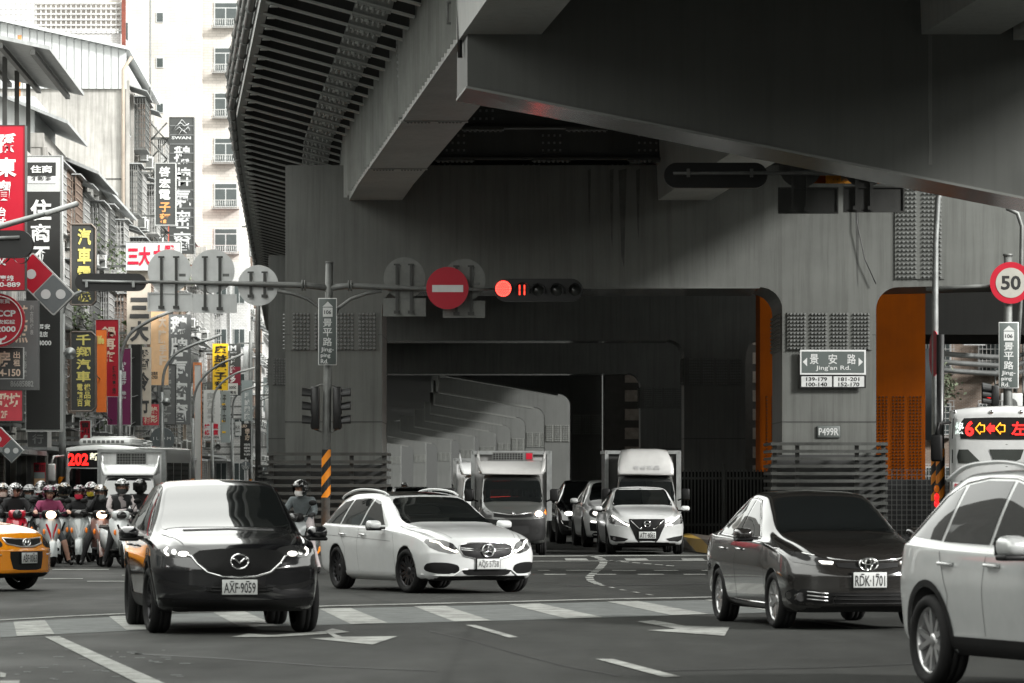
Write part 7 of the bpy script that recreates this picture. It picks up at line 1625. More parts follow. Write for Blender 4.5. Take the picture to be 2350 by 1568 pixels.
# --- road name sign and number plate hanging on the right column
root = empty('road_name_board', (P(1911, 0, 111.9).x, 111.9, 0), 0, 'road name board with white arrows and house numbers on the right column', 'sign'); L = Lf(root)
def bx(a, b, c, e, y0, y1, mi, m): q0, q1 = L(a, e), L(c, b); m.box((q0.x, y0, q0.z), (q1.x, y1, q1.z), mi)
m = MB(); bx(1836, 803, 1987, 860, -.03, 0, 1, m); bx(1840, 807, 1983, 856, -.036, -.031, 0, m); m.build('board', NB, root)
m = MB()
for t in ((1842, 831, 1852, 821, 1852, 841), (1980, 831, 1970, 821, 1970, 841)): m.add([(L(t[i], t[i + 1]).x, -.04, L(t[i], t[i + 1]).z) for i in (0, 2, 4)], [(0, 1, 2)])
for ch, x in (('景', 1858), ('安', 1901), ('路', 1944)): text_into(m, ch, L(x, 0).x, L(0, 836).z, L(x + 20, 0).x, L(0, 813).z, -.04, 0, .012)
text_into(m, "Jing'an Rd.", L(1872, 0).x, L(0, 852).z, L(1952, 0).x, L(0, 839).z, -.04, 0, .01); m.build('lettering', MATS['name_sign_ink'], root)
m = MB(); bx(1836, 862, 1987, 891, -.03, 0, 0, m); bx(1839, 864, 1909, 888, -.036, -.031, 1, m); bx(1913, 864, 1983, 888, -.036, -.031, 1, m)
for s_, x, y in (('139-179', 1850, 866), ('100-140', 1850, 878), ('181-201', 1924, 866), ('152-170', 1924, 878)): text_into(m, s_, L(x, 0).x, L(0, y + 9).z, L(x + 48, 0).x, L(0, y).z, -.04, 0, .02)
m.build('number_plate', [M['ink'], mat('plate_offwhite', (.5, .51, .5), .45)], root)

# --- lamps down the left street
LAMPS = [(143, [(143, 720), (150, 697), (166, 680), (190, 668)], (190, 668, 232, 655), 'first curved street lamp of the left street, pole beside the bronze signs'),
         (275, [(275, 850), (282, 800), (300, 765), (340, 738), (365, 726)], (362, 727, 397, 714), 'second curved street lamp, arm under the white sign plates'),
         (372, [(372, 900), (378, 850), (400, 815), (440, 793), (478, 780)], (475, 781, 508, 768), 'third curved street lamp in front of the window-maker sign'),
         (443, [(443, 960), (448, 900), (470, 862), (505, 836), (532, 824)], (529, 825, 559, 812), 'fourth curved street lamp crossing the yellow sign'),
         (487, [(487, 970), (492, 905), (510, 878), (540, 858), (566, 850)], (563, 851, 590, 843), 'fifth curved street lamp by the white car dealer sign'),
         (533, [(533, 960), (538, 915), (556, 898), (580, 890), (600, 885)], (598, 886, 628, 878), 'sixth curved street lamp by the trading company sign'),
         (576, [(576, 980), (580, 945), (595, 922), (615, 912), (626, 908)], (624, 909, 640, 905), 'seventh and farthest curved street lamp near the viaduct column')]
lamp_roots = []
for px, pts, head, lab in LAMPS:
    d = min(9.64 / ((CX - px) / FPX + FS), 296 + (px - 480) * .14); root = empty('street_lamp', (P(px, 0, d).x, d, 0), 0, lab, 'street lamp', 'curved street lamps along the left street'); L = Lf(root); lamp_roots.append(root)
    m = MB(); m.tube([(0, 0, 0), L(*pts[0])] , [.13, .085], 10); m.build('pole', M['galv'], root)
    m = MB(); m.tube(bez([(L(*p).x, L(*p).z) for p in pts], 4) and [Vector((q[0], 0, q[1])) for q in bez([(L(*p).x, L(*p).z) for p in pts], 4)], .065, 8); m.build('arm', M['galv'], root)
    a, b = L(head[0], head[1]), L(head[2], head[3]); dv = (b - a); ln = dv.length
    T = Matrix.Translation(a) @ Matrix.Rotation(-math.atan2(dv.z, dv.x), 4, 'Y'); m = MB(); m.bbox((0, -.14, -.06), (ln, .14, .06), .04, 0, T); m.build('lamp_head', M['white'], root)
    m = MB(); m.tube([(0, 0, .1), (0, 0, 1.8)], .137, 12, cap=False); m.build('hazard_wrap', M['hazard'], root)
def horn(px, py, d, face, label):
    root = empty('horn_loudspeaker', P(px, py, d), 0, label, 'loudspeaker', 'horn loudspeakers on the lamp poles')
    m = MB(); s_ = -1 if face else 1
    m.lathe([(.19, s_ * .12), (.17, s_ * .08), (.1, 0), (.06, -s_ * .08), (.06, -s_ * .2), (.0, -s_ * .2)], n=24); m.build('horn', M['galv_dk'] if face else M['galv'], root)
    m = MB(); m.sphere((0, s_ * .0, 0), .05, 10, 6); m.build('driver_cone', M['galv'], root)
    m = MB(); m.box((-.04 if px < 145 or (300 < px < 372) else -.28, -.02, -.04), (.28 if px < 145 or (300 < px < 372) else .04, .02, .0)); m.build('bracket', M['galv_dk'], root)
d1 = lamp_roots[0].location.y - .3; d3 = lamp_roots[2].location.y - .3
horn(130, 808, d1, True, 'left horn loudspeaker on the first lamp pole, mouth towards the crossing'); horn(160, 811, d1, False, 'right horn loudspeaker on the first lamp pole, seen from behind')
horn(355, 926, d3, True, 'left horn loudspeaker on the third lamp pole, dark mouth'); horn(381, 923, d3, False, 'right horn loudspeaker on the third lamp pole')
horn(500, 1027, lamp_roots[4].location.y - .3, True, 'small far horn loudspeaker right of the white dealer sign pole')
# near street lamp arm with signal back at the far left edge
d = 80.0
root = empty('signal_mast', (P(-140, 0, d).x, d, 0), 0, 'lamp arm and dark signal back reaching in from the left edge', 'signal mast'); L = Lf(root)
m = MB(); m.tube([(0, 0, 0), L(-140, 560)], .11, 10); m.build('pole', M['galv_dk'], root)
m = MB(); m.tube([L(-140, 560), L(-60, 540), L(0, 520), L(60, 503), L(112, 489)], [.06, .06, .055, .05, .045], 8); m.build('arm', M['galv'], root)
a, b = L(104, 491), L(180, 467); dv = b - a; T = Matrix.Translation(a) @ Matrix.Rotation(-math.atan2(dv.z, dv.x), 4, 'Y'); m = MB(); m.bbox((0, -.09, -.045), (dv.length, .09, .045), .03, 0, T); m.build('lamp_head', M['alu'], root)
m = MB(); a, b = L(-90, 592), L(76, 529); pill(m, a.x, b.x, a.z, b.z, -.05, .16); m.build('signal_back', M['black'], root)
m = MB(); m.tube([L(-140, 552), L(46, 546)], .035, 8); m.v = [(v[0], v[1] - .1, v[2]) for v in m.v]; m.build('signal_clamp', M['galv'], root)
for x in (0, 45):
    q = L(x, 585); m = MB(); n = 14
    for t in range(n):
        a0, a1 = math.pi + math.pi * t / n, math.pi + math.pi * (t + 1) / n; rr = .14
        m.add([(q.x + rr * math.cos(a0), .16, q.z + rr * math.sin(a0)), (q.x + rr * math.cos(a1), .16, q.z + rr * math.sin(a1)), (q.x + rr * math.cos(a1), .36, q.z + rr * math.sin(a1)), (q.x + rr * math.cos(a0), .36, q.z + rr * math.sin(a0))], [(0, 1, 2, 3)])
    m.build('visor', M['black'], root)
# round cycle and pedestrian signs down the street
for px, py, r, d, lab in ((564, 1069, 10.5, 170, 'round grey sign with white walker and bicycle, nearer one'), (605, 1079, 8.5, 200, 'round grey sign with white walker and bicycle, further one')):
    root = empty('path_sign', (P(px, 0, d).x, d, 0), 0, lab, 'sign', 'round path signs under the street lamps'); L = Lf(root); k = d / FPX; c = L(px, py)
    m = MB(); m.tube([(0, .05, 0), (0, .05, c.z + .3)], .035, 6); m.build('pole', M['galv'], root)
    m = MB(); m.cyl((0, 0, c.z), r * k, .02, 'Y', 28); m.build('disc', SG['slate_dk'], root)
    m = MB(); y = -.03; z = c.z; m.sphere((0, y, z + .12), .022, 8, 6); m.box((-.02, y, z + .03), (.02, y + .01, z + .1)); m.box((-.025, y, z - .0), (-.005, y + .01, z + .03)); m.box((.005, y, z), (.025, y + .01, z + .03)); m.box((-r * k * .9, y, z - .012), (r * k * .9, y + .01, z - .004))
    for x in (-.06, .06): m.tube([(x + .045 * math.cos(t * math.pi / 6), y, z - .085 + .045 * math.sin(t * math.pi / 6)) for t in range(13)], .007, 4)
    m.tube([(-.06, y, z - .085), (0, y, z - .03), (.06, y, z - .085)], .007, 4); m.build('symbol', M['white'], root)
# rusty white column and utility pole by the dealer sign
root = empty('rusty_column', (P(453, 0, 262).x, 262, 0), 0, 'pale column with rusty orange edges left of the white dealer sign', 'post'); L = Lf(root)
m = MB(); m.box((-.22, 0, 0), (.22, .4, L(453, 835).z)); m.build('shaft', M['white'], root)
m = MB(); m.box((-.24, -.03, 0), (-.16, .1, L(453, 838).z)); m.box((.2, -.03, 0), (.25, .1, L(453, 838).z)); m.box((-.24, -.03, L(453, 838).z), (.25, .1, L(453, 832).z)); m.build('rust_edge', mat('orange_rust', (.7, .25, .1), .8, var=.4, scale=4), root)
for px, d, top, lab in ((575, 312, 760, 'grey utility pole with boxes near the dark parts sign'), (592, 250, 500, 'thick grey utility pole with transformer box under the viaduct edge'), (626, 300, 880, 'thin utility pole against the far pale houses')):
    root = empty('utility_pole', (P(px, 0, d).x, d, 0), 0, lab, 'utility pole', 'utility poles of the left street'); L = Lf(root)
    m = MB(); m.tube([(0, 0, 0), L(px, top)], [.17, .13], 10); m.build('pole', M['galv_dk'], root)
    m = MB(); q = L(px, top + 60); m.bbox((-.5, -.3, q.z - .7), (-.15, .2, q.z + .7), .05); m.build('equipment_box', M['alu'], root)
    m = MB(); m.box((-.9, -.05, q.z + .9), (.9, .05, q.z + 1.0)); m.build('cross_arm', M['galv_dk'], root)
# cables along the street fronts
rg = random.Random(11)
for i in range(9):
    d0 = rg.uniform(130, 200); d1 = d0 + rg.uniform(25, 50); z0 = rg.uniform(4.0, 7.5); off = rg.uniform(.9, 1.8)
    pts = [Vector((FXd(lerp(d0, d1, t / 10)) + off, lerp(d0, d1, t / 10), z0 - .7 * math.sin(math.pi * t / 10))) for t in range(11)]
    m = MB(); o0 = pts[0].copy(); m.tube([p - o0 for p in pts], .022, 5); o = m.build('overhead_cable', M['black']); o.location = o0
    tag(o, 'black overhead cable sagging along the shop fronts of the left street', 'cable', 'overhead cables of the left street')
# ================================================================ SCOOTERS AND RIDERS
def scooter(x, d, heading, body, label, lit=False, second=None, style='v', steer=0, accent=None):
    root = empty('scooter', (x, d, 0), R(-90 + heading), label, 'scooter', 'scooters waiting at the stop line')
    sec = second or M['trim']
    def wheel(ax, r, name, rz=0):
        w_ = empty(name, (ax, 0, r)); w_.parent = root; w_.rotation_euler = (0, 0, R(rz))
        m = MB(); m.lathe([(r * .66, .05), (r * .8, .058), (r * .95, .04), (r, .012), (r, -.012), (r * .95, -.04), (r * .8, -.058), (r * .66, -.05)], n=28); m.build('tyre', M['rubber'], w_)
        m = MB(); m.lathe([(r * .67, .04), (r * .6, .03), (r * .6, -.03), (r * .67, -.04)], n=28); m.cyl((0, 0, 0), .045, .1, 'Y', 12)
        for q in range(5): a = 2 * math.pi * q / 5; m.tube([(0, 0, 0), (r * .64 * math.cos(a), 0, r * .64 * math.sin(a))], .014, 5)
        m.cyl((0, .055, 0), r * .42, .006, 'Y', 20); m.build('rim', M['rim_dk'], w_)
    wheel(.66, .25, 'front_wheel', steer); wheel(-.6, .24, 'rear_wheel')
    m = MB()
    for s_ in (.075, -.075): m.tube([(.66, s_, .25), (.56, s_, .5), (.46, s_ * .6, .74)], .022, 6)
    m.tube([(.46, 0, .7), (.36, 0, .98)], .028, 6); m.build('fork', M['galv_dk'], root)
    m = MB(); secs = []
    for t in range(9):
        a = R(lerp(-8, 130, t / 8)); r = .285; c = Vector((.66, 0, .25)); w_ = .07
        secs.append([c + Vector((r * math.cos(a), -w_, r * math.sin(a) - .02)), c + Vector((r * 1.06 * math.cos(a), 0, r * 1.06 * math.sin(a))), c + Vector((r * math.cos(a), w_, r * math.sin(a) - .02))])
    strip(m, secs, closed=False); m.sm = [True] * len(m.f); m.build('front_fender', body, root)
    m = MB(); secs = []   # leg shield, pointed at the bottom
    for z, x_, w_ in ((.38, .60, .05), (.46, .595, .09), (.58, .56, .15), (.7, .52, .19), (.82, .46, .205), (.92, .40, .18), (.97, .36, .12)):
        secs.append([(x_ - .16, -w_ * 1.05, z), (x_ - .05, -w_ * .9, z), (x_ + .03, -w_ * .45, z), (x_ + .055, 0, z), (x_ + .03, w_ * .45, z), (x_ - .05, w_ * .9, z), (x_ - .16, w_ * 1.05, z)])
    strip(m, secs, closed=False); m.sm = [True] * len(m.f); m.build('leg_shield', body, root)
    m = MB()
    for s_ in (1, -1): m.add([(.645, s_ * .01, .5), (.6, s_ * .03, .56), (.545, s_ * .12, .82), (.56, s_ * .09, .84), (.6, s_ * .02, .66)], [(0, 1, 2, 3, 4)])
    m.v = [(v[0] + .012, v[1], v[2]) for v in m.v]; m.build('v_trim', accent or M['trim'], root)
    for s_ in (1, -1): m = MB(); m.sphere((.52, s_ * .145, .68), (.03, .025, .055), 8, 6); m.build('indicator', M['amber'], root)
    m = MB(); m.bbox((.22, -.17, .93), (.47, .17, 1.09), .06, 0, seg=3); m.build('headlight_cowl', body if style != 'v' else sec, root)
    m = MB()
    if style == 'round': m.sphere((.46, 0, 1.0), (.06, .095, .095), 16, 10)
    else: m.sphere((.445, 0, 1.005), (.055, .115, .075), 16, 10)
    m.build('headlight', M['litw'] if lit else M['lens'], root)
    m = MB(); m.tube([(.3, -.36, 1.05), (.33, -.2, 1.03), (.35, 0, 1.02), (.33, .2, 1.03), (.3, .36, 1.05)], .016, 6); m.build('handlebar', M['galv_dk'], root)
    for s_ in (1, -1):
        m = MB(); m.tube([(.32, s_ * .25, 1.04), (.29, s_ * .38, 1.055)], .024, 8); m.tube([(.37, s_ * .22, 1.03), (.36, s_ * .36, 1.03)], .009, 5); m.build('grip', M['trim'], root)
        m = MB(); m.tube([(.33, s_ * .22, 1.05), (.34, s_ * .28, 1.16), (.33, s_ * .33, 1.24)], .009, 5); m.sphere((.33, s_ * .34, 1.27), (.02, .075, .05), 12, 8); m.build('mirror', M['trim'], root)
    m = MB(); m.bbox((-.1, -.17, .3), (.42, .17, .37), .03); m.bbox((.1, -.14, .2), (.3, .14, .31), .03); m.build('footboard', M['trim'], root)
    m = MB(); secs = []
    for x_, w_, z0, z1 in ((-.05, .13, .34, .66), (-.2, .17, .34, .7), (-.5, .18, .4, .74), (-.75, .15, .55, .78), (-.95, .08, .68, .8)):
        secs.append([(x_, -w_, z0), (x_, -w_ * 1.02, lerp(z0, z1, .6)), (x_, -w_ * .8, z1), (x_, w_ * .8, z1), (x_, w_ * 1.02, lerp(z0, z1, .6)), (x_, w_, z0)])
    strip(m, secs); m.sm = [True] * len(m.f); m.build('rear_body', body, root)
    m = MB(); m.bbox((-.85, -.14, .73), (-.02, .14, .82), .045, 0, seg=3); m.build('seat', M['trim'], root)
    m = MB(); m.tube([(-.1, .1, .3), (-.2, .22, .05)], .014, 5); m.build('kick_stand', M['galv_dk'], root)
    return root

def cloth(name, col): return mat('cloth_' + name, col, .85, var=.25, scale=9, bump=.25, bscale=30)
CL = dict(black=cloth('black', (.012, .012, .013)), dark=cloth('charcoal', (.03, .031, .033)), purple=cloth('plum', (.22, .035, .09)), grey=cloth('grey', (.1, .115, .12)), pale=cloth('pale_grey', (.48, .43, .43)), jeans=cloth('dark_denim', (.05, .055, .06)), olive=cloth('olive', (.05, .052, .045)))
def person(x, d, heading, label, top, pants, helmet, stripe=None, mask=None, visor='up', pose='ride', vest=None, head_turn=0, head_tilt=0, lean=0.0, foot='both', gloves=None, z_seat=.78, dx=-.28, skin_legs=False, long=False, group='riders waiting on scooters'):
    root = empty('person', (x, d, 0), R(-90 + heading), label, 'person', group)
    ox = dx
    J = {}; E_ = []; Rr = {}; K = {}
    def j(n, p, r, k, par=None):
        J[n] = Vector(p); Rr[n] = r; K[n] = k
        if par: E_.append((par, n))
    zs = z_seat + .06
    j('pelvis', (ox, 0, zs), .145, 'p'); j('waist', (ox + .04 + lean * .3, 0, zs + .17), .135, 't', 'pelvis'); j('chest', (ox + .08 + lean, 0, zs + .34), .155, 't', 'waist'); j('neck0', (ox + .10 + lean * 1.2, 0, zs + .46), .075, 't', 'chest')
    hx = ox + .14 + lean * 1.4 + .05 * math.sin(R(head_tilt)); j('neck1', (hx - .02, 0, zs + .535), .058, 't', 'neck0'); 
    hc = Vector((hx + .02, 0, zs + .61))
    ct, st = math.cos(R(head_turn)), math.sin(R(head_turn)); tilt = R(head_tilt)
    HM = Matrix.Translation(hc) @ Matrix.Rotation(R(head_turn), 4, 'Z') @ Matrix.Rotation(tilt, 4, 'Y')
    j('head0', HM @ Vector((.005, 0, -.05)), .078, 's', 'neck1'); j('head1', HM @ Vector((0, 0, .04)), .09, 's', 'head0'); j('head2', HM @ Vector((-.01, 0, .1)), .06, 's', 'head1'); j('nose', HM @ Vector((.105, 0, -.02)), .012, 's', 'head0')
    for s_, n in ((1, 'l'), (-1, 'r')):
        j('sh' + n, (ox + .09 + lean, s_ * .19, zs + .41), .085, 't', 'chest')
        if pose == 'cross':
            j('el' + n, (ox + .16 + lean, s_ * .27, zs + .16), .06, 't', 'sh' + n); j('wr' + n, (ox + .36 + lean, -s_ * .02, zs + .14 + s_ * .03), .04, 't', 'el' + n); hd = Vector((.02, -s_ * .12, 0))
        elif pose == 'face' and s_ < 0:
            j('el' + n, (ox + .25 + lean, s_ * .25, zs + .25), .06, 't', 'sh' + n); j('wr' + n, (ox + .3 + lean, s_ * .1, zs + .48), .04, 't', 'el' + n); hd = Vector((.03, .04, .09))
        else:
            j('el' + n, (ox + .22 + lean, s_ * .29, zs + .2), .058, 't', 'sh' + n); j('wr' + n, (.22, s_ * .31, 1.07), .038, 't', 'el' + n); hd = Vector((.1, s_ * .01, -.01))
        w_ = J['wr' + n]; j('pa' + n, w_ + hd * .7, .034, 'g', 'wr' + n)
        sd = hd.normalized().cross(Vector((0, 0, 1))).normalized(); up = Vector((0, 0, 1))
        for f, (o_, ln) in enumerate(((-.027, .068), (-.009, .078), (.009, .075), (.027, .06))):
            a = J['pa' + n] + hd.normalized() * .03 + sd * o_; j('f%d%sa' % (f, n), a, .011, 'g', 'pa' + n); j('f%d%sb' % (f, n), a + hd.normalized() * ln * .5 - up * .012, .0095, 'g', 'f%d%sa' % (f, n)); j('f%d%sc' % (f, n), a + hd.normalized() * ln * .75 - up * .04, .008, 'g', 'f%d%sb' % (f, n))
        a = J['pa' + n] - sd * s_ * .035 + up * .005; j('th%sa' % n, a, .012, 'g', 'pa' + n); j('th%sb' % n, a + hd.normalized() * .04 - sd * s_ * .012 - up * .015, .01, 'g', 'th%sa' % n)
        j('hi' + n, (ox + .02, s_ * .1, zs - .03), .105, 'p', 'pelvis')
        down = foot == 'both' or (foot == 'l' and s_ > 0) or (foot == 'r' and s_ < 0)
        if long and down:
            j('kn' + n, (ox + .12, s_ * .2, .47), .072, 'p', 'hi' + n); j('an' + n, (ox + .06, s_ * .26, .1), .045, 'a', 'kn' + n); j('to' + n, (ox + .22, s_ * .29, .045), .04, 'f', 'an' + n)
        elif down:
            j('kn' + n, (ox + .36, s_ * .25, .5), .07, 'p', 'hi' + n); j('an' + n, (ox + .30, s_ * .36, .1), .045, 'a', 'kn' + n); j('to' + n, (ox + .46, s_ * .40, .045), .04, 'f', 'an' + n)
        else:
            j('kn' + n, (ox + .42, s_ * .14, zs - .04), .075, 'p', 'hi' + n); j('an' + n, (ox + .40, s_ * .11, .45), .045, 'a', 'kn' + n); j('to' + n, (ox + .56, s_ * .12, .41), .04, 'f', 'an' + n)
    names = list(J); idx = {n: i for i, n in enumerate(names)}
    me = bpy.data.meshes.new('body'); me.from_pydata([J[n] for n in names], [(idx[a], idx[b]) for a, b in E_], [])
    def addskin(o):
        mo = o.modifiers.new('s', 'SKIN'); mo.use_smooth_shade = True
        for n in names:
            v = o.data.skin_vertices[0].data[idx[n]]; r = Rr[n]
            v.radius = (r, r) if n not in ('pelvis', 'waist', 'chest') else (r * 1.15, r * .85)
            v.use_root = n == 'pelvis'
        o.modifiers.new('ss', 'SUBSURF').levels = 1
    if not me.skin_vertices: me.attributes  # the modifier adds the layer below
    ob = bpy.data.objects.new('tmp', me); S.collection.objects.link(ob); ob.modifiers.new('s', 'SKIN')
    if not me.skin_vertices:
        bm = bmesh.new(); bm.from_mesh(me); bm.verts.layers.skin.verify(); bm.to_mesh(me); bm.free()
    ob.modifiers.clear(); bpy.data.objects.remove(ob)
    body = evaluate(me, [addskin])
    body.materials.clear()
    for mm in (top, pants, M['skin'], gloves or M['skin'], M['skin'] if skin_legs else pants, M['trim'] if not skin_legs else M['trim'], vest or top): body.materials.append(mm)
    key = {'t': 0, 'p': 1, 's': 2, 'g': 3, 'a': 4, 'f': 5}
    bones = [(J[a], J[b], K[b]) for a, b in E_]
    for p in body.polygons:
        c = p.center; best = None
        for a, b, kk in bones:
            ab = b - a; t = max(0, min(1, (c - a).dot(ab) / max(ab.length_squared, 1e-9))); dd = (c - a - ab * t).length
            if best is None or dd < best[0]: best = (dd, kk)
        p.material_index = key[best[1]]
        if vest and best[1] == 't' and abs(c.y) < .2 and c.z > zs + .02: p.material_index = 6 if abs(c.y) > .045 or c.x < ox + .1 else 0
        p.use_smooth = True
    link('body', body, root)
    # helmet
    m = MB(); n, q = 24, 14; r = Vector((.165, .142, .155)); vs = []; fs = []; mi = []
    full = visor == 'full'
    for i in range(q + 1):
        ph = lerp(-1.0 if True else 0, math.pi / 2, i / q)
        for k in range(n):
            a = 2 * math.pi * k / n; vs.append(HM @ Vector((r.x * math.cos(ph) * math.cos(a) - .005, r.y * math.cos(ph) * math.sin(a), (.02 + r.z * math.sin(ph)))))
    for i in range(q):
        ph = lerp(-1.0, math.pi / 2, (i + .5) / q)
        for k in range(n):
            a = 2 * math.pi * (k + .5) / n; a = a if a <= math.pi else a - 2 * math.pi
            front = abs(a) < R(62)
            if front and ph < .36 and not (full and ph < -.42): continue
            if abs(a) < R(100) and ph < -.75 and not full: continue
            f = (i * n + k, i * n + (k + 1) % n, (i + 1) * n + (k + 1) % n, (i + 1) * n + k)
            yy = r.y * math.cos(ph) * math.sin(a); mm = 1 if (stripe and abs(yy) < .036 and ph > .2) else 0
            m.add([vs[t] for t in f], [(0, 1, 2, 3)], mm, True)
    bm = bmesh.new(); hm = m.mesh('helmet'); bm.from_mesh(hm); bmesh.ops.remove_doubles(bm, verts=bm.verts, dist=1e-5); bm.to_mesh(hm); bm.free()
    h = link('helmet', hm, root, [helmet, stripe or helmet])
    m = MB(); secs = []
    if visor in ('up', 'down', 'full'):
        z0, z1 = (-.055, .1) if visor != 'up' else (.05, .085)
        for t in range(13):
            a = R(lerp(-68, 68, t / 12)); rr = 1.07
            f = lambda z: (HM @ Vector((r.x * rr * math.cos(a) * math.sqrt(max(.05, 1 - ((z - .035) / .17)**2)), r.y * rr * math.sin(a), z)))
            secs.append([f(z0), f((z0 + z1) / 2), f(z1)])
        strip(m, secs, closed=False); m.sm = [True] * len(m.f); m.build('visor', M['glass'], h)
    else:
        for t in range(9):
            a = R(lerp(-60, 60, t / 8)); secs.append([HM @ Vector((r.x * math.cos(a), r.y * math.sin(a), .085)), HM @ Vector((r.x * 1.3 * math.cos(a), r.y * math.sin(a), .075))])
        strip(m, secs, closed=False); m.build('peak', helmet, h)
    m = MB()
    for s_ in (1, -1): m.sphere(HM @ Vector((.088, s_ * .033, .012)), (.01, .014, .009), 8, 6)
    m.build('eyes', M['ink'], root)
    m = MB(); m.add([HM @ Vector((.094, -.022, -.062)), HM @ Vector((.1, 0, -.06)), HM @ Vector((.094, .022, -.062)), HM @ Vector((.096, 0, -.072))], [(0, 1, 2, 3)]); m.build('mouth', mat('lips', (.3, .1, .09), .5), root)
    m = MB()
    for s_ in (1, -1): m.sphere(HM @ Vector((-.0, s_ * .092, .0)), (.02, .012, .032), 8, 6)
    m.build('ears', M['skin'], root)
    if mask:
        m = MB(); secs = []
        for t in range(11):
            a = R(lerp(-75, 75, t / 10)); secs.append([HM @ Vector((.108 * math.cos(a) + .006, .09 * math.sin(a), -.015 - .012 * abs(math.sin(a)))), HM @ Vector((.122 * math.cos(a) + .006, .094 * math.sin(a), -.06)), HM @ Vector((.095 * math.cos(a) + .004, .08 * math.sin(a), -.115))])
        strip(m, secs, closed=False); m.sm = [True] * len(m.f); m.build('face_mask', mask, root)
    return root
def gl(name, col, coat=1): return mat(name, col, .25, var=.05, coat=coat)
HW, HB, HM_, HGo, HGr, HRb = gl('helmet_white', (.7, .7, .7)), gl('helmet_black', (.01, .01, .01)), gl('helmet_maroon', (.14, .01, .05)), gl('helmet_gold', (.26, .2, .14)), gl('helmet_grey', (.12, .12, .12)), gl('helmet_dark_red', (.07, .008, .02))
MK = dict(pink=mat('mask_pale_pink', (.65, .5, .44), .9, var=.05), grey=mat('mask_grey', (.2, .22, .22), .9, var=.05), dark=mat('mask_charcoal', (.04, .042, .042), .9, var=.05), yellow=mat('mask_yellow', (.5, .38, .03), .9, var=.1), red=mat('mask_red_pattern', (.5, .02, .05), .9, var=.3), white=mat('mask_white', (.7, .68, .66), .9, var=.05))
PWs, PRs, PKs, PGs, PBs = gl('scooter_white', (.62, .64, .64)), gl('scooter_red', (.5, .01, .03)), gl('scooter_black', (.015, .015, .016)), gl('scooter_grey', (.3, .32, .32)), gl('scooter_brown', (.22, .12, .1))
RR = random.Random(21)
def ride(px, d, hd, sc, pr):
    hd += RR.uniform(-7, 7); pr.setdefault('head_turn', RR.uniform(-25, 25)); pr.setdefault('lean', RR.uniform(-.03, .09)); pr.setdefault('z_seat', RR.uniform(.74, .82)); pr.setdefault('head_tilt', RR.uniform(-4, 14))
    x = (px - CX) * d / FPX
    scooter(x, d, hd, **sc); person(x + pr.pop('ddx', 0), d, hd, **pr)
ride(6, 92.5, 4, dict(body=PKs, label='black scooter of the rider with white helmet at the far left edge'), dict(label='rider in dark jacket with white open helmet and pale pink mask at the left edge', top=CL['black'], pants=CL['black'], helmet=HW, stripe=HGo, mask=MK['pink'], foot='both', gloves=CL['black']))
ride(36, 89.6, 6, dict(body=PRs, label='red retro scooter with round headlight behind the taxi bonnet', style='round', second=PRs), dict(label='rider in black on the red scooter, white helmet turned to the right', top=CL['black'], pants=CL['black'], helmet=HW, stripe=HGr, head_turn=35, gloves=CL['black'], lean=.03))
ride(66, 94.5, 3, dict(body=PGs, label='grey scooter mostly hidden behind the red one'), dict(label='rider whose striped hood shows behind the red scooter rider', top=CL['grey'], pants=CL['dark'], helmet=mat('striped_hood', (.4, .4, .4), .9, var=.5, scale=30, stretch=(1, 1, 4)), mask=MK['grey'], gloves=CL['dark']))
ride(95, 92.5, 4, dict(body=PKs, label='black scooter of the rider looking down'), dict(label='rider in black looking down, black helmet with white stripe', top=CL['black'], pants=CL['black'], helmet=HB, stripe=HW, head_tilt=38, visor='peak', gloves=CL['black'], lean=.06))
ride(111, 88.4, 7, dict(body=PGs, label='silver and black scooter with red chevron and lit headlight, first from left', lit=True, accent=M['redlens']), dict(label='rider in plum jacket and maroon helmet, sandalled foot on the road', top=CL['purple'], pants=CL['jeans'], helmet=HM_, stripe=HGr, visor='up', foot='l', skin_legs=True, ddx=.04, z_seat=.74))
ride(130, 95.5, 2, dict(body=PKs, label='black scooter in the second row behind the plum jacket rider'), dict(label='rider in grey helmet half hidden behind the plum jacket rider', top=CL['dark'], pants=CL['dark'], helmet=HGr, visor='down', gloves=CL['black']))
ride(146, 92.0, 3, dict(body=PGs, label='grey scooter under the gold-helmeted rider'), dict(label='rider in dark coat with gold and white full-face helmet', top=CL['olive'], pants=CL['black'], helmet=HGo, stripe=HW, visor='full', mask=MK['dark'], gloves=None))
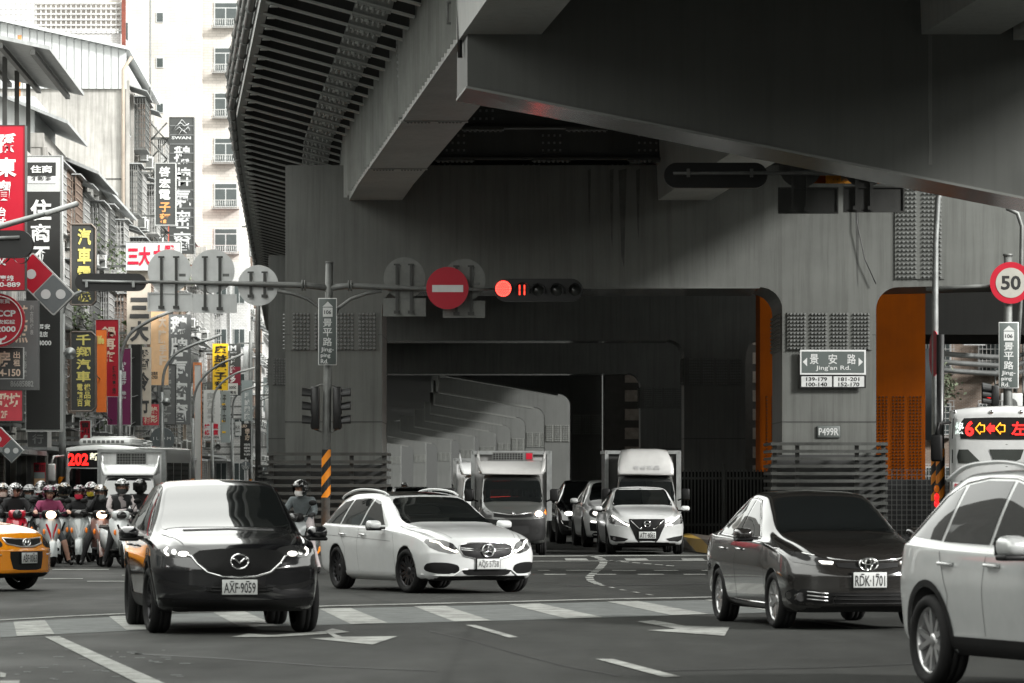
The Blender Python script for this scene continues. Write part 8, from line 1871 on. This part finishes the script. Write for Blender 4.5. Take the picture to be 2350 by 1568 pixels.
ride(182, 91.0, 5, dict(body=PGs, label='silver scooter with thin upright lamp in mid row', accent=PWs), dict(label='rider with dark red helmet and red patterned mask', top=CL['black'], pants=CL['black'], helmet=HRb, stripe=HGr, mask=MK['red'], head_turn=-18, foot='l', z_seat=.74))
ride(209, 93.5, -2, dict(body=PWs, label='white scooter between the two lit ones'), dict(label='rider with yellow mask under a white and brown helmet', top=CL['dark'], pants=CL['black'], helmet=HW, stripe=HRb, mask=MK['yellow'], visor='up', gloves=CL['dark'], z_seat=.8))
ride(231, 88.6, 4, dict(body=PBs, label='brown and white scooter with lit headlight beside the white scooter', lit=True, accent=PWs), dict(label='rider in black puffer jacket, hand raised to the grey mask', top=CL['black'], pants=CL['black'], helmet=HGo, stripe=HW, mask=MK['grey'], pose='face', gloves=CL['dark'], foot='both'))
ride(266, 87.0, 14, dict(body=PWs, label='large white scooter turned slightly, nearest the black SUV', steer=-14, second=PWs), dict(label='tall rider in dark vest and pale sleeves, arms crossed, white helmet and charcoal mask', top=CL['pale'], vest=CL['dark'], pants=CL['black'], helmet=HW, mask=MK['dark'], pose='cross', visor='up', z_seat=.86, gloves=CL['pale'], ddx=.12))
ride(321, 92.0, 4, dict(body=PKs, label='black scooter almost hidden behind the black SUV'), dict(label='rider in black full-face helmet behind the one with crossed arms', top=CL['black'], pants=CL['black'], helmet=HB, visor='full', z_seat=.86, gloves=CL['black']))
ride(688, 81.0, -8, dict(body=PGs, label='grey scooter waiting by the louvred fence right of the black SUV', lit=False), dict(label='rider in grey jacket with black helmet and pale mask by the louvred fence', top=CL['grey'], pants=CL['pale'], helmet=HB, stripe=HW, mask=MK['white'], head_turn=-28, z_seat=.84, gloves=CL['black'], group=None))
# far riders in the passage
for px, d, lab in ((928, 190, 'tiny scooter at the left of the passage'), (1045, 176, 'tiny scooter riding away with red tail lamp')):
    scooter((px - CX) * d / FPX, d, 2, PKs if px < 1000 else PGs, lab, lit=px < 1000)
for px, d, lab in ((928, 190, 'tiny rider with white helmet at the left of the passage'), (1045, 176, 'tiny rider in pale jacket far down the passage')):
    person((px - CX) * d / FPX, d, 2, lab, CL['pale'], CL['dark'], HW, group=None)
S.collection.children.link(C)
